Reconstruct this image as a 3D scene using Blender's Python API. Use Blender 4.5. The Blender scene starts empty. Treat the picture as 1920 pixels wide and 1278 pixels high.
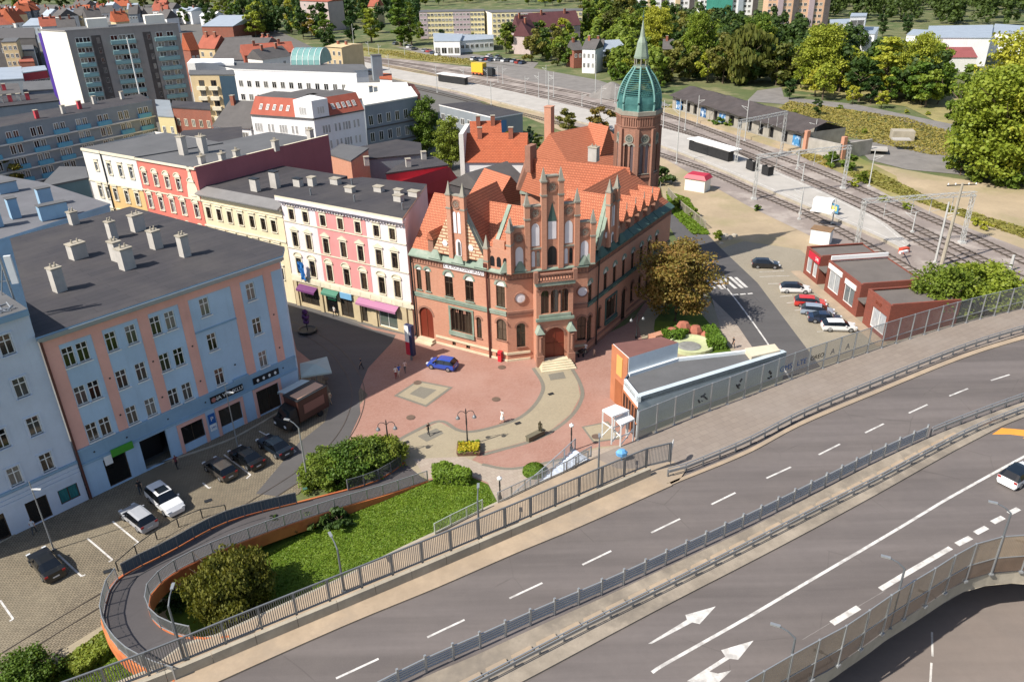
import bpy, math, random
from math import radians as R_, sin, cos, pi
from mathutils import Vector as V, Matrix
import numpy as np
SC = bpy.context.scene
COL = SC.collection
# ---------------------------------------------------------------- camera, sky, sun, exposure
FOC, PITCH, ROLL, HC = 1493.0, R_(26.94), R_(-1.44), 48.0        # focal length in px of a 1920 wide frame
cam = bpy.data.objects.new('camera', bpy.data.cameras.new('camera')); COL.objects.link(cam)
cam.data.sensor_width = 36.0
cam.data.lens = FOC / 1920 * 36.0
cam.data.clip_start, cam.data.clip_end = 0.5, 6000
_r0 = np.array([[1, 0, 0], [0, -sin(PITCH), -cos(PITCH)], [0, cos(PITCH), -sin(PITCH)]])
_rr = np.array([[cos(ROLL), -sin(ROLL), 0], [sin(ROLL), cos(ROLL), 0], [0, 0, 1]])
RC = _rr @ _r0                                                      # world -> camera (x right, y down, z forward)
_m = Matrix([list(RC[0]), list(-RC[1]), list(-RC[2])]).transposed().to_4x4()
_m.translation = (0, 0, HC)
cam.matrix_world = _m
SC.camera = cam
SUN_AZ, SUN_EL = R_(29.0), R_(46.0)                                 # direction the shadows run (from +X), sun height
w = bpy.data.worlds.new('World'); SC.world = w; w.use_nodes = True
nt = w.node_tree; bg = nt.nodes['Background']; sk = nt.nodes.new('ShaderNodeTexSky')
sk.sky_type = 'NISHITA'; sk.sun_disc = False; sk.sun_elevation = SUN_EL
sk.sun_rotation = math.atan2(-cos(SUN_AZ), -sin(SUN_AZ)) % (2 * pi)
sk.air_density = 1.0; sk.dust_density = 1.5; sk.ozone_density = 1.0
nt.links.new(sk.outputs[0], bg.inputs[0]); bg.inputs[1].default_value = 0.1
sun = bpy.data.objects.new('sun', bpy.data.lights.new('sun', 'SUN')); COL.objects.link(sun)
sun.data.energy = 4.5; sun.data.angle = R_(0.53); sun.data.color = (1.0, 0.945, 0.86)
sun.rotation_euler = V((cos(SUN_AZ) * cos(SUN_EL), sin(SUN_AZ) * cos(SUN_EL), -sin(SUN_EL))).to_track_quat('-Z', 'Y').to_euler()
SC.view_settings.view_transform = 'Standard'; SC.view_settings.look = 'None'
SC.view_settings.exposure = 0.62; SC.view_settings.gamma = 1.0
SC.cycles.max_bounces = 6; SC.cycles.transparent_max_bounces = 12
# ---------------------------------------------------------------- pixel <-> world
def ray(x, y):
    return RC.T @ np.array([(x - 960) / FOC, (y - 639) / FOC, 1.0])
def at(x, y, z=0.0):
    d = ray(x, y); t = (z - HC) / d[2]
    return V((d[0] * t, d[1] * t, z))
def px(p):
    c = RC @ np.array([p[0], p[1], p[2] - HC]); return 960 + FOC * c[0] / c[2], 639 + FOC * c[1] / c[2]
def ht(x, y, ytop, z=0.0):
    p = at(x, y, z); lo, hi = z, z + 120
    for _ in range(50):
        m = (lo + hi) / 2
        if px((p.x, p.y, m))[1] > ytop: lo = m
        else: hi = m
    return lo - z
def smooth(pts, n=6):
    P = [V(p) for p in pts]; P = [P[0] * 2 - P[1]] + P + [P[-1] * 2 - P[-2]]; o = []
    for i in range(1, len(P) - 2):
        a, b, c, d = P[i - 1:i + 3]
        for k in range(n):
            t = k / n
            o.append(0.5 * ((2 * b) + (c - a) * t + (2 * a - 5 * b + 4 * c - d) * t * t + (3 * b - a - 3 * c + d) * t ** 3))
    o.append(P[-2]); return o
def line(pix, z=0.0, n=6):
    return smooth([at(x, y, z) for x, y in pix], n)
def resample(P, step=None, n=None):
    L = [0]
    for a, b in zip(P, P[1:]): L.append(L[-1] + (b - a).length)
    if n is None: n = max(1, round(L[-1] / step))
    o = []; j = 0
    for k in range(n + 1):
        s = L[-1] * k / n
        while j < len(P) - 2 and L[j + 1] < s: j += 1
        t = (s - L[j]) / max(1e-9, L[j + 1] - L[j]); o.append(P[j].lerp(P[j + 1], min(1, t)))
    return o
def offset(P, d):
    o = []
    for i, p in enumerate(P):
        t = (P[min(i + 1, len(P) - 1)] - P[max(i - 1, 0)]); t.z = 0; t.normalize()
        o.append(p + V((-t.y, t.x, 0)) * d)
    return o
# ---------------------------------------------------------------- materials
SAT = 0.86
def lin(h, k=1.0):
    h = h.lstrip('#'); c = [int(h[i:i + 2], 16) / 255 for i in (0, 2, 4)]; g = 0.3 * c[0] + 0.59 * c[1] + 0.11 * c[2]; c = [g + (v - g) * SAT for v in c]
    return tuple(k * (v / 12.92 if v <= 0.04045 else ((v + 0.055) / 1.055) ** 2.4) for v in c)
MATS = {}
class NT:
    def __init__(s, name):
        s.m = bpy.data.materials.new(name); s.m.use_nodes = True; s.t = s.m.node_tree
        s.b = s.t.nodes['Principled BSDF']; s.o = s.t.nodes['Material Output']
    def n(s, typ, **k):
        nd = s.t.nodes.new('ShaderNode' + typ)
        for a, v in k.items():
            if a in nd.inputs: nd.inputs[a].default_value = v
            else: setattr(nd, a, v)
        return nd
    def l(s, a, b): s.t.links.new(a, b)
    def noise(s, vec, scale, detail=4, rough=0.6):
        n = s.n('TexNoise'); n.inputs['Scale'].default_value = scale; n.inputs['Detail'].default_value = detail
        n.inputs['Roughness'].default_value = rough
        if vec is not None: s.l(vec, n.inputs['Vector'])
        return n.outputs[0]
    def mix(s, fac, a, b, mode='MIX'):
        m = s.n('Mix', data_type='RGBA', blend_type=mode)
        for sock, v in ((m.inputs[0], fac), (m.inputs[6], a), (m.inputs[7], b)):
            if isinstance(v, (int, float)): sock.default_value = v
            elif isinstance(v, tuple): sock.default_value = (*v, 1) if len(v) == 3 else v
            else: s.l(v, sock)
        return m.outputs[2]
    def ramp(s, fac, p0, p1, a=0.0, b=1.0):
        m = s.n('MapRange'); s.l(fac, m.inputs[0])
        for i, v in enumerate((p0, p1, a, b)): m.inputs[i + 1].default_value = v
        return m.outputs[0]
    def mul(s, a, b):
        m = s.n('Math', operation='MULTIPLY')
        for i, v in enumerate((a, b)):
            if isinstance(v, (int, float)): m.inputs[i].default_value = v
            else: s.l(v, m.inputs[i])
        return m.outputs[0]
    def bump(s, h, strength=0.3, dist=0.05):
        b = s.n('Bump'); b.inputs['Strength'].default_value = strength; b.inputs['Distance'].default_value = dist
        s.l(h, b.inputs['Height']); s.l(b.outputs[0], s.b.inputs['Normal'])
    def pos(s): return s.n('NewGeometry').outputs['Position']
    def uv(s): return s.n('UVMap').outputs[0]
    def mapped(s, vec, rot=0.0, scale=(1, 1, 1)):
        m = s.n('Mapping'); m.inputs['Rotation'].default_value = (0, 0, rot); m.inputs['Scale'].default_value = scale
        s.l(vec, m.inputs[0]); return m.outputs[0]
def M(name, col='#888888', rough=0.8, var=0.22, scale=0.35, fine=6.0, bump=0.12, metal=0.0, col2=None, k=1.0, spec=0.35):
    """weathered surface: two scales of noise over a base colour, optional patches of a second colour"""
    if name in MATS: return MATS[name]
    t = NT(name); c = lin(col, k) if isinstance(col, str) else col
    p = t.pos()
    a = t.noise(p, scale, 5); f = t.noise(p, fine, 3)
    base = t.mix(t.ramp(a, 0.3, 0.7), tuple(v * (1 - var) for v in c), tuple(min(1, v * (1 + var * 0.7)) for v in c))
    if col2: base = t.mix(t.ramp(t.noise(p, scale * 0.6, 6), 0.48, 0.62), base, lin(col2, k))
    base = t.mix(t.ramp(f, 0.3, 0.7, 0, 0.5 * var + 0.03), base, tuple(v * 0.55 for v in c))
    st = t.noise(t.mapped(p, 0, (1.6, 1.6, 0.09)), 1.0, 5, 0.7); base = t.mix(t.ramp(st, 0.52, 0.8, 0, 0.3), base, tuple(v * 0.6 for v in c))
    t.l(base, t.b.inputs['Base Color'])
    t.b.inputs['Roughness'].default_value = rough; t.b.inputs['Metallic'].default_value = metal
    t.b.inputs['Specular IOR Level'].default_value = spec
    if bump: t.bump(f, bump, 0.03)
    MATS[name] = t.m; return t.m
def Mplain(name, col, rough=0.5, metal=0.0, spec=0.5, coat=0.0, k=1.0):
    if name in MATS: return MATS[name]
    t = NT(name); c = lin(col, k)
    nz = t.noise(t.pos(), 1.3, 3)
    t.l(t.mix(t.ramp(nz, 0.3, 0.7), tuple(v * 0.93 for v in c), c), t.b.inputs['Base Color'])
    t.b.inputs['Roughness'].default_value = rough; t.b.inputs['Metallic'].default_value = metal
    t.b.inputs['Specular IOR Level'].default_value = spec; t.b.inputs['Coat Weight'].default_value = coat
    MATS[name] = t.m; return t.m
def Mbrick(name, c1, c2, mortar, bw=0.26, bh=0.075, ms=0.012, var=0.25, k=1.0, offset_=0.5, rough=0.85, bump=0.25, dirt=None):
    if name in MATS: return MATS[name]
    t = NT(name); uv = t.uv()
    b = t.n('TexBrick', offset=offset_); t.l(uv, b.inputs['Vector'])
    b.inputs['Color1'].default_value = (*lin(c1, k), 1); b.inputs['Color2'].default_value = (*lin(c2, k), 1)
    b.inputs['Mortar'].default_value = (*lin(mortar, k), 1); b.inputs['Scale'].default_value = 1.0
    b.inputs['Mortar Size'].default_value = ms; b.inputs['Brick Width'].default_value = bw; b.inputs['Row Height'].default_value = bh
    b.inputs['Mortar Smooth'].default_value = 0.2
    p = t.pos(); a = t.noise(p, 0.5, 6); g = t.noise(t.mapped(p, 0, (2.2, 2.2, 0.35)), 1.0, 5)
    c = t.mix(t.ramp(a, 0.35, 0.7, 0, var), b.outputs[0], lin(dirt or '#3a2c26', k))
    c = t.mix(t.ramp(g, 0.5, 0.8, 0, var * 1.2), c, lin(dirt or '#4a3a34', k))
    t.l(c, t.b.inputs['Base Color']); t.b.inputs['Roughness'].default_value = rough
    t.b.inputs['Specular IOR Level'].default_value = 0.25
    t.bump(b.outputs['Fac'], -bump, 0.02)
    MATS[name] = t.m; return t.m
def Mglass(name, col='#1c2228', light='#8d8a80', p_light=0.35, rough=0.06):
    """window pane: dark reflective glass; some panes (by object) show pale curtains"""
    if name in MATS: return MATS[name]
    t = NT(name); oi = t.n('ObjectInfo').outputs['Random']
    f = t.ramp(oi, 1 - p_light - 0.1, 1 - p_light + 0.25)
    p = t.pos(); fol = t.ramp(t.noise(t.mapped(p, 0, (6, 6, 1.0)), 1.0, 2), 0.3, 0.7)
    cur = t.mix(fol, lin(light, 0.55), lin(light, 0.9))
    t.l(t.mix(t.mul(f, 0.85), lin(col), cur), t.b.inputs['Base Color'])
    t.b.inputs['Roughness'].default_value = rough; t.b.inputs['Specular IOR Level'].default_value = 0.8
    MATS[name] = t.m; return t.m
def Mleaf(name, c1, c2, c3=None, k=1.0):
    if name in MATS: return MATS[name]
    t = NT(name); g = t.n('NewGeometry'); ri = g.outputs['Random Per Island']
    oi = t.n('ObjectInfo').outputs['Random']
    a = t.noise(g.outputs['Position'], 0.55, 3)
    c = t.mix(t.ramp(a, 0.35, 0.65), lin(c1, k), lin(c2, k))
    c = t.mix(t.ramp(ri, 0, 1, 0, 0.55), c, lin(c3 or c2, k))
    hs = t.n('HueSaturation'); t.l(c, hs.inputs['Color']); t.l(t.ramp(oi, 0, 1, 0.475, 0.525), hs.inputs['Hue'])
    t.l(t.ramp(oi, 0, 1, 1.25, 0.75), hs.inputs['Value']); c = hs.outputs[0]
    t.l(c, t.b.inputs['Base Color']); t.b.inputs['Roughness'].default_value = 0.55
    t.b.inputs['Specular IOR Level'].default_value = 0.25
    tr = t.n('BsdfTranslucent'); t.l(t.mix(1.0, c, (1.0, 0.95, 0.45), 'MULTIPLY'), tr.inputs['Color'])
    mx = t.n('MixShader'); mx.inputs[0].default_value = 0.34
    t.l(t.b.outputs[0], mx.inputs[1]); t.l(tr.outputs[0], mx.inputs[2]); t.l(mx.outputs[0], t.o.inputs['Surface'])
    MATS[name] = t.m; return t.m
# ---------------------------------------------------------------- mesh building
class MB:
    def __init__(s): s.v = []; s.f = []; s.m = []; s.sm = []
    def face(s, pts, m=0, sm=False):
        i = len(s.v); s.v += [tuple(p) for p in pts]; s.f.append(tuple(range(i, i + len(pts)))); s.m.append(m); s.sm.append(sm)
    def hexa(s, b, t, m=0, mt=None, bottom=True):
        """b, t: same-length rings, counter-clockwise seen from above"""
        n = len(b)
        for i in range(n):
            j = (i + 1) % n; s.face([b[i], b[j], t[j], t[i]], m)
        s.face(list(t), m if mt is None else mt)
        if bottom: s.face(list(reversed(b)), m)
    def box(s, c, d, rz=0.0, m=0, mt=None):
        """box standing on c (base centre), size d"""
        x, y, z = d[0] / 2, d[1] / 2, d[2]; ca, sa = cos(rz), sin(rz); c = V(c)
        q = [V((ca * a - sa * b, sa * a + ca * b, 0)) + c for a, b in ((-x, -y), (x, -y), (x, y), (-x, y))]
        s.hexa(q, [p + V((0, 0, z)) for p in q], m, mt)
    def prism(s, poly, z0, z1, m=0, mt=None, bottom=True):
        P = [V(p).to_2d() for p in poly]
        ar = sum(P[i].x * P[(i + 1) % len(P)].y - P[(i + 1) % len(P)].x * P[i].y for i in range(len(P)))
        if ar < 0: P.reverse()
        s.hexa([V((p.x, p.y, z0)) for p in P], [V((p.x, p.y, z1)) for p in P], m, mt, bottom)
    def tube(s, path, r, n=6, m=0, cap=True, sm=True):
        P = [V(p) for p in path]; rings = []
        for i, p in enumerate(P):
            t = (P[min(i + 1, len(P) - 1)] - P[max(i - 1, 0)]).normalized()
            u = t.cross(V((0, 0, 1)));
            if u.length < 1e-3: u = t.cross(V((1, 0, 0)))
            u.normalize(); w_ = u.cross(t); rr = r[i] if isinstance(r, (list, tuple)) else r
            rings.append([p + (u * cos(2 * pi * k / n) + w_ * sin(2 * pi * k / n)) * rr for k in range(n)])
        for a, b in zip(rings, rings[1:]):
            for k in range(n):
                j = (k + 1) % n; s.face([a[j], a[k], b[k], b[j]], m, sm)
        if cap: s.face(rings[0], m); s.face(list(reversed(rings[-1])), m)
    def lathe(s, c, prof, n=12, m=0, sm=True, sx=1, sy=1, a0=0.0):
        """prof: list of (radius, z)"""
        c = V(c); rings = [[c + V((r * sx * cos(a0 + 2 * pi * k / n), r * sy * sin(a0 + 2 * pi * k / n), z)) for k in range(n)] for r, z in prof]
        for a, b in zip(rings, rings[1:]):
            for k in range(n):
                j = (k + 1) % n; s.face([a[k], a[j], b[j], b[k]], m, sm)
        if prof[0][0] > 1e-4: s.face(list(reversed(rings[0])), m)
        if prof[-1][0] > 1e-4: s.face(rings[-1], m)
    def bar(s, a, b, wd, h, m=0):
        """square bar from a to b (centres), width wd across, h in height direction"""
        a, b = V(a), V(b); t = (b - a).normalized(); u = t.cross(V((0, 0, 1)))
        if u.length < 1e-3: u = V((1, 0, 0))
        u.normalize(); w_ = u.cross(t).normalized(); u = u * wd / 2; w_ = w_ * h / 2
        A = [a - u - w_, a + u - w_, a + u + w_, a - u + w_]; B = [p + (b - a) for p in A]
        for i in range(4):
            j = (i + 1) % 4; s.face([A[j], A[i], B[i], B[j]], m)
        s.face(A, m); s.face(list(reversed(B)), m)
    def ribbon(s, P, Q, m=0):
        for i in range(len(P) - 1): s.face([P[i], Q[i], Q[i + 1], P[i + 1]], m)
    def wallrun(s, P, thick, h, m=0, z0=0.0):
        """wall along polyline P, thickness to the left side"""
        Q = offset(P, thick); u0 = V((0, 0, z0)); u1 = V((0, 0, z0 + h))
        for i in range(len(P) - 1):
            a, b, c, d = P[i], P[i + 1], Q[i + 1], Q[i]
            s.face([a + u0, b + u0, b + u1, a + u1], m); s.face([c + u0, d + u0, d + u1, c + u1], m)
            s.face([a + u1, b + u1, c + u1, d + u1], m)
        for i, fl in ((0, 1), (-1, 0)):
            q = [P[i] + u0, P[i] + u1, Q[i] + u1, Q[i] + u0]; s.face(q if fl else q[::-1], m)
    def mesh(s, name, mats, off=V((0, 0, 0))):
        me = bpy.data.meshes.new(name)
        vs = [(p[0] - off.x, p[1] - off.y, p[2] - off.z) for p in s.v]
        me.from_pydata(vs, [], s.f)
        for m_ in (mats if isinstance(mats, (list, tuple)) else [mats]): me.materials.append(m_)
        me.polygons.foreach_set('material_index', s.m); me.polygons.foreach_set('use_smooth', s.sm)
        uvl = me.uv_layers.new(name='UVMap'); uv = np.empty(len(me.loops) * 2)
        nv = len(s.v); Vs = np.array(s.v if nv else [(0, 0, 0)])
        i = 0
        for poly in me.polygons:
            n = poly.normal; k = poly.loop_total
            if abs(n.z) > 0.985: t = (1, 0, 0); b = (0, 1, 0)
            else:
                l = math.hypot(n.x, n.y); t = (-n.y / l, n.x / l, 0)
                b = (n.y * t[2] - n.z * t[1], n.z * t[0] - n.x * t[2], n.x * t[1] - n.y * t[0])
            q = Vs[list(poly.vertices)]
            uv[2 * i:2 * (i + k):2] = q @ np.array(t); uv[2 * i + 1:2 * (i + k):2] = q @ np.array(b); i += k
        uvl.data.foreach_set('uv', uv); me.validate(); return me
    def build(s, name, mats, parent=None, off=None):
        """one mesh object; vertices are world coordinates, moved into the parent's frame"""
        if off is None: off = wloc(parent) if parent else V((0, 0, 0))
        o = bpy.data.objects.new(name, s.mesh(name, mats, off)); COL.objects.link(o)
        if parent: o.parent = parent
        return o
def wloc(o):
    p = V((0, 0, 0))
    while o: p += o.location; o = o.parent
    return p
def thing(name, label, cat, loc=(0, 0, 0), group=None, rz=0.0):
    o = bpy.data.objects.new(name, None); COL.objects.link(o); o.location = loc; o.rotation_euler = (0, 0, rz)
    o.empty_display_size = 0.3
    return tag(o, label, cat, group)
def tag(o, label=None, cat=None, group=None, kind=None):
    if label: o['label'] = label
    if cat: o['category'] = cat
    if group: o['group'] = group
    if kind: o['kind'] = kind
    return o
def inst(me, name, parent, loc, rz=0.0, scale=None):
    o = bpy.data.objects.new(name, me); COL.objects.link(o); o.parent = parent
    o.location = loc; o.rotation_euler = (0, 0, rz)
    if scale: o.scale = scale
    return o
def copy_tree(o, parent=None):
    c = o.copy(); COL.objects.link(c); c.parent = parent
    for ch in o.children: copy_tree(ch, c)
    return c
def flat(name, pts, mat, z=None, kind='structure', label=None):
    """flat ground patch from world points (concave allowed)"""
    import bmesh
    bm = bmesh.new(); vs = [bm.verts.new((p[0], p[1], p[2] if z is None else z)) for p in pts]
    f = bm.faces.new(vs); f.normal_update()
    if f.normal.z < 0: f.normal_flip()
    bmesh.ops.triangulate(bm, faces=[f])
    me = bpy.data.meshes.new(name); bm.to_mesh(me); bm.free()
    uvl = me.uv_layers.new(name='UVMap')
    for l in me.loops: uvl.data[l.index].uv = me.vertices[l.vertex_index].co.xy
    me.materials.append(mat); o = bpy.data.objects.new(name, me); COL.objects.link(o)
    if kind: o['kind'] = kind
    if label: o['label'] = label
    return o
def pts(pix, z=0.0): return [at(x, y, z) for x, y in pix]
def lettering(txt, size, extrude=0.01):
    cu = bpy.data.curves.new('lettering', 'FONT'); cu.body = txt; cu.size = size; cu.extrude = extrude
    cu.align_x = 'CENTER'; cu.align_y = 'CENTER'
    o = bpy.data.objects.new('lettering', cu); COL.objects.link(o)
    dg = bpy.context.evaluated_depsgraph_get(); me = bpy.data.meshes.new_from_object(o.evaluated_get(dg))
    bpy.data.objects.remove(o); bpy.data.curves.remove(cu); return me
def sign_text(txt, size, loc, rz, mat, parent, name='lettering', tilt=pi / 2, sx=1.0):
    """raised letters facing the local -Y of a facade"""
    me = lettering(txt, size); me.materials.clear(); me.materials.append(mat)
    o = bpy.data.objects.new(name, me); COL.objects.link(o)
    if parent: o.parent = parent
    o.location = V(loc) - (wloc(parent) if parent else V((0, 0, 0)))
    o.rotation_euler = (tilt, 0, rz); o.scale = (sx, 1, 1); return o
rng = random.Random(11)
# ================================================================ the ground
ZD = 4.8                                                            # deck level of the raised road
ZHAZE = 0
def ground_mat():
    t = NT('ground_earth'); p = t.pos()
    a = t.noise(p, 0.02, 6, 0.7); b = t.noise(p, 0.12, 5); c = t.noise(p, 1.5, 4)
    col = t.mix(t.ramp(a, 0.4, 0.6), lin('#67683a'), lin('#465a26'))
    col = t.mix(t.ramp(b, 0.5, 0.65), col, lin('#857c54')); col = t.mix(t.ramp(c, 0.35, 0.7, 0, 0.35), col, lin('#3a4a1e'))
    t.l(col, t.b.inputs['Base Color']); t.b.inputs['Roughness'].default_value = 0.95; t.bump(c, 0.4, 0.1); return t.m
def asphalt(name, col, streak=0.0, ang=0.0, k=0.76, patch='#6e6a68', pm=0.25):
    t = NT(name); p = t.pos()
    q = t.mapped(p, -ang, (0.03, 0.55, 0.3)); s = t.noise(q, 1.0, 4, 0.55); a = t.noise(p, 0.25, 6); f = t.noise(p, 18, 2); g = t.noise(p, 1.6, 5)
    c = lin(col, k)
    b = t.mix(t.ramp(s, 0.35, 0.68), tuple(v * (1 - streak) for v in c), tuple(v * (1 + streak * .6) for v in c))
    b = t.mix(t.ramp(a, 0.45, 0.75, 0, pm), b, lin(patch, k)); b = t.mix(t.ramp(g, 0.4, 0.75, 0, 0.22), b, tuple(v * 0.7 for v in c))
    b = t.mix(t.ramp(f, 0.3, 0.7, 0, 0.2), b, tuple(v * 1.35 for v in c))
    w_ = t.n('TexVoronoi', feature='DISTANCE_TO_EDGE'); dv = t.n('VectorMath', operation='MULTIPLY_ADD'); t.l(t.n('TexNoise').outputs['Color'], dv.inputs[0]); dv.inputs[1].default_value = (2, 2, 2); t.l(p, dv.inputs[2]); t.l(dv.outputs[0], w_.inputs['Vector']); w_.inputs['Scale'].default_value = 0.13
    b = t.mix(t.mul(t.ramp(w_.outputs['Distance'], 0.0, 0.009, 0.32, 0), t.ramp(a, 0.5, 0.6)), b, tuple(v * 0.35 for v in c))
    t.l(b, t.b.inputs['Base Color']); t.b.inputs['Roughness'].default_value = 0.82
    t.b.inputs['Specular IOR Level'].default_value = 0.3; t.bump(f, 0.2, 0.01); MATS[name] = t.m; return t.m
def pavers(name, c1, c2, joint, w_, h_, ang=0.0, var=0.2, ms=0.012, k=0.76, dirt='#8a7a6a', dm=0.3):
    t = NT(name); p = t.pos(); q = t.mapped(p, -ang)
    b = t.n('TexBrick'); t.l(q, b.inputs['Vector']); b.inputs['Scale'].default_value = 1
    b.inputs['Brick Width'].default_value = w_; b.inputs['Row Height'].default_value = h_; b.inputs['Mortar Size'].default_value = ms
    b.inputs['Color1'].default_value = (*lin(c1, k), 1); b.inputs['Color2'].default_value = (*lin(c2, k), 1); b.inputs['Mortar'].default_value = (*lin(joint, k), 1)
    a = t.noise(p, 0.16, 6); f = t.noise(p, 0.9, 5)
    c = t.mix(t.ramp(a, 0.42, 0.68, 0, dm), b.outputs[0], lin(dirt, k)); c = t.mix(t.ramp(f, 0.5, 0.75, 0, var), c, lin(joint, k))
    t.l(c, t.b.inputs['Base Color']); t.b.inputs['Roughness'].default_value = 0.85; t.b.inputs['Specular IOR Level'].default_value = 0.25
    t.bump(b.outputs['Fac'], -0.25, 0.01); MATS[name] = t.m; return t.m
g_mat = ground_mat()
flat('ground', [(-2500, -300, 0), (2500, -300, 0), (2500, 3500, 0), (-2500, 3500, 0)], g_mat, -0.06)
m_street = asphalt('street_asphalt', '#625f5e', 0.12, 0.5)
m_city = asphalt('city_asphalt', '#74706a', 0.1, 0.8)
m_hwy = asphalt('road_asphalt', '#766d69', 0.24, R_(30.5), patch='#8a7f76')
m_cobble = pavers('cobbles', '#988a72', '#857a66', '#5c5242', 0.34, 0.22, R_(48), 0.3, 0.03, dirt='#a89b80')
m_red = pavers('red_pavers', '#b98a78', '#ae7d6b', '#9a6f5f', 0.24, 0.12, R_(30), 0.12, 0.008, dirt='#c29a8a', dm=0.5)
m_tan = pavers('tan_pavers', '#b5a688', '#aa9c80', '#93876e', 0.24, 0.12, R_(30), 0.14, 0.008, dirt='#c0b294')
m_grey = pavers('grey_pavers', '#8d8778', '#857f71', '#716b5e', 0.2, 0.1, R_(30), 0.14, 0.008, dirt='#9a9484')
m_pale = pavers('pale_flags', '#b9aa98', '#b09f8e', '#958877', 0.5, 0.5, R_(30), 0.2, 0.012, dirt='#c4ab9c')
m_park = pavers('parking_pavers', '#a99d88', '#a09580', '#8a806c', 0.3, 0.15, R_(-42), 0.15, 0.01, dirt='#b5aa94')
m_walk = pavers('sidewalk_slabs', '#9d8e80', '#96877a', '#84776b', 1.0, 0.7, R_(30), 0.25, 0.02, dirt='#a3978c', dm=0.5)
m_kerbwalk = M('kerb_concrete', '#bfa78a', 0.9, 0.16, 0.5, 5, 0.2, col2='#b09c84', k=.74)
m_conc = M('concrete', '#a59b88', 0.9, 0.2, 0.6, 5, 0.25)
m_sand = M('dirt_sand', '#bea785', 0.95, 0.18, 0.12, 1.6, 0.5, col2='#a89a70', k=.76)
m_dry = M('dry_grass', '#a89a5e', 0.95, 0.3, 0.15, 2.2, 0.6, col2='#7f8540', k=.76)
m_lawn = M('lawn_soil', '#567014', 0.95, 0.3, 0.3, 3.5, 0.8, col2='#71861c', k=.8)
m_ballast = M('ballast', '#8d8078', 0.95, 0.16, 0.25, 9, 0.7, col2='#a89c92', k=.95)
m_plat = M('platform_slabs', '#bfb8ae', 0.85, 0.12, 0.3, 4, 0.1, k=.8)
m_paint = M('road_paint', '#cdc9c2', 0.7, 0.2, 2.0, 12, 0.05, col2='#a9a49e')
m_gravel = M('gravel', '#8c8680', 0.95, 0.2, 0.3, 6, 0.6, k=.78)
Zs = lambda i: 0.006 * i
# far town ground and near streets
flat('town_ground', pts([(-900, 1600), (-900, 60), (-200, 8), (420, 10), (600, 95), (900, 190), (1040, 330), (1000, 620), (560, 720), (150, 960), (-200, 1150)]), m_city, -0.03)
flat('cobbled_street', pts([(-700, 1240), (-300, 1010), (0, 985), (180, 925), (560, 700), (640, 690), (690, 740), (640, 800), (600, 870), (560, 925), (420, 985), (300, 1060), (215, 1100), (190, 1200), (60, 1330), (-500, 1600)]), m_cobble, Zs(1))
flat('plaza', pts([(640, 800), (690, 740), (640, 690), (556, 705), (545, 610), (560, 575), (640, 600), (770, 630), (850, 640), (1000, 660), (1110, 640), (1190, 600), (1210, 620), (1300, 690), (1400, 700), (1260, 790), (1190, 840), (1100, 870), (1000, 930), (930, 960), (870, 900), (805, 900), (760, 880), (700, 900), (600, 910), (580, 900), (610, 860)]), m_red, Zs(2))
flat('tram_street', pts([(540, 560), (640, 596), (700, 618), (742, 628), (735, 642), (690, 690), (672, 735), (676, 775), (655, 820), (600, 866), (560, 905), (520, 930), (480, 925), (560, 830), (610, 790), (622, 740), (600, 690), (556, 655), (545, 610)]), m_street, Zs(3))
flat('path', pts([(1065, 684), (1083, 716), (1088, 743), (1070, 776), (1033, 806), (990, 826), (940, 840), (903, 848), (885, 862), (905, 870), (960, 878), (1044, 862), (1120, 838), (1190, 832), (1130, 880), (1000, 935), (935, 950), (915, 905), (870, 885), (800, 898), (750, 876), (700, 850), (733, 836), (773, 813), (823, 791), (853, 806), (880, 811), (923, 803), (973, 786), (1003, 763), (1020, 736), (1020, 716), (1003, 689), (1012, 686), (1060, 681)]), m_tan, Zs(4))
flat('plaza_flags', pts([(775, 860), (870, 856), (905, 872), (960, 880), (1044, 864), (1120, 842), (1180, 832), (1130, 880), (1000, 935), (935, 950), (915, 905), (870, 885), (800, 898)]), m_pale, Zs(5))
flat('paving_tongue', pts([(905, 868), (945, 843), (992, 829), (1037, 808), (1074, 778), (1092, 745), (1150, 760), (1160, 800), (1100, 842), (1044, 858), (960, 874)]), m_red, Zs(5) + 0.003)
for nm, P, w_ in (('paving_border', [(1065, 684), (1083, 716), (1088, 743), (1070, 776), (1033, 806), (990, 826), (940, 840), (903, 850)], 0.45),
              ('paving_border', [(1003, 689), (1020, 716), (1020, 736), (1003, 763), (973, 786), (923, 803), (880, 811), (853, 806), (823, 791), (773, 813), (733, 836)], -0.45),
              ('paving_border', [(905, 868), (960, 876), (1044, 860), (1100, 843)], -0.4)):
    L = line(P, Zs(6)); mb = MB(); mb.ribbon(L, offset(L, w_) if w_ < 0 else offset(L, w_)); o = mb.build(nm, m_grey); tag(o, kind='structure')
def diamond(P, inner):
    flat('paving_border', pts(P), m_grey, Zs(6)); c = sum(pts(P), V()) / 4
    flat('paving_diamond', [c + (q - c) * 0.86 for q in pts(P)], m_tan, Zs(7)); flat('paving_inset', [c + (q - c) * inner for q in pts(P)], m_grey, Zs(8))
diamond([(738.5, 742), (783, 713), (849.5, 726), (799, 763)], 0.46)
flat('paving_inset', pts([(783, 818), (818, 803), (832, 812), (800, 828)]), m_grey, Zs(7))
flat('paving_inset', pts([(1028, 702), (1056, 697), (1061, 709), (1032, 713)]), m_grey, Zs(7))
diamond([(1090, 800), (1140, 790), (1168, 822), (1112, 830)], 0.0)
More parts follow.
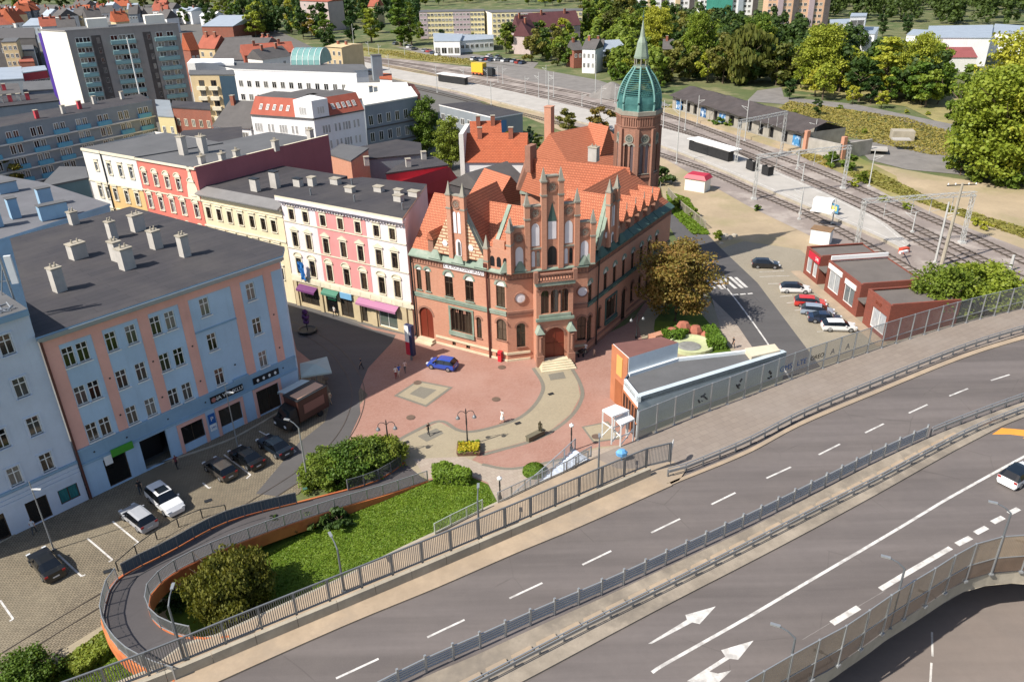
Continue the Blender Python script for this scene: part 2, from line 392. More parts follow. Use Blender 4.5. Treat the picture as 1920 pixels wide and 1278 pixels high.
# lawn inside the ramp loop and by the fence
flat('lawn', pts([(800, 905), (870, 888), (915, 908), (940, 955), (960, 1010), (900, 1100), (620, 1240), (420, 1290), (260, 1230), (240, 1110), (330, 1040), (470, 985), (640, 942)]), m_lawn, Zs(9))
flat('lawn', pts([(205, 1180), (225, 1230), (300, 1290), (100, 1400), (-100, 1400), (60, 1270)]), m_lawn, Zs(9))
flat('path', pts([(285, 1110), (352, 1060), (480, 1010), (420, 1050), (330, 1105), (310, 1150), (330, 1190), (300, 1185)]), m_sand, Zs(10))
flat('sidewalk', pts([(0, 1290), (200, 1168), (206, 1186), (30, 1300), (-60, 1370), (-120, 1370)]), m_tan, Zs(10))
# right hand street, parking and dirt yard
flat('yard', pts([(1120, 240), (1240, 285), (1400, 372), (1560, 455), (1740, 555), (1700, 620), (1560, 700), (1480, 660), (1300, 470), (1250, 400), (1235, 330)]), m_sand, Zs(1))
flat('parking_lot', pts([(1352, 466), (1395, 452), (1500, 468), (1640, 590), (1700, 640), (1600, 700), (1540, 690)]), m_park, Zs(3))
flat('side_street', pts([(1238, 372), (1268, 378), (1352, 466), (1420, 530), (1540, 690), (1560, 720), (1440, 720), (1376, 640), (1335, 560), (1300, 500), (1255, 425)]), m_street, Zs(4))
flat('sidewalk', pts([(1196, 606), (1225, 560), (1262, 500), (1300, 520), (1335, 570), (1385, 650), (1420, 700), (1300, 700), (1240, 680), (1205, 640)]), m_tan, Zs(4))
flat('planting_bed', pts([(1228, 600), (1262, 560), (1296, 566), (1330, 606), (1368, 652), (1372, 662), (1326, 664), (1310, 640), (1240, 646), (1226, 618)]), m_lawn, Zs(6))
flat('plaza', pts([(1100, 662), (1190, 596), (1260, 490), (1262, 500), (1225, 560), (1196, 606), (1205, 640), (1260, 690), (1200, 760), (1120, 700)]), m_red, Zs(3))
flat('sidewalk', pts([(1376, 600), (1335, 560), (1352, 620), (1385, 665), (1420, 665)]), m_pale, Zs(5))
def dash(a, b, wd, z, name='road_marking', mat=None):
    d = (b - a); d.z = 0; d.normalize(); n = V((-d.y, d.x, 0)) * wd / 2
    flat(name, [a - n, b - n, b + n, a + n], mat or m_paint, z)
L = line([(1319, 488), (1360, 538), (1400, 590), (1440, 647), (1480, 710)], Zs(5)); mb = MB(); mb.ribbon(L, offset(L, 0.22)); tag(mb.build('road_marking', m_paint), kind='structure')
for a, b in (((1313, 514), (1340, 541)), ((1326, 516), (1355, 542)), ((1343, 520), (1362, 541)), ((1354, 519), (1380, 541)), ((1368, 519), (1392, 540)), ((1379, 520), (1400, 539))):
    dash(at(*a), at(*b), 0.5, Zs(5))
for a, b in (((1374, 553), (1384, 552)), ((1388, 552), (1398, 551)), ((1402, 551), (1411, 550)), ((1308, 513), (1328, 510))): dash(at(*a), at(*b), 0.35, Zs(5))
for a, b in (((1424, 519), (1480, 517)), ((1440, 532), (1490, 531)), ((1462, 556), (1485, 554)), ((1475, 568), (1500, 566)), ((1490, 582), (1510, 580)), ((1515, 600), (1540, 598)), ((1532, 622), (1562, 620)), ((1424, 510), (1470, 508))): dash(at(*a), at(*b), 0.12, Zs(5))
# parking bay lines on the cobbles
for a, b, c in (((211, 977), (260, 1017), (252, 1022)), ((164, 1009), (211, 1049), (204, 1053)), ((109, 1039), (153, 1080), (160, 1077)), ((0, 1125), (25, 1160), (18, 1164)), ((420, 852), (470, 890), (462, 897)), ((486, 808), (555, 846), (548, 850)), ((380, 905), (392, 915), (396, 913)), ((-60, 1170), (-30, 1215), (-36, 1218))):
    dash(at(*a), at(*b), 0.16, Zs(4)); dash(at(*c), at(*b), 0.16, Zs(4) + .004)
# kerb between pavement and parking on the cobbled street
mb = MB(); K = line([(-150, 1090), (0, 1018), (100, 958), (180, 905), (300, 870), (420, 830), (480, 800), (530, 770)], 0); mb.wallrun(K, 0.25, 0.1); tag(mb.build('kerb', m_conc), kind='structure')
# tram rails in the cobbles
m_rail = M('rail_steel', '#5a5048', 0.5, 0.25, 0.8, 6, 0.05, metal=0.4)
def rails(P, gauge, z, wd=0.07, h=0.14, name='rail'):
    for s in (-gauge / 2, gauge / 2):
        mb = MB(); A = offset(P, s - wd / 2); mb.wallrun(A, wd, h); tag(mb.build(name, m_rail), kind='structure')
TR = line([(-260, 1390), (-60, 1276), (120, 1165), (330, 1040), (470, 950), (575, 882), (630, 835), (662, 785), (672, 735), (655, 690), (620, 650), (570, 620), (530, 603)], Zs(5))
rails(TR, 1.5, 0, 0.09, 0.012, 'tram_rail')
# ---------------------------------------------------------------- railway land
flat('track_bed', pts([(600, 98), (760, 112), (900, 128), (1010, 150), (1250, 203), (1400, 245), (1530, 300), (1640, 350), (1790, 418), (1960, 482), (2100, 540), (2100, 680), (1960, 600), (1760, 560), (1560, 462), (1400, 385), (1250, 300), (1130, 250), (960, 205), (760, 152), (600, 122)]), m_ballast, Zs(5))
flat('yard', pts([(880, 115), (1000, 128), (1120, 150), (1240, 190), (1270, 205), (1120, 178), (960, 146)]), m_gravel, Zs(7))
flat('verge', pts([(1240, 200), (1330, 225), (1420, 258), (1520, 300), (1640, 352), (1700, 385), (1680, 330), (1560, 270), (1420, 220), (1300, 185)]), m_dry, Zs(7))
flat('field', pts([(1460, 165), (1700, 200), (1800, 250), (1860, 330), (2200, 480), (2200, 250), (1800, 170), (1560, 150)]), m_dry, Zs(2))
flat('yard', pts([(1600, 300), (1760, 330), (1960, 360), (2200, 470), (2200, 600), (1920, 490), (1760, 405), (1640, 350), (1590, 325)]), m_sand, Zs(3))
flat('track', pts([(1590, 262), (1680, 262), (1800, 292), (1830, 330), (1700, 318), (1630, 300)]), m_gravel, Zs(4))
flat('track', pts([(1470, 182), (1600, 195), (1780, 232), (1960, 270), (1960, 285), (1770, 246), (1600, 206), (1400, 190), (1420, 170), (1465, 164)]), m_gravel, Zs(4))
flat('verge', pts([(640, 85), (760, 95), (900, 108), (905, 126), (760, 112), (600, 100)]), m_dry, Zs(6))
flat('parking_lot', pts([(740, 88), (800, 92), (870, 100), (1010, 118), (1000, 128), (890, 115), (800, 103)]), m_gravel, Zs(7))
flat('verge', pts([(900, 160), (780, 130), (700, 118), (680, 122), (740, 140), (850, 170), (960, 210), (1050, 245), (1080, 255), (1040, 225)]), m_sand, Zs(7))
# platform between the tracks
PL = line([(640, 118), (743, 150), (850, 172), (960, 200), (1090, 232), (1240, 277), (1340, 317), (1414, 349), (1495, 384), (1570, 416), (1640, 446), (1692, 472)], 0.0, 3)
PU = line([(640, 108), (740, 132), (850, 152), (940, 170), (1090, 206), (1240, 243), (1340, 274), (1443, 320), (1538, 362), (1600, 392), (1655, 420), (1705, 462)], 0.0, 3)
mb = MB(); A = resample(PL, n=60); B = resample(PU, n=60); up = V((0, 0, 0.55))
for i in range(60):
    mb.face([A[i] + up, A[i + 1] + up, B[i + 1] + up, B[i] + up]); mb.face([A[i], A[i + 1], A[i + 1] + up, A[i] + up], 1); mb.face([B[i + 1], B[i], B[i] + up, B[i + 1] + up], 1)
mb.face([A[-1], B[-1], B[-1] + up, A[-1] + up], 1); mb.face([B[0], A[0], A[0] + up, B[0] + up], 1)
tag(mb.build('railway_platform', [m_plat, m_conc]), kind='structure')
for s in (A, B):
    mb = MB(); Q = offset([p + V((0, 0, 0.556)) for p in s], 0.9 if s is A else -0.9); Q2 = offset(Q, 0.18); mb.ribbon(Q, Q2); tag(mb.build('platform_line', m_paint), kind='structure')
m_sleeper = M('sleeper', '#7d7066', 0.9, 0.2, 1, 5, 0.2)
TRACKS = [[(700, 148), (790, 168), (923, 200), (1033, 228), (1150, 262), (1280, 304), (1340, 326), (1414, 359), (1498, 395), (1581, 436), (1720, 514), (1830, 580)],
          [(620, 103), (741, 127), (850, 147), (927, 163), (1068, 192), (1237, 238), (1352, 276), (1447, 322), (1536, 361), (1640, 409), (1786, 484), (1940, 560)],
          [(640, 104), (745, 121), (880, 148), (1021, 175), (1130, 199), (1239, 229), (1389, 284), (1529, 343), (1640, 390), (1819, 477), (1960, 543)],
          [(600, 100), (757, 118), (897, 141), (1005, 161), (1146, 188), (1239, 213), (1314, 238), (1443, 288), (1529, 319), (1640, 366), (1797, 433), (1960, 509)]]
for T in TRACKS:
    P = line(T, Zs(9), 4); rails(P, 1.75, 0, 0.16, 0.16)
    Q = resample(P, 1.3); mb = MB()
    for i in range(1, len(Q) - 1):
        if Q[i].y > 260: continue
        d = Q[i + 1] - Q[i - 1]; mb.box(Q[i], (0.26, 2.7, 0.09), math.atan2(d.y, d.x))
    tag(mb.build('sleepers', m_sleeper), kind='structure')
# ================================================================ raised road
def ext(P, a=0, b=0):
    """extend a pixel polyline at both ends (pixels)"""
    P = [V((x, y)) for x, y in P]
    if a: P = [P[0] + (P[0] - P[1]).normalized() * a] + P
    if b: P = P + [P[-1] + (P[-1] - P[-2]).normalized() * b]
    return [tuple(p) for p in P]
FENCE = [(-60, 1400), (107, 1325), (275, 1262), (407, 1209), (467, 1185), (527, 1160), (590, 1135), (643, 1113), (698, 1091), (748, 1070), (800, 1048), (851, 1028), (900, 1008), (944, 990), (990, 974), (1035, 953), (1077, 935), (1120, 916), (1158, 900), (1195, 886), (1230, 873), (1255, 864)]
BARR = [(1195, 825), (1233, 809), (1298, 782), (1360, 759), (1427, 733), (1483, 711), (1542, 690), (1647, 654), (1773, 615), (1900, 583), (2000, 562), (2150, 535)]
KERB1 = [(100, 1420), (380, 1290), (640, 1174), (820, 1100), (960, 1039), (1090, 985), (1273, 902), (1400, 850), (1500, 797), (1640, 737), (1800, 672), (1920, 634), (2150, 572)]
MEDU = [(560, 1380), (783, 1274), (900, 1224), (1007, 1174), (1140, 1115), (1273, 1052), (1400, 992), (1520, 930), (1640, 868), (1750, 817), (1826, 787), (1920, 753), (2150, 680)]
MEDL = [(700, 1420), (973, 1280), (1140, 1191), (1273, 1121), (1400, 1056), (1520, 993), (1640, 928), (1750, 866), (1830, 823), (1920, 781), (2150, 700)]
LBAR = [(1200, 1480), (1350, 1376), (1432, 1325), (1511, 1278), (1553, 1257), (1595, 1228), (1636, 1200), (1665, 1178), (1702, 1155), (1738.6, 1132), (1773, 1109), (1812, 1087), (1854, 1075), (1904, 1070), (1960, 1074), (2050, 1095)]
WALK = [(420, 1188), (520, 1142), (640, 1087), (760, 1027), (830, 995), (905, 958), (1000, 913), (1060, 886), (1108, 862)]
outer = [(-60, 1400), (107, 1325), (275, 1262), (345, 1212), (400, 1196)] + WALK + BARR
deck = pts(outer, ZD) + list(reversed(pts(LBAR, ZD)))
flat('road_deck', deck, m_hwy, ZD)
for lab, P, hh in (('concrete retaining wall under the walkway by the lawn', [(-60, 1400), (107, 1325), (275, 1262), (345, 1212), (400, 1196)] + WALK, ZD), ('concrete deck edge under the noise barrier', BARR, 1.2), ('concrete deck edge above the lower street', LBAR, 1.2)):
    mb = MB(); mb.wallrun(line(P, ZD - .01, 2), 0.35, hh - .02, 0, -hh + .01); tag(mb.build('retaining_wall', m_conc), lab, 'wall')
o = flat('deck_underside', deck, m_conc, 3.58)
def band(name, P, Q, z, mat, n=70, side=0.12):
    A = resample(line(P, z, 4), n=n); B = resample(line(Q, z, 4), n=n); mb = MB(); u = V((0, 0, side))
    for i in range(n):
        mb.face([A[i], B[i], B[i + 1], A[i + 1]])
        mb.face([B[i] - u, B[i + 1] - u, B[i + 1], B[i]]); mb.face([A[i + 1] - u, A[i] - u, A[i], A[i + 1]])
    o = mb.build(name, mat); tag(o, kind='structure'); return o
# sidewalk strip beside the fence, wide sidewalk by the noise barrier
walk1 = pts([(-60, 1400), (107, 1325), (275, 1262), (345, 1212), (400, 1196)] + WALK + [(1112, 858), (1158, 880), (1195, 880)] + [(1230, 873), (1262, 866), (1285, 884)], ZD) + list(reversed(pts(KERB1[:6] + [(1273, 902)], ZD)))
flat('sidewalk', walk1, m_kerbwalk, ZD + 0.12)
walk2 = pts([(1108, 868), (1112, 858)] + BARR, ZD) + list(reversed(pts([(1120, 916), (1158, 900), (1195, 886), (1230, 873), (1285, 882), (1400, 838), (1500, 787), (1640, 728), (1800, 664), (1920, 627), (2150, 566)], ZD)))
flat('sidewalk', walk2, m_walk, ZD + 0.10)
band('kerb', [(1250, 906), (1273, 896), (1400, 843), (1500, 790), (1640, 731), (1800, 666), (1920, 628), (2150, 566)], [(1255, 910), (1276, 901), (1403, 849), (1503, 796), (1643, 737), (1803, 672), (1923, 634), (2150, 572)], ZD + 0.12, m_kerbwalk)
band('kerb', [(96, 1416), (376, 1284), (636, 1169), (816, 1095), (956, 1034), (1086, 980), (1256, 904)], [(100, 1420), (380, 1290), (640, 1174), (820, 1100), (960, 1039), (1090, 985), (1260, 909)], ZD + 0.13, m_kerbwalk)
band('median', MEDU, MEDL, ZD + 0.14, M('median_concrete', '#ab9d8a', 0.9, 0.25, 0.5, 5, 0.2, col2='#8d8274', k=.74), side=0.14)
# lane markings
DASH = [((955, 1121), (1017, 1092)), ((1092, 1058), (1146, 1032)), ((1221, 998), (1275, 972)), ((1334, 945), (1379, 923)), ((1437, 896), (1483, 875)), ((1535, 852), (1575, 832)), ((1622, 811), (1657, 794)), ((1704, 774), (1739, 758)), ((1780, 742), (1815, 728)), ((1858, 713), (1893, 702)), ((801, 1194), (871, 1161)), ((630, 1271), (710, 1234)), ((1935, 688), (1965, 678))]
for a, b in DASH: dash(at(*a, ZD), at(*b, ZD), 0.17, ZD + 0.006)
L = line([(1225, 1262), (1255, 1243), (1400, 1161), (1500, 1102), (1673, 1000), (1744, 957), (1793, 928), (1920, 858), (2050, 790)], ZD + 0.006); mb = MB(); mb.ribbon(L, offset(L, 0.24)); tag(mb.build('road_marking', m_paint), kind='structure')
L = line([(1655, 1107), (1720, 1068), (1787, 1029)], ZD + 0.006); mb = MB(); mb.ribbon(L, offset(L, 0.4)); tag(mb.build('road_marking', m_paint), kind='structure')
for a, b in (((1794, 1020), (1820, 1007)), ((1829, 999), (1850, 988)), ((1861, 979), (1881, 969)), ((1892, 962), (1910, 953)), ((1560, 1168), (1610, 1138))): dash(at(*a, ZD), at(*b, ZD), 0.45, ZD + 0.008)
dash(at(1505, 1198, ZD), at(1660, 1106, ZD), 0.01, ZD + 0.006)
def arrow(P, z): flat('road_marking', pts(P, ZD), m_paint, z)
arrow([(1215, 1206), (1288, 1161), (1285, 1152), (1342, 1136), (1312, 1169), (1298, 1166), (1222, 1206)], ZD + .006)
arrow([(1288, 1276), (1360, 1230), (1352, 1218), (1413, 1200), (1384, 1236), (1368, 1234), (1330, 1258), (1346, 1262), (1371, 1256), (1342, 1284), (1310, 1280)], ZD + .006)
flat('road_marking', pts([(1860, 814), (1878, 802), (1893, 803), (1950, 808), (1950, 826), (1917, 821), (1925, 818), (1893, 814)], ZD), Mplain('orange_paint', '#e8932a', 0.6), ZD + .008)
# street below the raised road on the right
flat('lower_street', [(14, 15, 0), (60, 15, 0), (90, 70, 0), (60, 80, 0), (20, 50, 0)], asphalt('lower_asphalt', '#8a7d74', 0.12, 0.9), Zs(12))
dash(at(1747, 1185), at(1748, 1231), 0.15, Zs(13)); dash(at(1746, 1243), at(1744, 1280), 0.15, Zs(13))
# ================================================================ building kit
class Fac:
    """a facade: starts at world point a (ground), runs to b; left to right as seen from outside"""
    def __init__(s, a, b, z0=0.0):
        s.a = V((a[0], a[1], z0)); d = V((b[0] - a[0], b[1] - a[1], 0)); s.L = d.length; s.d = d.normalized()
        s.n = V((s.d.y, -s.d.x, 0)); s.ang = math.atan2(s.d.y, s.d.x)
    def p(s, u, v, w_=0.0): return s.a + s.d * u + V((0, 0, v)) + s.n * w_
    def uv(s, x, y):
        r = ray(x, y); o = np.array([0, 0, HC]); n = np.array(s.n); t = ((np.array(s.a) - o) @ n) / (r @ n); q = o + r * t - np.array(s.a)
        return float(q @ np.array(s.d)), float(q[2])
    def box(s, mb, u0, u1, v0, v1, w0, w1, m=0):
        b = [s.p(u0, v0, w1), s.p(u1, v0, w1), s.p(u1, v0, w0), s.p(u0, v0, w0)]; t = [q + V((0, 0, v1 - v0)) for q in b]
        mb.hexa(b, t, m)
def wall_holes(mb, F, h, holes, m=0, mr=None, depth=0.3, v0=0.0, L=None, u0=0.0):
    """wall plane cut by rectangular openings (u0,v0,u1,v1), with reveals"""
    L = F.L if L is None else L; mr = m if mr is None else mr
    us = sorted({round(x, 3) for x in [u0, L] + [k for q in holes for k in (q[0], q[2])] if u0 <= x <= L})
    vs = sorted({round(x, 3) for x in [v0, h] + [k for q in holes for k in (q[1], q[3])] if v0 <= x <= h})
    # merge cells column-wise into tall strips
    for i in range(len(us) - 1):
        uc = (us[i] + us[i + 1]) / 2; run = None
        for j in range(len(vs) - 1):
            vc = (vs[j] + vs[j + 1]) / 2
            inside = any(q[0] < uc < q[2] and q[1] < vc < q[3] for q in holes)
            if not inside:
                run = (run[0], vs[j + 1]) if run else (vs[j], vs[j + 1])
            if (inside or j == len(vs) - 2) and run:
                a, b = run; mb.face([F.p(us[i], a), F.p(us[i + 1], a), F.p(us[i + 1], b), F.p(us[i], b)], m); run = None
    for a, b, c, d in holes:
        k = -depth
        mb.face([F.p(a, b), F.p(a, b, k), F.p(a, d, k), F.p(a, d)][::-1], mr); mb.face([F.p(c, b), F.p(c, d), F.p(c, d, k), F.p(c, b, k)][::-1], mr)
        mb.face([F.p(a, d), F.p(a, d, k), F.p(c, d, k), F.p(c, d)][::-1], mr); mb.face([F.p(a, b), F.p(c, b), F.p(c, b, k), F.p(a, b, k)][::-1], mr)
m_white = Mplain('window_white', '#e4e2dc', 0.5)
m_brownfr = Mplain('window_brown', '#4a3828', 0.55)
m_dkglass = Mglass('dark_glass', '#12161b', '#8f8c84', 0.42)
m_brglass = Mglass('brown_glass', '#1d1712', '#5a4a36', 0.35)
m_shopglass = Mglass('shop_glass', '#0e1012', '#4a4238', 0.5)
WIN = {}
def win_meshes(w_, h, style, fr, glass, trim, ped, sill, arch):
    """frame mesh and pane mesh of a window; x across, -y out of the wall, origin bottom centre on the wall plane"""
    key = (round(w_, 2), round(h, 2), style, fr.name, glass.name, trim.name if trim else '', ped, sill, arch)
    if key in WIN: return WIN[key]
    mb = MB(); y0, y1 = 0.12, 0.20; t = min(0.09, w_ * 0.09)
    def bx(x0, x1, z0, z1, ya=y0, yb=y1, m=0):
        b = [(x0, ya, z0), (x1, ya, z0), (x1, yb, z0), (x0, yb, z0)]; mb.hexa([V(q) for q in b], [V((q[0], q[1], z1)) for q in b], m)
    hw = w_ / 2; top = h - (w_ * 0.5 if arch else 0) + (0.0)
    if style != 'none':
        bx(-hw, -hw + t, 0, h); bx(hw - t, hw, 0, h); bx(-hw + t, hw - t, 0, t); bx(-hw + t, hw - t, h - t, h)
        tz = top * 0.66
        if style in ('cross', 'tee'):
            bx(-hw + t, hw - t, tz, tz + t * .9); bx(-t * .45, t * .45, t, tz if style == 'tee' else h - t)
            if style == 'cross' : pass
        elif style == 'two': bx(-t * .45, t * .45, t, h - t)
        elif style == 'three':
            for k in (-1, 1): bx(k * w_ / 6 - t * .4, k * w_ / 6 + t * .4, t, h - t)
            bx(-hw + t, hw - t, tz, tz + t * .9)
        elif style == 'shop':
            n = max(1, round(w_ / 1.5))
            for k in range(1, n): x = -hw + w_ * k / n; bx(x - .03, x + .03, t, h - t)
    if arch:                                                         # pale head filling the round top, wall-coloured corner pieces
        n = 10; r = hw; cz = h - hw
        arc = [(r * cos(pi * k / n), cz + r * sin(pi * k / n)) for k in range(n + 1)]
        for k in range(n):
            (xa, za), (xb, zb) = arc[k], arc[k + 1]
            mb.face([(xa, .02, za), (xb, .02, zb), (xb, .02, h), (xa, .02, h)][::-1], 2)
        if arch == 'white':
            for k in range(n): mb.face([(arc[k][0], .1, cz), (arc[k + 1][0], .1, cz), (arc[k + 1][0], .1, arc[k + 1][1]), (arc[k][0], .1, arc[k][1])][::-1], 3)
            bx(-hw, hw, cz - .1, cz, .06, .2, 3)
        for k in range(n):                                           # arch ring, 3 cm proud
            a0, a1 = pi * k / n, pi * (k + 1) / n
            for ra, rb, yy in ((r, r + .26, -.05),):
                p = [(ra * cos(a0), yy, cz + ra * sin(a0)), (rb * cos(a0), yy, cz + rb * sin(a0)), (rb * cos(a1), yy, cz + rb * sin(a1)), (ra * cos(a1), yy, cz + ra * sin(a1))]
                mb.face(p, 1); mb.face([p[1], (p[1][0], .02, p[1][2]), (p[2][0], .02, p[2][2]), p[2]], 1)
                mb.face([p[3], (p[3][0], .14, p[3][2]), (p[0][0], .14, p[0][2]), p[0]], 1)
    if sill: bx(-hw - .12, hw + .12, -.1, 0, -.16, .12, 1)
    if trim and not arch:
        s = 0.17
        bx(-hw - s, -hw, 0, h + s, -.07, .02, 1); bx(hw, hw + s, 0, h + s, -.07, .02, 1); bx(-hw, hw, h, h + s, -.07, .02, 1)
        if ped == 'flat': bx(-hw - .3, hw + .3, h + .42, h + .56, -.2, .02, 1); bx(-hw - .1, hw + .1, h + s, h + .42, -.05, .02, 1)
        if ped == 'tri':
            bx(-hw - .32, hw + .32, h + .3, h + .42, -.2, .02, 1); z = h + .42; x = hw + .32
            for ya in (-.18,): mb.hexa([V((-x, ya, z)), V((x, ya, z)), V((x, .02, z)), V((-x, .02, z))], [V((-.01, ya, z + .5)), V((.01, ya, z + .5)), V((.01, .02, z + .5)), V((-.01, .02, z + .5))], 1)
        if ped == 'arc':
            bx(-hw - .3, hw + .3, h + .25, h + .36, -.18, .02, 1); n = 8; z = h + .36; x = hw + .3
            A = [(x * cos(pi * k / n), z + .62 * sin(pi * k / n)) for k in range(n + 1)]
            mb.face([(q[0], -.08, q[1]) for q in A][::-1] if False else [(q[0], -.08, q[1]) for q in reversed(A)], 1)
            for k in range(n): mb.face([(A[k][0], -.18, A[k][1]), (A[k][0], .02, A[k][1]), (A[k + 1][0], .02, A[k + 1][1]), (A[k + 1][0], -.18, A[k + 1][1])][::-1], 1); mb.face([(A[k][0], -.18, A[k][1]), (A[k + 1][0], -.18, A[k + 1][1]), (A[k + 1][0] * .86, -.18, z + (A[k + 1][1] - z) * .78), (A[k][0] * .86, -.18, z + (A[k][1] - z) * .78)][::-1], 1)
    fm = mb.mesh('window', [fr, trim or fr, MATS.get('po_brick', fr), m_arch if arch else fr])
    pb = MB(); pb.face([(-hw + .01, .17, .01), (hw - .01, .17, .01), (hw - .01, .17, h - .01), (-hw + .01, .17, h - .01)])
    pm = pb.mesh('pane', glass); WIN[key] = (fm, pm); return WIN[key]
def add_win(root, F, u, v, w_, h, style='cross', fr=None, glass=None, trim=None, ped=None, sill=True, arch=None, name='window', depth=None):
    fm, pm = win_meshes(w_, h, style, fr or m_white, glass or m_dkglass, trim, ped, sill, arch)
    o = inst(fm, name, root, F.p(u, v) - wloc(root), F.ang)
    inst(pm, 'pane', o, (0, 0, 0)); return o
def hole(u, v, w_, h): return (u - w_ / 2, v, u + w_ / 2, v + h)
def chimney(root, P, sx, sy, h, rz, mat, cap=None, name='chimney', pots=0):
    mb = MB(); mb.box(P, (sx, sy, h), rz, 0); mb.box(V(P) + V((0, 0, h)), (sx + .16, sy + .16, .12), rz, 1)
    for k in range(pots):
        x = (k - (pots - 1) / 2) * sx / max(1, pots) * .8; q = V(P) + V((cos(rz) * x, sin(rz) * x, h + .12)); mb.lathe(q, [(.11, 0), (.09, .4)], 6, 1)
    return mb.build(name, [mat, cap or m_conc], root)
m_roofblk = pavers('roof_felt', '#444144', '#3e3c3f', '#333134', 7.0, 1.05, R_(48), .3, .03, k=1.0, dirt='#55504d', dm=.5)
m_roofgry = M('roof_grey', '#5f5f60', 0.88, 0.15, 0.25, 5, 0.15)
m_stuccow = M('stucco_white', '#d8d4cc', 0.9, 0.08, 0.3, 3, 0.1)
m_trimw = M('trim_cream', '#d9cdb0', 0.85, 0.12, 0.6, 6, 0.1)
m_arch = M('arch_head', '#d8d2c4', 0.9, 0.1, 0.8, 6, 0.1)
m_metal = Mplain('grey_metal', '#8d9296', 0.45, 0.6)
m_dkmetal = Mplain('dark_metal', '#3a3d40', 0.5, 0.5)
m_black = Mplain('black_paint', '#1b1b1d', 0.5)
m_tilebrick = M('chimney_brick', '#9a5a44', 0.9, 0.2, 1, 6, 0.2)
m_plaster = M('chimney_plaster', '#b5afa6', 0.9, 0.15, 0.8, 6, 0.15)
def flat_roof(root, P, z, mat, edge=0.5, thick=0.3, emat=None, over=0.0, name='roof'):
    """flat felt roof with a raised edge, P counter-clockwise footprint"""
    c = sum((V((p[0], p[1], 0)) for p in P), V()) / len(P)
    Q = [V((p[0], p[1], 0)) + (V((p[0], p[1], 0)) - c).normalized() * over for p in P]
    mb = MB(); mb.hexa([V((q.x, q.y, z)) for q in Q], [V((q.x, q.y, z + thick)) for q in Q], 1, 0)
    return mb.build(name, [mat, emat or mat], root)
def walls(mb, P, z0, z1, m=0, skip=()):
    n = len(P)
    for i in range(n):
        if i in skip: continue
        a, b = P[i], P[(i + 1) % n]; mb.face([(a[0], a[1], z0), (b[0], b[1], z0), (b[0], b[1], z1), (a[0], a[1], z1)], m)
# ---------------------------------------------------------------- blue corner house
A, B = at(75, 633, 17.5), at(522, 483.5, 17.5)
F = Fac(A, B); hB = 17.5
m_blue = M('wall_blue', '#a9c6de', 0.9, 0.1, 0.3, 4, 0.1); m_salmon = M('wall_salmon', '#e6a896', 0.9, 0.1, 0.3, 4, 0.1); m_blue2 = M('wall_blue_base', '#84a6c0', 0.9, 0.12, 0.3, 4, 0.1)
root = thing('corner_house', 'light blue corner house with salmon pilasters under a black flat roof', 'house', F.p(F.L / 2, 0))
C3, D3 = at(245, 392, 17.5), at(20, 452, 17.5)
foot = [F.a, F.p(F.L, 0), F.p(F.L, 0) + V((-0.5, 2.2, 0)), V((C3.x, C3.y, 0)), V((D3.x, D3.y, 0))]
wins = [(u, v) for v in (13.87, 9.8, 5.75) for u in (1.8, 3.05, 5.68, 7.6, 10.05, 11.55, 20.64)] + [(15.3, v) for v in (14.0, 10.0, 5.86)]
ww, wh = 1.05, 1.95
holes = [hole(u, v, ww, wh) for u, v in wins]
shops = [(3.0, 0.15, 2.2, 3.2), (7.0, 0.1, 2.8, 3.5), (11.15, 0.9, 2.5, 2.2), (15.6, 0.9, 2.7, 2.2), (20.4, 0.15, 2.9, 3.1)]
mb = MB(); wall_holes(mb, F, hB, holes + [hole(*q) for q in shops])
walls(mb, foot, 0, hB, 0, skip=(0,))
mb.build('wall', [m_blue], root)
for u0, u1, dw in ((0.0, 1.2, .05), (4.08, 5.05, .05), (8.45, 9.5, .05), (12.6, 13.66, .05), (18.39, 19.5, .05), (22.3, 23.3, .05)):
    mb = MB(); F.box(mb, u0, u1, 5.6, 16.3, 0, dw); mb.build('pilaster', m_salmon, root)
mb = MB(); F.box(mb, 0, F.L, 16.3, 17.45, 0, .1); mb.build('frieze', m_salmon, root)
mb = MB(); F.box(mb, 0, F.L, 4.0, 5.25, 0, .06); mb.build('fascia', m_blue2, root)
mb = MB()
for q in ((0, F.L, 5.3, 5.6), (0, F.L, 3.75, 4.0)): F.box(mb, q[0], q[1], q[2], q[3], 0.0, .16)
F.box(mb, 13.7, 18.4, 12.5, 12.66, 0, .1); F.box(mb, 16.6, 18.4, 5.6, 5.9, 0, .3)
mb.build('string_course', m_blue2, root)
for u, v in wins: add_win(root, F, u, v, ww, wh, 'cross')
flat_roof(root, [F.p(-.5, 0, .55), F.p(F.L + .2, 0, .55), foot[2] + V((.6, 0.3, 0)), foot[3], foot[4]], hB, m_roofblk, thick=.35, emat=m_blue2)
mb = MB(); F.box(mb, -.4, F.L + .2, hB - .12, hB + .22, .55, .72); F.box(mb, -.1, F.L + .1, hB - .3, hB - .02, .1, .5)
mb.build('gutter', Mplain('gutter_zinc', '#9aa4aa', 0.4, 0.5), root)
mb = MB(); mb.tube([F.p(-.12, hB - .2, .18), F.p(-.12, 0.1, .18)], .11, 8); mb.build('downpipe', Mplain('pipe_brown', '#5a2c24', 0.5), root)
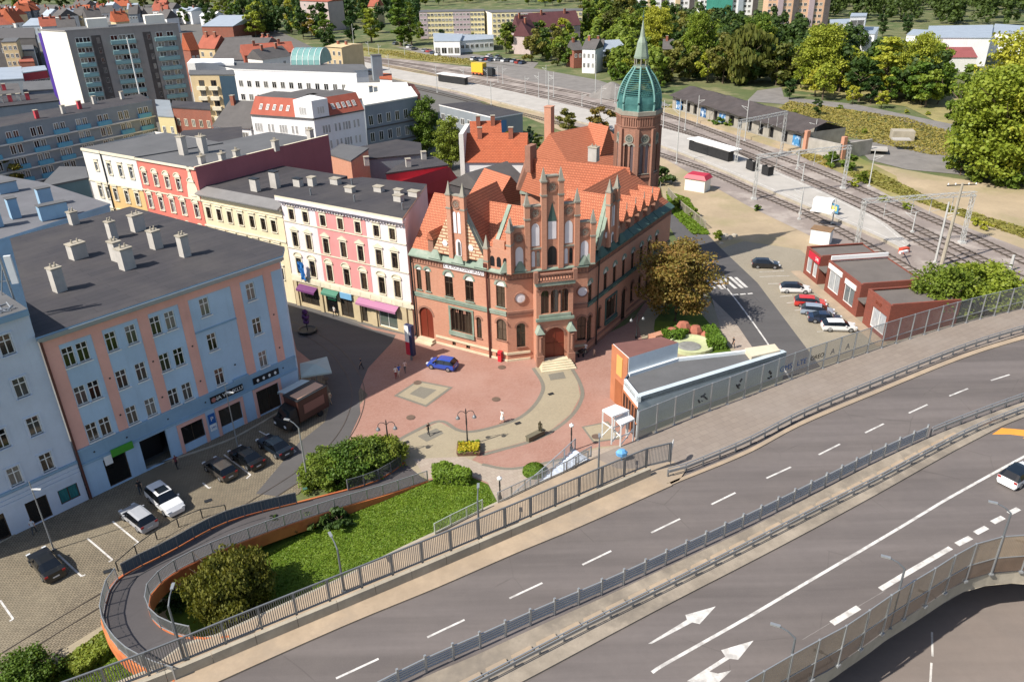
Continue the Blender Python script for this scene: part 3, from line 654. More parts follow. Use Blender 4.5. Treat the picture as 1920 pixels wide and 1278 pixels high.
for k, (u, v, w_, h) in enumerate(shops):
    if k == 1:
        mb = MB(); F.box(mb, u - w_ / 2, u + w_ / 2, v, v + h, -2.2, -2.0); mb.build('gateway', m_black, root); continue
    if k in (2, 3, 4):
        mb = MB()
        for q in ((u - w_ / 2 - .35, u - w_ / 2, 0, v + h + .4), (u + w_ / 2, u + w_ / 2 + .35, 0, v + h + .4), (u - w_ / 2, u + w_ / 2, v + h, v + h + .4)): F.box(mb, *q, 0, .1)
        mb.build('shop_surround', m_salmon, root)
    add_win(root, F, u, v, w_, h, 'shop', m_brownfr, m_shopglass, sill=False, name='shop_window')
m_signblk = Mplain('sign_black', '#15181c', 0.4); m_signgrn = Mplain('sign_green', '#3f9a22', 0.5); m_signblu = Mplain('sign_blue', '#1f5fae', 0.5); m_letter = Mplain('letter_white', '#e8e6e0', 0.6)
for (u, w_, txt) in ((15.6, 3.9, 'NA WINKLU'), (20.5, 3.3, '')):
    mb = MB(); F.box(mb, u - w_ / 2, u + w_ / 2, 4.25, 5.0, .06, .16); s = mb.build('shop_sign', m_signblk, root)
    if txt:
        sign_text(txt, .62, F.p(u + .15, 4.62, .18), F.ang, m_letter, s)
        mb = MB(); c = F.p(u - w_ / 2 + .35, 4.62, .175); mb.lathe(V((0, 0, 0)), [(.26, 0), (.26, .02)], 14); me = mb.mesh('emblem', Mplain('emblem_rose', '#b06a60', .6)); o = inst(me, 'emblem', s, c - wloc(s), F.ang); o.rotation_euler = (pi / 2, 0, F.ang)
    else:
        for k in range(4):
            mb = MB(); mb.lathe(V((0, 0, 0)), [(.14 if k < 3 else .09, 0), (.16, .02)], 7 + k, sy=1.3); o = inst(mb.mesh('emblem', m_letter), 'emblem', s, F.p(u - 1.1 + k * .75, 4.62, .18) - wloc(s), F.ang); o.rotation_euler = (pi / 2, 0, F.ang)
mb = MB(); F.box(mb, 2.75, 4.9, 3.4, 4.15, .1, .3); s = mb.build('shop_sign', m_signgrn, root)
mb = MB(); F.box(mb, 2.0, 2.72, 2.75, 3.75, .1, .2); mb.build('shop_sign', m_white, root)
mb = MB(); F.box(mb, 13.0, 13.75, 1.9, 3.1, .02, .1); s = mb.build('parking_sign', m_signblu, root); sign_text('P', .7, F.p(13.38, 2.5, .11), F.ang, m_letter, s)
mb = MB(); F.box(mb, 13.0, 13.75, 1.05, 1.85, .02, .1); s = mb.build('parking_sign', m_letter, root); sign_text('24H', .34, F.p(13.38, 1.45, .11), F.ang, m_signblu, s)
for u in (1.4, 4.6, 8.9, 13.1, 17.2, 22.8):
    for v in (4.7,) + ((7.3, 11.4) if u not in (1.4, 17.2) else (7.5,)): mb = MB(); F.box(mb, u - .08, u + .08, v - .08, v + .08, .05, .09); mb.build('wall_anchor', m_dkmetal, root)
for x, y, sx, sy, h, mt in ((140, 420, .9, .9, 1.5, m_plaster), (213, 447, .8, .9, 2.0, m_plaster), (260, 432, 1.4, 1.0, 1.9, m_plaster), (148, 483, 1.6, 1.2, 1.6, m_plaster), (222, 488, .9, 1.2, 2.1, m_plaster), (240, 503, 1.3, 1.1, 2.2, m_plaster), (294, 465, 1.0, 1.1, 2.0, m_plaster), (348, 480, .9, .9, 2.3, m_plaster), (113, 545, 1.0, 1.0, 2.4, m_plaster)):
    chimney(root, at(x, y, hB + .35), sx, sy, h, F.ang + .1, mt, m_conc, pots=2)
# antennas on the roof edge
t = thing('mobile_mast', 'grey mobile phone mast with white panel antennas at the left roof edge', 'antenna', at(40, 600, 18.0))
b_ = t.location; mb = MB()
mb.tube([b_, b_ + V((-.5, .6, 6.5))], .09, 6); mb.tube([b_ + V((-1.6, -.4, 0)), b_ + V((-.4, .5, 5.2))], .06, 6); mb.tube([b_ + V((-.9, 1.2, 0)), b_ + V((-.4, .5, 5.0))], .06, 6)
mb.bar(b_ + V((-1.5, .5, 3.6)), b_ + V((.4, .6, 3.6)), .07, .07); mb.build('pole', m_metal, t)
for dx, dy in ((.25, .5), (-1.5, .4)):
    mb = MB(); mb.box(b_ + V((dx, dy, 3.4)), (.55, .3, 2.6), .3); mb.build('antenna_panel', Mplain('panel_white', '#d6d9da', .5), t)
# ---------------------------------------------------------------- pale blue house on its left
F2 = Fac(F.p(-16, 0), F.p(-.3, 0)); root = thing('town_house', 'pale blue rendered town house at the left edge with a ribbed ground floor', 'house', F2.p(8, 0))
m_pale = M('wall_paleblue', '#c2cddc', 0.9, 0.1, 0.3, 4, 0.1)
L2 = F2.L; off = L2 + .3
wins = [(off + u, v, 1.1, 1.9) for v in (17.0 - .1, 12.7, 8.7, 4.75) for u in (-2.65, -5.4, -8.4, -11.2) if not (v > 16 and False)]
shops2 = [(off - 1.75, .75, 1.8, 1.6), (off - 4.55, 0.1, 1.9, 2.5), (off - 8.2, .1, 1.9, 2.6)]
mb = MB(); wall_holes(mb, F2, 20.2, [hole(*q) for q in wins + shops2]); ft2 = [F2.a, F2.p(L2, 0), F2.p(L2, 0, -13), F2.p(0, 0, -13)]; walls(mb, ft2, 0, 20.2, 0, skip=(0,)); mb.build('wall', m_pale, root)
mb = MB(); F2.box(mb, 0, L2, 4.35, 4.6, 0, .16); F2.box(mb, 0, L2, 19.9, 20.35, 0, .35); mb.build('string_course', m_blue2, root)
mb = MB()
for v in (3.9, 3.45, 3.0): F2.box(mb, 0, L2, v, v + .36, 0, .07)
mb.build('rustication', m_pale, root)
for q in wins: add_win(root, F2, *q, 'cross', trim=m_pale)
for q in shops2[:1]: add_win(root, F2, *q, 'two', m_brownfr, Mglass('teal_glass', '#1a4a55', '#2f8a8a', .9), sill=False, name='shop_window')
for q in shops2[1:]: add_win(root, F2, *q, 'shop', m_brownfr, m_shopglass, sill=False, name='shop_window')
flat_roof(root, [F2.p(0, 0, .3), F2.p(L2, 0, .3), ft2[2], ft2[3]], 20.2, m_roofgry, emat=m_blue2)
mb = MB(); 
for k in range(14): mb.tube([F2.p(L2 - .6 - rng.random() * 3, 20.5, -.3 - rng.random() * 2), F2.p(L2 - .6 - rng.random() * 3, 20.6 + rng.random() * .3, -.3 - rng.random() * 2)], .08, 5)
mb.build('roof_cable', m_metal, root)
# ---------------------------------------------------------------- street row: pink, cream, red, white houses
A, B = at(525, 367.6, 16.5), at(758, 410, 16.5)
FS = Fac(A, B)                                                       # the shared street line, u = 0 at the left end of the pink house
def house(name, label, u0, u1, h, depth, wallmats, wins, roofm, side_skew=0.0, emat=None, roofthick=.3):
    Fh = Fac(FS.p(u0, 0), FS.p(u1, 0)); root = thing(name, label, 'house', Fh.p(Fh.L / 2, 0))
    ft = [Fh.a, Fh.p(Fh.L, 0), Fh.p(Fh.L, 0, -depth), Fh.p(0, 0, -depth)]
    return Fh, root, ft
# pink house
Fh, root, ft = house('pink_house', 'pink and white corner tenement with arched window heads beside the brick post office', 0, FS.L, 16.5, 16, None, None, None)
m_pinkw = M('wall_rosewhite', '#dccfcf', 0.9, 0.08, 0.3, 4, 0.1); m_pink = M('wall_pink', '#d98a86', 0.9, 0.09, 0.3, 4, 0.1); m_stone = M('shop_stone', '#bfab84', 0.9, 0.14, 0.5, 5, 0.15)
cols = [1.75, 4.37, 7.6, 10.75, 13.8, 16.95, 19.6]
W = [(u, 13.38, .95, 1.5) for u in cols] + [(u, 9.4, 1.0, 2.15) for u in cols] + [(u, 5.25, 1.05, 2.4) for u in cols]
shopw = [(2.9, .6, 3.6, 2.6), (7.2, .15, 2.2, 2.9), (10.0, .15, 2.3, 2.9), (13.2, .15, 1.0, 3.0), (17.4, .2, 3.2, 2.9)]
mb = MB(); wall_holes(mb, Fh, 16.5, [hole(*q) for q in W], 0, 0, v0=4.0); wall_holes(mb, Fh, 4.0, [hole(*q) for q in shopw], 1, 1)
Cp, Dp = at(800, 345, 16.8), at(680, 332, 16.8); Ep = at(610, 340, 16.8)
walls(mb, [Fh.a, Fh.p(Fh.L, 0), Cp, Dp, Ep], 0, 16.5, 0, skip=(0,)); mb.build('wall', [m_pinkw, m_stone], root)
FH = Fh
mb = MB(); hs = [q for q in W if 6.4 < q[0] < 15.3]
# pink centre field, 2 cm proud of the white wall, cut around its windows
F3 = Fac(Fh.p(6.35, 0, .03), Fh.p(15.2, 0, .03)); wall_holes(mb, F3, 15.3, [hole(q[0] - 6.35, q[1], q[2], q[3]) for q in hs], 0, 0, depth=.03, v0=4.9)
mb.build('pink_field', m_pink, root)
mb = MB(); Fh.box(mb, -.2, Fh.L + .2, 15.75, 16.1, 0, .35); Fh.box(mb, -.3, Fh.L + .3, 16.1, 16.5, 0, .75)
for k in range(44): u = .25 + k * .49; Fh.box(mb, u, u + .22, 15.45, 15.75, 0, .28)
mb.build('cornice', m_pinkw, root)
mb = MB()
for v in (12.95, 9.0, 4.85): Fh.box(mb, 0, Fh.L, v, v + .14, .031, .12)
Fh.box(mb, 0, Fh.L, 4.0, 4.85, .0, .22)
for k in range(12): u = .5 + k * 1.85; Fh.box(mb, u, u + 1.4, 4.15, 4.7, .22, .26)
mb.build('string_course', m_trimw, root)
for q in W: add_win(root, Fh, *q, 'tee', m_brownfr, m_brglass, m_trimw, 'flat' if q[1] > 13 else ('tri' if q[1] > 9 else 'arc'))
for k, q in enumerate(shopw): add_win(root, Fh, *q, 'shop', m_white if k == 4 else m_brownfr, Mglass('pale_shop', '#46504a', '#8f9a8a', .9) if k == 4 else m_shopglass, sill=False, name='shop_window')
for u, a in ((12.2, .75), (20.5, .8), (5.3, .6), (.5, .6), (15.1, .9)): mb = MB(); Fh.box(mb, u - a / 2, u + a / 2, 0, 3.95, 0, .2); mb.build('shop_pier', m_stone, root)
def awning(root, F, u0, u1, v, drop, out, mat, name='awning'):
    mb = MB(); a, b, c, d = F.p(u0, v, .03), F.p(u1, v, .03), F.p(u1, v - drop, out), F.p(u0, v - drop, out)
    mb.hexa([d - V((0, 0, .04)), c - V((0, 0, .04)), b - V((0, 0, .04)), a - V((0, 0, .04))], [d, c, b, a]); mb.hexa([d - V((0, 0, .3)), c - V((0, 0, .3)), c - V((0, 0, .3)) - F.n * .03, d - V((0, 0, .3)) - F.n * .03], [d - V((0, 0, .04)), c - V((0, 0, .04)), c - V((0, 0, .04)) - F.n * .03, d - V((0, 0, .04)) - F.n * .03])
    return mb.build(name, mat, root)
awning(root, Fh, 12.6, 19.6, 3.95, .55, 1.0, Mplain('awning_mauve', '#a86a8c', .8)); awning(root, Fh, 1.2, 4.7, 3.6, .5, .9, Mplain('awning_purple', '#6a2f66', .8)); awning(root, Fh, 6.0, 8.9, 3.95, .5, .8, Mplain('awning_green', '#3f7a62', .8))
mb = MB(); Fh.box(mb, 9.2, 11.3, 3.1, 4.0, .1, .3); mb.build('shop_sign', Mplain('sign_sky', '#6fa8cf', .4), root)
mb = MB(); Fh.box(mb, 6.6, 8.2, 2.35, 2.95, .05, .15); s = mb.build('shop_sign', Mplain('sign_mint', '#2f9a6a', .5), root); sign_text('OPTYK', .42, Fh.p(7.4, 2.65, .16), Fh.ang, m_letter, s)
rp = [Fh.p(-.3, 0, .75), Fh.p(Fh.L + .3, 0, .75), Cp, Dp, Ep]
flat_roof(root, rp, 16.5, m_roofblk, thick=.3, emat=m_trimw)
for x, y, sx, sy, h in ((657, 360, 1.3, .8, .7), (711, 359, 1.3, .8, .7), (748, 365, 1.1, .7, .7), (748, 377, 1.2, .8, .8), (777, 368, 1.5, .8, .7), (630, 345, 1.4, .9, .8), (586, 348, 1.0, .8, 1.2)): chimney(root, at(x, y, 16.8), sx, sy, h, Fh.ang, m_plaster, m_conc)
mb = MB()
for x, y in ((583, 366), (665, 378), (660, 346), (755, 393)): mb.tube([at(x, y, 16.8), at(x, y, 16.8) + V((0, 0, .9))], .12, 8)
mb.build('vent_pipe', m_metal, root)
fl = thing('wall_flag', 'blue banner flag on a short pole on the pink and white house', 'flag', Fh.p(2.9, 5.0, .1)); mb = MB(); mb.tube([Fh.p(3.0, 4.6, .1), Fh.p(2.7, 7.8, 1.0)], .04, 6); mb.build('pole', m_metal, fl)
mb = MB()
for i in range(6):
    for j in range(4):
        f = lambda a, b: Fh.p(2.75 - .35 + a * .25 + .08 * sin(b * 2), 7.6 - b * .48, .95 - b * .05 + .12 * sin(a * 2.4 + b))
        mb.face([f(j, i + 1), f(j + 1, i + 1), f(j + 1, i), f(j, i)], 0, True)
mb.build('cloth', Mplain('flag_blue', '#1d6fc0', .8), fl)
# cream house
Fh, root, ft = house('cream_house', 'cream three storey house with a grey eaves band between the red and the pink houses', -17.3, -.15, 15.0, 14, None, None, None)
m_cream = M('wall_cream', '#d9c8a0', 0.9, 0.08, 0.3, 4, 0.1)
cu = [1.4, 3.7, 6.0, 8.3, 10.7, 13.0, 15.1]
W = [(u, 10.9, .95, 1.75) for u in cu] + [(u, 7.0, .95, 1.9) for u in cu] + [(u, 3.6, .95, 1.8) for u in cu]
mb = MB(); wall_holes(mb, Fh, 15.0, [hole(*q) for q in W]); walls(mb, ft, 0, 15, 0, skip=(0,)); mb.build('wall', m_cream, root)
for q in W: add_win(root, Fh, *q, 'tee', m_brownfr, m_brglass, m_trimw, 'flat')
mb = MB(); Fh.box(mb, 0, Fh.L, 9.6, 9.8, 0, .15); Fh.box(mb, 0, Fh.L, 13.4, 13.6, 0, .12); Fh.box(mb, 0, Fh.L, 14.3, 14.6, 0, .4); mb.build('string_course', m_trimw, root)
mb = MB(); a, b = Fh.p(0, 14.6, .8), Fh.p(Fh.L, 14.6, .8); c, d = Fh.p(Fh.L, 15.5, -1.0), Fh.p(0, 15.5, -1.0); mb.hexa([a, b, c - V((0, 0, .9)), d - V((0, 0, .9))], [a + V((0, 0, .15)), b + V((0, 0, .15)), c, d]); mb.build('eaves', M('zinc_sheet', '#8e8a86', .5, .12, .5, 4, .05, metal=.4), root)
mb = MB(); mb.hexa([Fh.p(0, 15, -1), Fh.p(Fh.L, 15, -1), Fh.p(Fh.L, 15, -14), Fh.p(0, 15, -14)], [Fh.p(0, 15.5, -1), Fh.p(Fh.L, 15.5, -1), Fh.p(Fh.L, 15.9, -14), Fh.p(0, 15.9, -14)]); mb.build('roof', m_roofblk, root)
for x, y, h in ((480, 358, 1.8), (517, 352, 2.4), (560, 350, 1.2)): chimney(root, at(x, y, 15.6), 1.3, .8, h, Fh.ang, m_plaster, m_dkmetal)
# red house
Fh, root, ft = house('red_house', 'coral red house with white window crowns and a tall mauve firewall', -30.8, -17.0, 18.4, 22, None, None, None)
m_coral = M('wall_coral', '#d66e5e', 0.9, 0.08, 0.3, 4, 0.1); m_mauve = M('wall_mauve', '#a35c62', 0.9, 0.1, 0.2, 3, 0.1)
cu = [1.25, 3.9, 6.6, 9.2, 12.2]
W = [(u, 14.5 if u < 12 else 14.1, .95, 1.8) for u in cu] + [(u, 10.6, .95, 2.1) for u in cu] + [(u, 6.6, .95, 2.1) for u in cu]
mb = MB(); wall_holes(mb, Fh, 18.4, [hole(*q) for q in W]); sk = at(617, 262, 18.4); sk0 = Fh.p(Fh.L, 0); bl = sk + (Fh.a - sk0)
ft = [Fh.a, sk0, V((sk.x, sk.y, 0)), V((bl.x, bl.y, 0))]; walls(mb, ft, 0, 18.4, 0, skip=(0, 1)); a, b = ft[1], ft[2]
mb.face([a, b, b + V((0, 0, 19.2)), a + V((0, 0, 18.6))], 1); d_ = (b - a).normalized(); nn = V((d_.y, -d_.x, 0))
mb.face([a - nn * .4, a, a + V((0, 0, 18.6)), a - nn * .4 + V((0, 0, 18.6))], 0); mb.face([a + V((0, 0, 18.6)), b + V((0, 0, 19.2)), b - nn * .4 + V((0, 0, 19.2)), a - nn * .4 + V((0, 0, 18.6))], 2); mb.face([b - nn * .4 + V((0, 0, 18)), a - nn * .4 + V((0, 0, 18)), a - nn * .4 + V((0, 0, 18.6)), b - nn * .4 + V((0, 0, 19.2))], 1)
mb.build('wall', [m_coral, m_mauve, m_trimw], root)
for q in W: add_win(root, Fh, *q, 'tee', m_white, m_dkglass, m_trimw, 'arc')
mb = MB(); Fh.box(mb, 0, Fh.L, 13.4, 13.55, 0, .12); Fh.box(mb, 0, Fh.L, 18.2, 18.5, 0, .25); mb.build('string_course', m_trimw, root)
mb = MB(); g = [(10.9, 13.6), (13.6, 13.6), (13.3, 15.4), (12.75, 16.6), (12.5, 17.9), (12.0, 17.9), (11.7, 16.6), (11.1, 15.4)]
mb.face([Fh.p(u, v, .06) for u, v in g if not (False)], 0); Fh.box(mb, 11.95, 12.55, 17.9, 18.5, 0, .2); mb.build('shaped_gable', m_trimw, root)
flat_roof(root, [Fh.a, sk0 - nn * .4, ft[2] - nn * .4, ft[3]], 18.3, m_roofgry, thick=.12)
for x, y, sx, h in ((345, 290, 1.2, 2.8), (382, 287, 1.3, 2.6), (380, 308, .7, 1.2), (418, 303, .7, 1.2), (445, 297, .7, 1.2), (518, 283, .8, 1.6), (583, 262, .8, 1.6)): chimney(root, at(x, y, 18.4), sx, .9, h, Fh.ang, m_plaster, m_conc, pots=2)
# white and ochre house
Fh, root, ft = house('ochre_house', 'white over ochre house at the far left of the sunlit street row', -44.8, -30.9, 18.5, 14, None, None, None)
m_ochre = M('wall_ochre', '#d9b070', 0.9, 0.08, 0.3, 4, 0.1)
cu = [3.3, 6.4, 9.3, 12.0]
W = [(3.0, 15.2, .8, 1.4)] + [(u, 14.9, .95, 1.9) for u in cu[1:]] + [(u, 10.6, .95, 2.0) for u in [2.4, 4.4] + cu[1:]] + [(u, 6.6, .95, 2.0) for u in [2.4, 4.4] + cu[1:]]
mb = MB(); wall_holes(mb, Fh, 18.5, [hole(*q) for q in W], v0=13.3); wall_holes(mb, Fh, 13.3, [hole(*q) for q in W if q[1] < 13], 1, 1, u0=4.9); wall_holes(mb, Fh, 13.3, [hole(*q) for q in W if q[1] < 13 and q[0] < 5.2], 0, 0, L=4.9)
walls(mb, ft, 0, 18.5, 0, skip=(0,)); mb.build('wall', [m_stuccow, m_ochre], root)
for q in W: add_win(root, Fh, *q, 'tee', m_white, m_dkglass, m_trimw, 'flat')
mb = MB(); Fh.box(mb, 0, Fh.L, 13.2, 13.4, .0, .15); Fh.box(mb, 0, Fh.L, 18.2, 18.6, 0, .2); mb.build('string_course', m_trimw, root)
mb = MB(); mb.tube([Fh.p(5.0, 18.6, .12), Fh.p(5.0, 0, .12)], .1, 6); mb.build('downpipe', m_black, root)
g3, g4 = at(350, 250, 18.7), at(430, 235, 18.7); flat_roof(root, [Fh.a, Fh.p(Fh.L, 0), Fh.p(Fh.L + 5, 0, -13), Fh.p(3, 0, -14)], 18.4, m_roofgry, thick=.2)
# ================================================================ brick post office
m_pob = Mbrick('po_brick', '#c9886a', '#bd7a5c', '#b0907a', 0.26, 0.075, 0.008, 0.12, dirt='#8a5a46', bump=.15)
m_pod = Mbrick('po_brick_dark', '#a8705a', '#97624e', '#85705f', 0.26, 0.075, 0.01, 0.2, dirt='#5a4236')
m_strip = Mbrick('po_striped', '#d6bd98', '#cfb28a', '#a5694e', 1.2, 0.42, 0.09, 0.1, dirt='#8a6a50')
m_tile = Mbrick('roof_tile', '#cf7a56', '#c36f4c', '#8a4a34', 0.24, 0.36, 0.045, 0.1, dirt='#9a5a40', bump=.6)
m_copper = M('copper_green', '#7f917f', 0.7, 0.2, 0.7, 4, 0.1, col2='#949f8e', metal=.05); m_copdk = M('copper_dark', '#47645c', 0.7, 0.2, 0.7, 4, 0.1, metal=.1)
m_teal = M('dome_copper', '#3a716e', 0.6, 0.22, 0.9, 4, 0.1, metal=.15, col2='#4f8a84'); m_plinth = M('plinth_stone', '#cbbd9c', 0.9, 0.16, 0.5, 5, 0.2)
m_niche = M('niche_lime', '#d9d4d6', 0.9, 0.08, 0.6, 5, 0.1); m_poglass = Mglass('po_glass', '#241a14', '#6a5a48', 0.3); m_podoor = M('door_oak', '#7c3820', 0.6, 0.2, 2, 8, 0.1)
pt = lambda x, y, z: (lambda q: V((q.x, q.y, 0)))(at(x, y, z))
pA, pB, pC, pD = pt(769.4, 476.4, 12.0), pt(948, 512.5, 12.0), pt(1102.4, 497, 12.0), pt(1259, 388, 12.0)
FL, FC, FR = Fac(pA, pB), Fac(pB, pC), Fac(pC, pD)
PO = thing('post_office', 'red brick gothic post office with stepped gables, orange tiled roofs and a domed tower', 'post office', pB)
HW = 12.0
# ---- walls with openings
wl = [(1.08, 7.35, .75, 3.2, 1), (2.5, 7.35, .75, 3.2, 1), (5.75, 7.25, 1.25, 3.45, 1), (8.85, 7.25, 1.25, 3.45, 1), (13.4, 7.45, 1.25, 3.45, 1), (10.05, 2.4, .75, 2.9, 2), (13.4, 2.9, 1.45, 2.9, 2)]
doorL = (1.75, 0.5, 2.2, 4.4); trip = (7.4, 2.5, 3.3, 3.3)
bas = [(6.0, .3, .55, .6), (8.2, .35, .6, .65), (12.9, .3, .9, .6)]
mb = MB(); wall_holes(mb, FL, HW, [hole(*q[:4]) for q in wl] + [hole(*doorL), hole(*trip)] + [hole(*q) for q in bas])
wc = [(1.75, 1.9, 1.15, 3.3, 2), (9.6, 1.9, 1.15, 3.3, 2)]
wall_holes(mb, FC, HW, [hole(*q[:4]) for q in wc])
wr = [(u, 6.6, 1.0, 3.15, 1) for u in (.75, 5.05, 7.75, 10.55, 13.4, 16.2, 18.85, 21.5)] + [(.75, 1.4, 1.3, 3.6, 2), (3.5, 2.0, .9, 3.0, 2), (11.0, .2, 1.4, 4.6, 2)] + [(u, 1.9, 1.0, 3.0, 2) for u in (13.6, 16.2, 18.85, 21.5)]
tr2 = (6.9, 2.2, 3.0, 3.0)
wall_holes(mb, FR, HW, [hole(*q[:4]) for q in wr] + [hole(*tr2)])
AP0 = at(1180, 314, 18.3); inR = -FR.n; inL = -FL.n
pE = pD + inR * 11.2; pF = pE + FL.d * -14; back = [pA, pB, pC, pD, pE, pA + inL * 11]
for a, b in ((pD, pE), (pA + inL * 11, pA)): mb.face([a, b, b + V((0, 0, HW)), a + V((0, 0, HW))])
mb.build('wall', [m_pob], PO)
def win_po(F, q, name='window'):
    u, v, w_, h, k = q; add_win(PO, F, u, v, w_, h, 'cross' if w_ > .9 else 'two', m_brownfr, m_poglass, m_pod if k == 2 else m_copper, None, True, 'white' if k == 1 else 'brick', name)
for q in wl: win_po(FL, q)
for q in wc: win_po(FC, q)
for q in wr: win_po(FR, q)
for F, q in ((FL, trip), (FR, tr2)):
    u, v, w_, h = q
    for k in (-1, 0, 1): add_win(PO, F, u + k * w_ / 3, v, w_ / 3 - .06, h, 'two', m_brownfr, m_poglass, m_pod, None, False, 'brick')
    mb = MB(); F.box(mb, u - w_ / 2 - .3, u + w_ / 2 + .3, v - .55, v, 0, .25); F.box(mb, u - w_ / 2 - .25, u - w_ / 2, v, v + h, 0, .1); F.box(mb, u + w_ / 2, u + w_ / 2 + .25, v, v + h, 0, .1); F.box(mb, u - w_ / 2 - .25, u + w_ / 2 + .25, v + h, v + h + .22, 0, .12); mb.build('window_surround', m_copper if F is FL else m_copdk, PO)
for q in bas: add_win(PO, FL, *q, 'two', m_brownfr, m_poglass, sill=False, name='basement_window')
add_win(PO, FL, doorL[0], doorL[1], doorL[2], doorL[3], 'two', m_podoor, Mplain('door_red', '#7a2a16', .5), m_pod, None, False, 'brick', 'door')
mb = MB(); FL.box(mb, .4, 3.1, 0, .25, 0, 1.2); FL.box(mb, .55, 2.95, .25, .5, 0, .7); mb.build('door_step', m_plinth, PO)
for F, segs, m_ in ((FL, ((3.2, 15.2),), m_plinth), (FC, ((0.0, 2.9), (8.5, FC.L)), m_plinth), (FR, ((0, 10.1), (11.9, FR.L)), m_pod)):
    for a, b in segs:
        mb = MB(); F.box(mb, a, min(b, F.L), 0, .28, 0, .12); F.box(mb, a, min(b, F.L), .95, 1.25, 0, .12); mb.build('plinth', m_, PO)
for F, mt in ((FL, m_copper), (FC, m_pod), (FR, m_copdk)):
    mb = MB(); F.box(mb, 0, F.L, 6.35, 6.65, 0, .14); F.box(mb, 0, F.L, 6.65, 6.95, 0, .2); mb.build('string_course', mt, PO)
    mb = MB(); F.box(mb, 0, F.L, 11.0, 11.12, 0, .12); F.box(mb, 0, F.L, 11.75, 12.0, 0, .25)
    n = int(F.L / .42)
    for k in range(n): F.box(mb, k * F.L / n + .05, k * F.L / n + .27, 11.2, 11.7, 0, .1)
    mb.build('frieze', m_pod, PO)
    mb = MB(); a, b, c, d = F.p(0, 12.0, .5), F.p(F.L, 12.0, .5), F.p(F.L, 12.9, -.7), F.p(0, 12.9, -.7)
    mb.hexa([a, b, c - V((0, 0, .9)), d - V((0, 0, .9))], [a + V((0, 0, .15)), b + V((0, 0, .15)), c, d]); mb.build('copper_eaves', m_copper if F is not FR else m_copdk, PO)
mb = MB(); FL.box(mb, 5.2, 11.2, 11.14, 11.74, .1, .16); s = mb.build('inscription', m_niche, PO)
sign_text('K. K. POCZTOWY URZĄD', .5, FL.p(8.2, 11.43, .17), FL.ang, m_brownfr, s)
mb = MB(); mb.tube([FL.p(11.65, 13, .3), FL.p(11.65, 0, .18)], .13, 8); mb.box(FL.p(11.65, 12.2, .3), (.55, .5, .8), FL.ang); mb.build('downpipe', Mplain('pipe_rust', '#5a2a22', .5), PO)
mb = MB(); mb.tube([FR.p(2.5, 12, .3), FR.p(2.5, 0, .15)], .1, 8); mb.build('downpipe', m_black, PO)
mb = MB(); mb.tube([FL.p(.15, 12, .3), FL.p(.15, 0, .2)], .11, 8); mb.build('downpipe', m_black, PO)
for u, F in ((1.72, FC), (9.62, FC)):                                # round clock-like medallions
    mb = MB(); mb.lathe(V((0, 0, 0)), [(.78, 0), (.78, .14), (.62, .14), (.62, .05), (.0, .05)], 24); o = inst(mb.mesh('medallion', [m_pod]), 'medallion', PO, F.p(u, 8.6) - wloc(PO), F.ang); o.rotation_euler = (pi / 2, 0, F.ang)
    mb = MB(); mb.lathe(V((0, 0, 0)), [(.6, .06), (.0, .09)], 24); q = inst(mb.mesh('medallion_face', [m_niche]), 'medallion_face', o, (0, 0, 0))
# ---- portal bay
PB = Fac(FC.p(3.35, 0, 1.7), FC.p(7.95, 0, 1.7)); mb = MB()
tw = [(PB.L / 2 + k * 1.22, 6.9, 1.02, 3.1) for k in (-1, 0, 1)]; dr = (PB.L / 2, .75, 2.5, 4.2)
wall_holes(mb, PB, 11.0, [hole(*q) for q in tw] + [hole(*dr)], depth=.5)
for a, b in ((FC.p(3.35, 0), PB.p(0, 0)), (PB.p(PB.L, 0), FC.p(7.95, 0))): mb.face([a, b, b + V((0, 0, 11)), a + V((0, 0, 11))])
mb.face([PB.p(0, 11), PB.p(PB.L, 11), FC.p(7.95, 11), FC.p(3.35, 11)]); mb.build('portal_bay', [m_pob], PO)
for q in tw: add_win(PO, PB, *q, 'two', m_brownfr, m_poglass, m_pod, None, False, 'brick')
add_win(PO, PB, *dr, 'cross', m_podoor, Mplain('door_red', '#7a2a16', .5), m_pod, None, False, 'brick', 'portal_door')
mb = MB()
PB.box(mb, -.1, PB.L + .1, 6.0, 6.35, 0, .3); PB.box(mb, .3, PB.L - .3, 6.35, 6.8, 0, .18); PB.box(mb, -.15, PB.L + .15, 10.7, 11.2, -.2, .4); mb.build('portal_string', m_copper, PO)
mb = MB()
for k in range(12): PB.box(mb, .1 + k * .38, .33 + k * .38, 10.2, 10.68, 0, .12)
PB.box(mb, 0, PB.L, 10.02, 10.15, 0, .1); mb.build('portal_frieze', m_pod, PO)
for u in (.3, PB.L - .3):
    mb = MB(); PB.box(mb, u - .45, u + .45, 0, 1.5, 0, .8); PB.box(mb, u - .35, u + .35, 1.5, 4.6, 0, .65); mb.lathe(PB.p(u, 2.2, .9), [(.2, 0), (.16, 1.9), (.26, 2.1)], 8)
    s_ = mb.build('portal_pier', m_pod, PO); mb = MB(); q = [PB.p(u - .55, 4.6, 1.0), PB.p(u + .55, 4.6, 1.0), PB.p(u + .55, 4.6, 0), PB.p(u - .55, 4.6, 0)]; mb.hexa(q, [PB.p(u, 5.5, .6), PB.p(u, 5.5, .6), PB.p(u + .2, 5.5, 0), PB.p(u - .2, 5.5, 0)]); mb.build('pier_cap', m_copper, s_)
mb = MB(); PB.box(mb, -.3, PB.L + .3, 11.2, 11.3, .1, .5); PB.box(mb, -.2, PB.L + .2, 12.1, 12.3, .1, .45)
for k in range(14): u = .0 + k * PB.L / 13; PB.box(mb, u - .09, u + .09, 11.3, 12.1, .18, .36)
for u in (-.1, PB.L + .1):
    PB.box(mb, u - .25, u + .25, 11.2, 12.6, .05, .55)
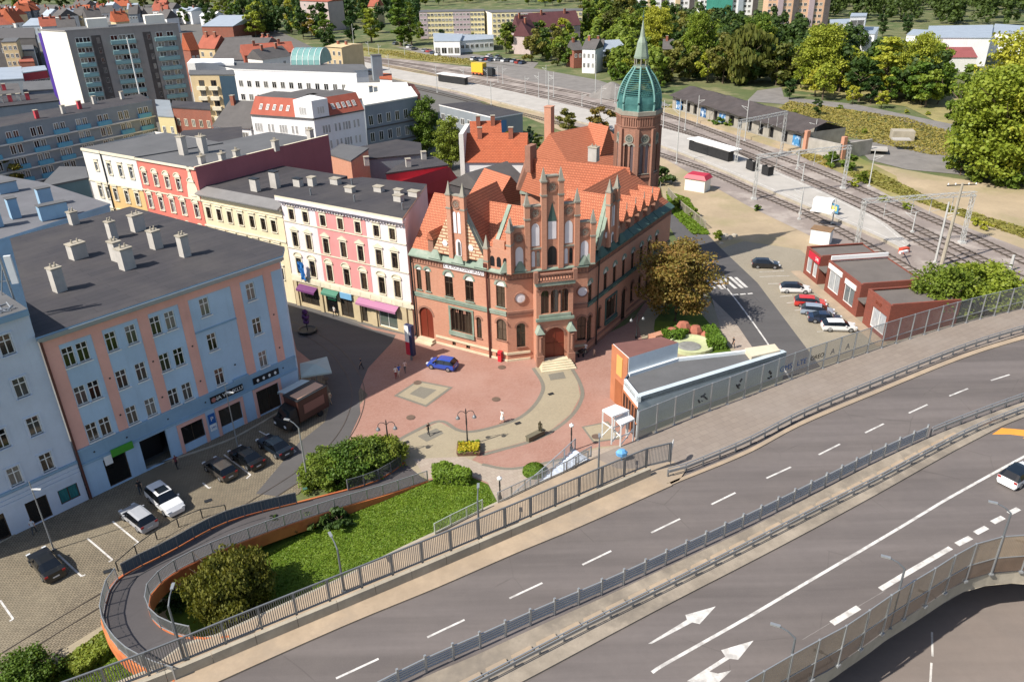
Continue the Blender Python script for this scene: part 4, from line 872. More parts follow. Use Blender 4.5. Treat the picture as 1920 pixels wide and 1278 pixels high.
mb.build('balustrade', m_pod, PO)
mb = MB()
for k in range(5): c = PB.p(PB.L / 2, 0, .55 + .35 * k); mb.box(PB.p(PB.L / 2, .02, .2 + (1.7 - .35 * k) / 2), (3.6 + (4 - k) * .0 + .5 * (4 - k) * .4, 1.9 - .36 * k + .6, .15 * (k + 1)), PB.ang)
mb.build('entrance_steps', m_plinth, PO)
# ---- roofs
def gable_roof(F, u0, u1, ze, zr, half, name='roof', mat=None, over=.3, hip1=0.0, hip0=0.0, inset=.3):
    """pitched roof along facade F, eaves over the wall, ridge `half` metres behind"""
    mb = MB(); a, b = F.p(u0, ze, -inset), F.p(u1, ze, -inset); r0, r1 = F.p(u0 + hip0, zr, -half), F.p(u1 - hip1, zr, -half); c, d = F.p(u1, ze, -2 * half + inset), F.p(u0, ze, -2 * half + inset)
    mb.face([a, b, r1, r0]); mb.face([c, d, r0, r1]); mb.face([b, c, r1]); mb.face([d, a, r0]); mb.face([a, d, c, b])
    return mb.build(name, mat or m_tile, PO), r0, r1
mb = MB(); l0, l1, lr0, lr1, lb0, lb1 = FL.p(0, 12.6, -.3), FL.p(FL.L, 12.6, -.35), FL.p(0, 18.5, -6), FL.p(FL.L + 1.6, 18.5, -6), FL.p(0, 12.6, -12), FL.p(FL.L + 1, 12.6, -12)
r0_, r1_, rr0, rr1, rb0, rb1 = FR.p(0, 12.6, -.35), FR.p(FR.L, 12.6, -.3), FR.p(-1.2, 18.2, -5.6), FR.p(FR.L - 4.3, 18.2, -5.6), FR.p(0, 12.6, -11.2), FR.p(FR.L, 12.6, -11.2)
mb.face([l0, l1, lr1, lr0]); mb.face([lb1, lb0, lr0, lr1]); mb.face([lb0, l0, lr0]); mb.face([l1, r0_, rr0, lr1]); mb.face([r0_, r1_, rr1, rr0]); mb.face([rb1, rb0, rr0, rr1]); mb.face([r1_, rb1, rr1]); mb.face([lr1, rr0, rb0, lb1])
mb.build('roof', m_tile, PO)
mb = MB(); mb.bar(FL.p(11.5, 18.45, -5.9), FL.p(11.7, 12.9, -.5), .5, .2); mb.build('copper_verge', m_copper, PO)
mb = MB(); R1 = at(1000, 296, 18.3); E1, E2 = at(976, 357, 12.6), at(1072, 366, 12.6)
rl, rr_ = R1, AP0; ee = E2 + (AP0 - R1) * .35
mb.face([E1, ee, rr_, rl]); bk = (rl - E1); bk.z = 0; mb.face([rl, rr_, ee + bk * 2, E1 + bk * 2]); mb.face([E1, rl, E1 + bk * 2]); mb.build('roof', m_tile, PO)
mb = MB(); n_ = (ee - E1).normalized(); 
for a, b, z in ((E1, rl, 1.0),): mb.hexa([a - n_ * .7, a, b, b - n_ * .7], [p + V((0, 0, 1.5 if i > 1 else .6)) for i, p in enumerate((a - n_ * .7, a, b, b - n_ * .7))])
c_ = rl - n_ * .4; mb.box(c_ - V((0, 0, 2)), (.9, 2.0, 3.9), FL.ang); mb.build('firewall', m_pod, PO)
mb = MB(); e0, e1 = E1 + V((0, 0, -.1)), E2 + (AP0 - R1) * .35 + V((0, 0, -.1)); mb.bar(e0 + V((0, 0, -.15)), e1 + V((0, 0, -.15)), .7, .4); mb.hexa([e0 - V((0, 0, 12)), e1 - V((0, 0, 12)), e1 - V((0, 0, 12)) + bk * .05, e0 - V((0, 0, 12)) + bk * .05], [e0 - V((0, 0, .3)), e1 - V((0, 0, .3)), e1 - V((0, 0, .3)) + bk * .05, e0 - V((0, 0, .3)) + bk * .05], 1)
mb.build('courtyard_wall', [m_copper, m_pob], PO)
# rear wing with its own tiled roof
mb = MB(); q1, q2 = at(1047, 247, 17.5), at(1127, 231, 17.5); fw = V((q2.y - q1.y, q1.x - q2.x, 0)).normalized() * -1
if fw.y > 0: fw = -fw
dr_ = (q2 - q1).normalized(); q0 = q1 - dr_ * 2; f0, f1 = q0 + fw * 7 - V((0, 0, 6)), q2 + dr_ * 4 + fw * 7 - V((0, 0, 6)); b0, b1 = q0 - fw * 6 - V((0, 0, 6)), q2 + dr_ * 4 - fw * 6 - V((0, 0, 6))
mb.face([f0, f1, q2, q0]); mb.face([b1, b0, q0, q2]); mb.face([f1, b1, q2]); mb.face([b0, f0, q0]); mb.build('roof', m_tile, PO)
mb = MB(); mb.prism([f0, f1, b1, b0], 0, 11.5); mb.build('rear_wall', m_pob, PO)
mb = MB(); g1 = at(1100, 262, 15); 
for dx, dz in ((0, 0),): mb.hexa([q1 + dr_ * 5 + fw * 5 - V((0, 0, 5)), q1 + dr_ * 9.5 + fw * 5 - V((0, 0, 5)), q1 + dr_ * 9.5 - V((0, 0, 5)), q1 + dr_ * 5 - V((0, 0, 5))], [q1 + dr_ * 7.2 + fw * 5 + V((0, 0, .6)), q1 + dr_ * 7.3 + fw * 5 + V((0, 0, .6)), q1 + dr_ * 7.3 + V((0, 0, .6)), q1 + dr_ * 7.2 + V((0, 0, .6))])
mb.build('roof', m_tile, PO)
chimney(PO, at(1113, 302, 15.5), 1.5, 1.2, 2.2, FL.ang, m_plaster, m_conc, pots=2)
c_ = at(1030, 292, 13); chimney(PO, V((c_.x, c_.y, 11)), 1.3, 1.3, 10.5, FL.ang, m_pob, m_pob)
# ---- pinnacles and gables
def pinnacle(F, u, z0, z1, wd=.62, w0=.0, mat=None, name='pinnacle'):
    mb = MB(); F.box(mb, u - wd / 2, u + wd / 2, z0, z1 - 1.5, w0 - wd / 2 + .2, w0 + wd / 2 + .2, 0)
    F.box(mb, u - wd * .6, u + wd * .6, z1 - 3.3, z1 - 3.1, w0 - wd * .6 + .2, w0 + wd * .6 + .2, 1); F.box(mb, u - wd * .62, u + wd * .62, z1 - 1.65, z1 - 1.45, w0 - wd * .62 + .2, w0 + wd * .62 + .2, 1)
    q = [F.p(u - wd / 2, z1 - 1.45, w0 + wd / 2 + .2), F.p(u + wd / 2, z1 - 1.45, w0 + wd / 2 + .2), F.p(u + wd / 2, z1 - 1.45, w0 - wd / 2 + .2), F.p(u - wd / 2, z1 - 1.45, w0 - wd / 2 + .2)]
    t = F.p(u, z1, w0 + .2); mb.hexa(q, [t + (p - F.p(u, z1 - 1.45, w0 + .2)) * .08 for p in q], 1)
    return mb.build(name, [mat or m_pob, m_stonegr], PO)
m_stonegr = M('weathered_stone', '#8f8a7c', 0.9, 0.18, 0.8, 6, 0.2)
def ring(F, u, v, r0, r1, w_=.0, n=20, mat=None, petals=6, name='tracery', disc=None):
    mb = MB(); f = lambda a, r, k: F.p(u + r * cos(a), v + r * sin(a), k)
    for i in range(n):
        a, b = 2 * pi * i / n, 2 * pi * (i + 1) / n; t = w_ + .12
        mb.face([f(a, r0, t), f(a, r1, t), f(b, r1, t), f(b, r0, t)], 0); mb.face([f(a, r1, w_), f(b, r1, w_), f(b, r1, t), f(a, r1, t)], 0); mb.face([f(b, r0, w_), f(a, r0, w_), f(a, r0, t), f(b, r0, t)], 0)
        mb.face([f(a, 0, w_ + .02), f(a, r0, w_ + .02), f(b, r0, w_ + .02)], 1)
    for k in range(petals):
        c = 2 * pi * k / petals; cu, cv, pr = u + r0 * .58 * cos(c), v + r0 * .58 * sin(c), r0 * .27
        for i in range(10):
            a, b = 2 * pi * i / 10, 2 * pi * (i + 1) / 10
            g = lambda x, r, t: F.p(cu + r * cos(x), cv + r * sin(x), t)
            mb.face([g(a, pr * .7, w_ + .1), g(a, pr * 1.1, w_ + .1), g(b, pr * 1.1, w_ + .1), g(b, pr * .7, w_ + .1)], 2 if disc is None else 2)
    return mb.build(name, [mat or m_pod, disc or m_pod, m_stonegr], PO)
def panel(F, u0, u1, z0, z1, t=.55, mat=None, w0=-.3, name='gable_panel'):
    mb = MB(); F.box(mb, u0, u1, z0, z1, w0, w0 + t, 0); F.box(mb, u0, u1, z1, z1 + .14, w0 - .06, w0 + t + .06, 1); return mb.build(name, [mat or m_pob, m_stonegr], PO)
def niche(F, u, z0, w_, h, mat=None, w0=.25, roof=True):
    mb = MB(); n = 8; r = w_ / 2; P = [(u - r, z0), (u + r, z0)] + [(u + r * cos(pi * k / n), z0 + h - r + r * 1.4 * sin(pi * k / n)) for k in range(n + 1)]
    mb.face([F.p(a, b, w0 + .03) for a, b in P], 0); return mb.build('niche', mat or m_niche, PO)
PU = [.68, 2.66, 4.66, 6.72, 8.70, 10.70]; PZ = [19.1, 21.8, 24.5, 24.5, 21.8, 19.1]
for u, z in zip(PU, PZ): pinnacle(FC, u, 12.2, z)
for k, (z1, rose) in enumerate(((17.6, 16.4), (20.0, 19.2), (23.4, 22.2), (20.0, 19.2), (17.6, 16.4))):
    a, b = PU[k] + .31, PU[k + 1] - .31; c = (a + b) / 2
    panel(FC, a, b, 12.2, z1); ring(FC, c, rose, .5, .68, .25, petals=6, disc=m_podk if False else m_pod)
    if k == 2:
        niche(FC, c, 15.9, 1.0, 2.5); niche(FC, c, 12.6, 1.1, 2.2, m_black)
        mb = MB(); mb.hexa([FC.p(c - .55, 18.1, .3), FC.p(c + .55, 18.1, .3), FC.p(c + .55, 18.1, .24), FC.p(c - .55, 18.1, .24)], [FC.p(c - .03, 20.3, .26), FC.p(c + .03, 20.3, .26), FC.p(c + .03, 20.3, .24), FC.p(c - .03, 20.3, .24)]); mb.build('canopy_hood', m_copdk, PO)
    else:
        hz = 15.4 if k in (1, 3) else 13.4
        niche(FC, c, hz - .2 if k in (1, 3) else 12.9, .95, 2.6 if k in (1, 3) else 2.2)
        if k in (1, 3):
            mb = MB(); FC.box(mb, a, b, 14.8, 15.0, .2, .4); mb.build('gable_string', m_stonegr, PO)
            for du in (-.3, .3): niche(FC, c + du, 12.6, .4, 1.9, m_dkglass if du > 0 else m_niche)
mb = MB()
for u in (.0, 1.75, 9.65, FC.L): q = [FC.p(u - .8, 12.3, .55), FC.p(u + .8, 12.3, .55), FC.p(u + .8, 12.3, -.2), FC.p(u - .8, 12.3, -.2)]; mb.hexa(q, [FC.p(u - .1, 13.6, .25), FC.p(u + .1, 13.6, .25), FC.p(u + .1, 13.6, .1), FC.p(u - .1, 13.6, .1)])
mb.build('copper_cap', m_copper, PO)
def steep_gable(F, uc, hw, z0, z1, pins, zp, depth, mat):
    mb = MB(); a, b, c = F.p(uc - hw, z0, -.3), F.p(uc + hw, z0, -.3), F.p(uc, z1, -.3); o = F.n * .45
    mb.face([a + o, b + o, c + o], 0); mb.face([b, a, c], 0); mb.face([a, a + o, c + o, c], 1); mb.face([b + o, b, c, c + o], 1); mb.build('gable', [mat, m_copper], PO)
    mb = MB(); d = F.n * -depth; lo = F.n * -.32; h = .9
    A, B, C = F.p(uc - hw + .15, z0 + .3, -.3), F.p(uc + hw - .15, z0 + .3, -.3), F.p(uc, z1 - .5, -.3); mb.face([A + d, A, C, C + d], 0); mb.face([B, B + d, C + d, C], 0); mb.build('roof', m_tile, PO)
    mb = MB()
    for s, Q in ((-1, A), (1, B)): mb.bar(Q + V((0, 0, .12)) + lo, C + V((0, 0, .12)) + lo, .5, .16)
    mb.bar(B + V((0, 0, .1)), B + V((0, 0, .1)) + d * .9, .5, .14); mb.build('copper_verge', m_copper, PO)
    for u in pins: pinnacle(F, u, z0 - .2, zp, .6)
    u0, u1 = pins[0] + .3, pins[1] - .3; panel(F, u0, u1, z0, zp - 1.7, .5, m_pob); c_ = (u0 + u1) / 2
    ring(F, c_, zp - 2.7, .48, .62, .2); 
    for du in (-.3, .3): niche(F, c_ + du, zp - 6.3, .42, 2.6)
    niche(F, c_ + .05, zp - 9.2, .8, 2.0, m_niche); niche(F, c_ + .15, zp - 9.1, .35, 1.7, m_dkglass, .29)
    for s in (-1, 1):
        mb = MB(); mb.lathe(V((0, 0, 0)), [(.42, 0), (.42, .06), (0, .06)], 6); o_ = inst(mb.mesh('medallion', [m_niche]), 'medallion', PO, F.p(uc + s * hw * .48, z0 + 1.5, .16) - wloc(PO), F.ang); o_.rotation_euler = (pi / 2, 0, F.ang)
    mb = MB(); F_ = F
    for u in (uc - hw + .5, uc, uc + hw - .6): q = [F.p(u - 1.0, z0 - .7, .6), F.p(u + 1.0, z0 - .7, .6), F.p(u + 1.0, z0 - .7, 0), F.p(u - 1.0, z0 - .7, 0)]; mb.hexa(q, [F.p(u - .3, z0 + .4, .16), F.p(u + .3, z0 + .4, .16), F.p(u + .3, z0 + .4, .1), F.p(u - .3, z0 + .4, .1)])
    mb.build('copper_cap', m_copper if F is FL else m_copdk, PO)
steep_gable(FL, 7.6, 3.95, 13.0, 20.6, (6.72, 8.72), 22.4, 9, m_strip)
steep_gable(FR, 6.1, 3.3, 13.0, 19.6, (4.95, 7.05), 21.5, 6, m_pod)
for u in (11.75, 15.0): pinnacle(FL, u, 12.2, 19.0 if u > 14 else 16.5, .6)
mb = MB(); FL.box(mb, 12.0, 14.8, 12.4, 15.0, -.3, .15, 0); FL.box(mb, 12.6, 14.2, 15.0, 16.0, -.3, .1, 0); mb.build('gable_panel', [m_pob], PO)
for u in (12.5, 13.4, 14.3): niche(FL, u, 12.7, .62, 1.2, m_black, .13)
mb = MB(); FL.box(mb, 3.0, 3.8, 12.9, 14.6, -1.6, .1, 0); mb.hexa([FL.p(2.8, 14.6, .3), FL.p(4.0, 14.6, .3), FL.p(4.0, 14.6, -2.6), FL.p(2.8, 14.6, -2.6)], [FL.p(3.38, 15.6, .3), FL.p(3.42, 15.6, .3), FL.p(3.42, 15.6, -2.6), FL.p(3.38, 15.6, -2.6)], 1); mb.build('dormer', [m_pod, m_tile], PO)
for k in range(5):                                                   # row of small tiled dormers on the right wing
    u = 10.7 + k * 2.75; mb = MB(); FR.box(mb, u - .62, u + .62, 12.5, 14.6, -1.9, -.35, 0)
    mb.hexa([FR.p(u - .95, 14.5, .0), FR.p(u + .95, 14.5, .0), FR.p(u + .95, 14.5, -2.9), FR.p(u - .95, 14.5, -2.9)], [FR.p(u - .03, 16.1, .0), FR.p(u + .03, 16.1, .0), FR.p(u + .03, 16.1, -3.4), FR.p(u - .03, 16.1, -3.4)], 1); d_ = mb.build('dormer', [m_pod, m_tile], PO)
    mb = MB(); mb.tube([FR.p(u, 16.1, 0), FR.p(u, 17.0, 0)], [.09, .03], 6); mb.build('finial', m_stonegr, d_)
    mb = MB(); q = [FR.p(u - 1.3, 12.05, .55), FR.p(u + 1.3, 12.05, .55), FR.p(u + 1.3, 12.05, -.4), FR.p(u - 1.3, 12.05, -.4)]; mb.hexa(q, [p + V((0, 0, .9)) if i > 1 else p + V((0, 0, .2)) for i, p in enumerate(q)]); mb.build('copper_cap', m_copdk, d_)
# ---- tower
def zat(X, Y, py):
    lo, hi = 0, 90
    for _ in range(40):
        m = (lo + hi) / 2
        if px((X, Y, m))[1] > py: lo = m
        else: hi = m
    return lo
TX, TY = 19.2, 117.6; zt = lambda py: zat(TX, TY, py)
Z0, Z1, Z2, Z3, Z4 = zt(206), zt(128), zt(105), zt(39), zt(20)
tc = V((TX, TY, 0)); N8 = 8; TR_ = 3.15; A0 = FR.ang + pi / 8
oct_ = lambda r, z, k: tc + V((r * cos(A0 + pi / 4 * k), r * sin(A0 + pi / 4 * k), z))
mb = MB(); TF = []
for k in range(8):
    a, b = oct_(TR_, 0, k), oct_(TR_, 0, k + 1); f = Fac(a, b); TF.append(f)
    wall_holes(mb, f, Z0, [hole(f.L / 2 - .42, Z0 - 8.6, .55, 4.2), hole(f.L / 2 + .42, Z0 - 8.6, .55, 4.2)], depth=.3)
mb.build('tower_wall', [m_pod], PO)
for k, f in enumerate(TF):
    if f.n.y > .5: continue
    for du in (-.42, .42): add_win(PO, f, f.L / 2 + du, Z0 - 8.6, .55, 4.2, 'none', m_brownfr, Mglass('tower_glass', '#3a2a24', '#b0a8b4', .6) , m_stonegr, None, True, 'brick', 'tower_window')
    ring(f, f.L / 2, Z0 - 3.6, .5, .66, .0, 16, m_stonegr, 6, 'rose_window', m_copdk)
    mb = MB()
    for j in range(6): u = .3 + j * (f.L - .6) / 5; f.box(mb, u - .1, u + .1, Z0 - 1.8, Z0 - .6, 0, .14)
    f.box(mb, 0, f.L, Z0 - .6, Z0 - .3, -.1, .2); f.box(mb, 0, f.L, Z0 - 2.0, Z0 - 1.8, -.1, .12); f.box(mb, 0, f.L, Z0 - 9.2, Z0 - 8.9, -.1, .18); mb.build('tower_band', m_pod, PO)
for k in range(8):
    c = oct_(TR_, 0, k); mb = MB(); mb.box(c, (.55, .55, Z0 - 2.2), A0 + pi / 4 * k); mb.build('tower_buttress', m_pod, PO)
mb = MB(); P8 = [oct_(TR_ + .28, 0, k) for k in range(8)]; mb.prism(P8, Z0 - .3, Z0 + .25); mb.build('tower_cornice', m_stonegr, PO)
hD = Z1 - Z0; prof = [(3.0, .0), (3.1, .15), (3.02, .32), (2.8, .48), (2.45, .63), (1.95, .78), (1.4, .9), (1.0, 1.0)]
pr = lambda t: next((a[0] + (b[0] - a[0]) * (t - a[1]) / (b[1] - a[1]) for a, b in zip(prof, prof[1:]) if t <= b[1]), 1.0)
dome = MB(); mb = dome
for k in range(8):                                                   # solid lower drum of the open dome
    for i in range(4):
        t0, t1 = i * .085, (i + 1) * .085; mb.face([oct_(pr(t0) - .06, Z0 + .25 + t0 * hD, k), oct_(pr(t0) - .06, Z0 + .25 + t0 * hD, k + 1), oct_(pr(t1) - .06, Z0 + .25 + t1 * hD, k + 1), oct_(pr(t1) - .06, Z0 + .25 + t1 * hD, k)])
DM = mb.build('dome', [m_teal], PO)
for k in range(8):
    mb = MB(); mb.tube([oct_(pr(t), Z0 + .25 + t * hD, k) for t in [i / 14 for i in range(15)]], [.17 - .05 * i / 14 for i in range(15)], 6); mb.build('dome_rib', m_copper if False else M('copper_bright', '#6a9c94', .6, .2, .9, 4, .1), DM)
for k in range(8):
    mb = MB()
    for i in range(13):
        t = .36 + i * .047; z = Z0 + .25 + t * hD; mb.bar(oct_(pr(t) - .05, z, k), oct_(pr(t) - .05, z, k + 1), .09, .12)
    mb.build('dome_lattice', m_teal, DM)
mb = MB(); mb.prism([oct_(1.1, 0, k) for k in range(8)], Z1 + .1, Z1 + .4); mb.build('lantern_floor', m_copper, PO)
mb = MB(); mb.prism([oct_(1.05, 0, k) for k in range(8)], Z2 - .3, Z2); 
mb.build('lantern_roof', m_copper, PO)
for k in range(8): mb = MB(); mb.tube([oct_(.9, Z1 + .3, k), oct_(.9, Z2 - .2, k)], .09, 6); mb.build('lantern_post', m_stonegr, PO)
mb = MB(); R8 = [[oct_(r, z, k) for k in range(8)] for r, z in ((1.0, Z2), (.8, Z2 + .9), (.66, Z2 + 1.8), (.36, Z2 + (Z3 - Z2) * .55), (.06, Z3))]
for a, b in zip(R8, R8[1:]):
    for k in range(8): mb.face([a[k], a[(k + 1) % 8], b[(k + 1) % 8], b[k]])
mb.build('spire', m_copper, PO)
mb = MB(); mb.tube([tc + V((0, 0, Z3 - .3)), tc + V((0, 0, Z4))], [.07, .03], 6); mb.lathe(tc + V((0, 0, Z3 + .3)), [(0, 0), (.2, .2), (0, .4)], 8); mb.bar(tc + V((-.5, 0, Z3 + 1.8)), tc + V((.5, 0, Z3 + 1.8)), .06, .06); mb.build('finial', m_copdk, PO)
# ================================================================ town behind: every block a thing with walls, roof and windows
FW = {}
def far_win(root, F, u, v, w_, h, fr=None, gl=None, name='window', w0=0.0):
    fr = fr or m_white; gl = gl or m_dkglass; key = (round(w_, 1), round(h, 1), fr.name, gl.name)
    if key not in FW:
        mb = MB(); a = w_ / 2; t = .09
        mb.face([(-a, -.03, 0), (a, -.03, 0), (a, -.03, h), (-a, -.03, h)], 1)
        for x0, x1, z0, z1 in ((-a, -a + t, 0, h), (a - t, a, 0, h), (-a + t, a - t, 0, t), (-a + t, a - t, h - t, h), (-t / 2, t / 2, t, h - t)):
            mb.hexa([V((x0, -.07, z0)), V((x1, -.07, z0)), V((x1, 0, z0)), V((x0, 0, z0))], [V((x0, -.07, z1)), V((x1, -.07, z1)), V((x1, 0, z1)), V((x0, 0, z1))], 0)
        FW[key] = mb.mesh('window', [fr, gl])
    return inst(FW[key], name, root, F.p(u, v, w0) - wloc(root), F.ang)
def block(name, label, h, pix, wall, roof, rows=None, cat='building', group=None, fr=None, gl=None, over=.2, thick=.3, emat=None, parap=0.0, side_mats=None, z0=0.0, skips=()):
    """flat roofed block from the pixels of its roof corners at height h (front left, front right, back right, back left)
       rows: {edge: (list of v, columns, window width, window height)}"""
    P = [at(x, y, h) for x, y in pix]
    if len(P) == 3: P.append(P[0] + P[2] - P[1])
    P = [V((p.x, p.y, 0)) for p in P]; c = sum(P, V()) / len(P); root = thing(name, label, cat, V((c.x, c.y, 0)), group)
    mb = MB(); n = len(P); mats = [wall] + list(side_mats.values() if side_mats else [])
    for i in range(n):
        a, b = P[i], P[(i + 1) % n]; mi = 0 if not side_mats or i not in side_mats else 1 + list(side_mats).index(i)
        mb.face([a + V((0, 0, z0)), b + V((0, 0, z0)), b + V((0, 0, h)), a + V((0, 0, h))], mi)
    mb.build('wall', mats, root); flat_roof(root, P, h - .05, roof, thick=thick, over=over, emat=emat)
    Fs = [Fac(P[i], P[(i + 1) % n]) for i in range(n)]
    for e, (vs, cols, w_, hh) in (rows or {}).items():
        f = Fs[e]
        if isinstance(cols, int): cols = [(k + .5) / cols for k in range(cols)]
        for v in vs:
            for u in cols: far_win(root, f, u * f.L, v, w_, hh, fr, gl)
    return root, Fs, P
def pitched(name, label, h, zr, A, B, depth, wall, roof, rows=None, cat='house', group=None, hip=0.0, fr=None, chim=1, gl=None, ends=None):
    """house with a pitched roof, eaves line A-B (pixels at height h), ridge parallel to it"""
    a, b = at(*A, h), at(*B, h); f = Fac(a, b); L = f.L; root = thing(name, label, cat, f.p(L / 2, 0, -depth / 2), group)
    P = [f.p(0, 0), f.p(L, 0), f.p(L, 0, -depth), f.p(0, 0, -depth)]; mb = MB(); walls(mb, P, 0, h)
    r0, r1 = f.p(hip, zr, -depth / 2), f.p(L - hip, zr, -depth / 2)
    if hip == 0: mb.face([f.p(L, h), f.p(L, h, -depth), r1]); mb.face([f.p(0, h, -depth), f.p(0, h), r0])
    mb.build('wall', wall, root); mb = MB(); o = .35; e = .25 if hip == 0 else 0.3; k = (zr - h) / (depth / 2); dz = V((0, 0, -o * k + .12)); q0, q1 = r0 + V((0, 0, .12)) - (f.d * e if hip == 0 else V()), r1 + V((0, 0, .12)) + (f.d * e if hip == 0 else V())
    c0, c1, c2, c3 = f.p(-e, h, o) + dz, f.p(L + e, h, o) + dz, f.p(L + e, h, -depth - o) + dz, f.p(-e, h, -depth - o) + dz
    mb.face([c0, c1, q1, q0]); mb.face([c2, c3, q0, q1]); mb.face([c1, c2, q1]); mb.face([c3, c0, q0]); mb.face([c0, c3, c2, c1]); mb.build('roof', roof, root)
    for k in range(chim): chimney(root, f.p(L * (.25 + .5 * k), h + (zr - h) * .5, -depth * .42), .9, .7, (zr - h) * .5 + 1.3, f.ang, m_tilebrick, m_conc)
    if rows:
        vs, cols, w_, hh = rows
        for v in vs:
            for i in range(cols): far_win(root, f, (i + .5) * L / cols, v, w_, hh, fr, gl)
    if ends:
        g = Fac(P[1], P[2]); g2 = Fac(P[3], P[0])
        for v in ends[0]:
            for i in range(ends[1]):
                for G_ in (g, g2): far_win(root, G_, (i + .5) * depth / ends[1], v, .9, 1.3, fr, gl)
    return root, f
m_hgrey = M('panel_grey', '#938c88', 0.9, 0.1, 0.25, 3, 0.08); m_hwhite = M('gable_white', '#e3ddcf', 0.9, 0.05, 0.2, 3, 0.05); m_balc = M('balcony_teal', '#7fa6a8', 0.8, 0.1, 0.5, 4, 0.05)
m_bluebal = M('balcony_blue', '#5aa3c2', 0.8, 0.1, 0.5, 4, 0.05); m_lowgrey = M('slab_grey', '#868e94', 0.9, 0.1, 0.3, 3, 0.08); m_white2 = M('render_white', '#e0dfdd', 0.9, 0.06, 0.3, 3, 0.06)
m_dkslope = M('roof_slate', '#5a5654', 0.85, 0.16, 0.4, 5, 0.15); m_redroof = M('roof_red', '#a2523c', 0.85, 0.16, 0.4, 5, 0.2); m_orroof = Mbrick('roof_orange', '#cc6a42', '#bf5f38', '#8a4028', .3, .36, .05, .12, bump=.5); m_mansard = M('mansard_red', '#a5503c', 0.85, 0.14, 0.5, 5, 0.2)
m_tanwall = M('wall_tan', '#c9b083', 0.9, 0.1, 0.4, 4, 0.08); m_yell = M('wall_yellow', '#cdbb84', 0.9, 0.08, 0.4, 4, 0.08); m_brickred = Mbrick('brick_red', '#a4563f', '#964b36', '#8a6a5a', .26, .08, .012, .2); m_pinkgrey = M('wall_pinkgrey', '#b5a29c', 0.9, 0.08, 0.4, 4, 0.08)
m_metroof = M('metal_roof', '#a9b3bd', 0.5, 0.1, 0.3, 3, 0.05, metal=.3); m_purple = M('cladding_purple', '#4a2a94', 0.7, 0.1, 0.4, 3, 0.05); m_redpaint = M('sheet_red', '#c03a44', 0.6, 0.1, 0.4, 3, 0.05)
# ---- high rise
hr = 27.0
root, Fs, P = block('tower_block', 'tall grey panel tower block with a blank white gable and teal balconies', hr, [(75.8, 56.7), (123.3, 59), (333, 45)], m_hwhite, m_roofgry, cat='apartment block', side_mats={1: m_hgrey, 2: m_hgrey}, emat=m_hgrey)
f = Fs[1]; L = f.L
for u0, u1, kind in ((.06, .19, 'b'), (.2, .285, 'r'), (.36, .585, 'b'), (.66, .735, 'r'), (.76, .96, 'b')):
    if kind == 'r':
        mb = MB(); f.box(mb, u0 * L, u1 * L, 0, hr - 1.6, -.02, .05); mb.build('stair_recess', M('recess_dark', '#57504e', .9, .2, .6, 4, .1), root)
        for k in range(9): far_win(root, f, (u0 + u1) / 2 * L + .4, 1.5 + k * 2.72, .8, 1.5, m_hgrey, w0=.06)
        continue
    mb = MB()
    for k in range(9): z = .9 + k * 2.72; mb_ = MB(); f.box(mb_, u0 * L, u1 * L, z, z + 1.05, 0, .9); mb_.build('balcony', m_balc, root)
    n = 2 if u1 - u0 < .2 else 3
    for k in range(9):
        for i in range(n): far_win(root, f, (u0 + (u1 - u0) * (i + .5) / n) * L, 2.0 + k * 2.72, 1.9, 1.35)
f0 = Fs[0]; mb = MB(); f0.box(mb, -2.2, -.1, 0, hr - 1.0, -3, -.4); mb.build('cladding', m_purple, root)
for a, b in ((.2, .38), (.72, .9)): mb = MB(); q = Fac(P[1], P[2]); q.box(mb, a * L, b * L, hr, hr + 2.6, -6.5, -2.5, 0); mb.build('roof_house', [m_hwhite], root)
t = thing('lattice_pole', 'thin white mast in front of the grey tower block', 'mast', V((at(262, 178, 12).x, at(262, 178, 12).y, 0))); mb = MB(); b_ = at(262, 178, 12); mb.tube([V((b_.x, b_.y, 0)), b_ + V((0, 0, 14.5))], [.22, .12], 6); mb.build('pole', m_white, t)
# ---- low grey block with blue balconies
root, Fs, P = block('gallery_block', 'long grey four storey block with light blue balcony fronts', 13.0, [(-120, 262), (284, 190), (262, 178)], m_lowgrey, m_roofblk, cat='apartment block', emat=m_lowgrey)
f = Fs[0]
for lv in range(4):
    z = 10.0 - lv * 3.0
    mb = MB(); f.box(mb, 0, f.L, z - .75, z - .45, 0, .5); mb.build('floor_band', m_stuccow, root)
    for k in range(9):
        u = f.L * (.06 + k * .107)
        if (k + lv) % 4 != 3: mb = MB(); f.box(mb, u - .3, u + 3.0, z - .45, z + .55, .0, .7); mb.build('balcony', m_bluebal, root)
        for du in (.55, 2.1): far_win(root, f, u + du, z + .0, 1.15, 2.0)
for k, x in enumerate((70, 120, 150, 178, 230)): chimney(root, at(x, 222 - k * 9, 13.3), .8, .8, 1.8, f.ang, m_redpaint if k in (0, 2) else m_plaster)
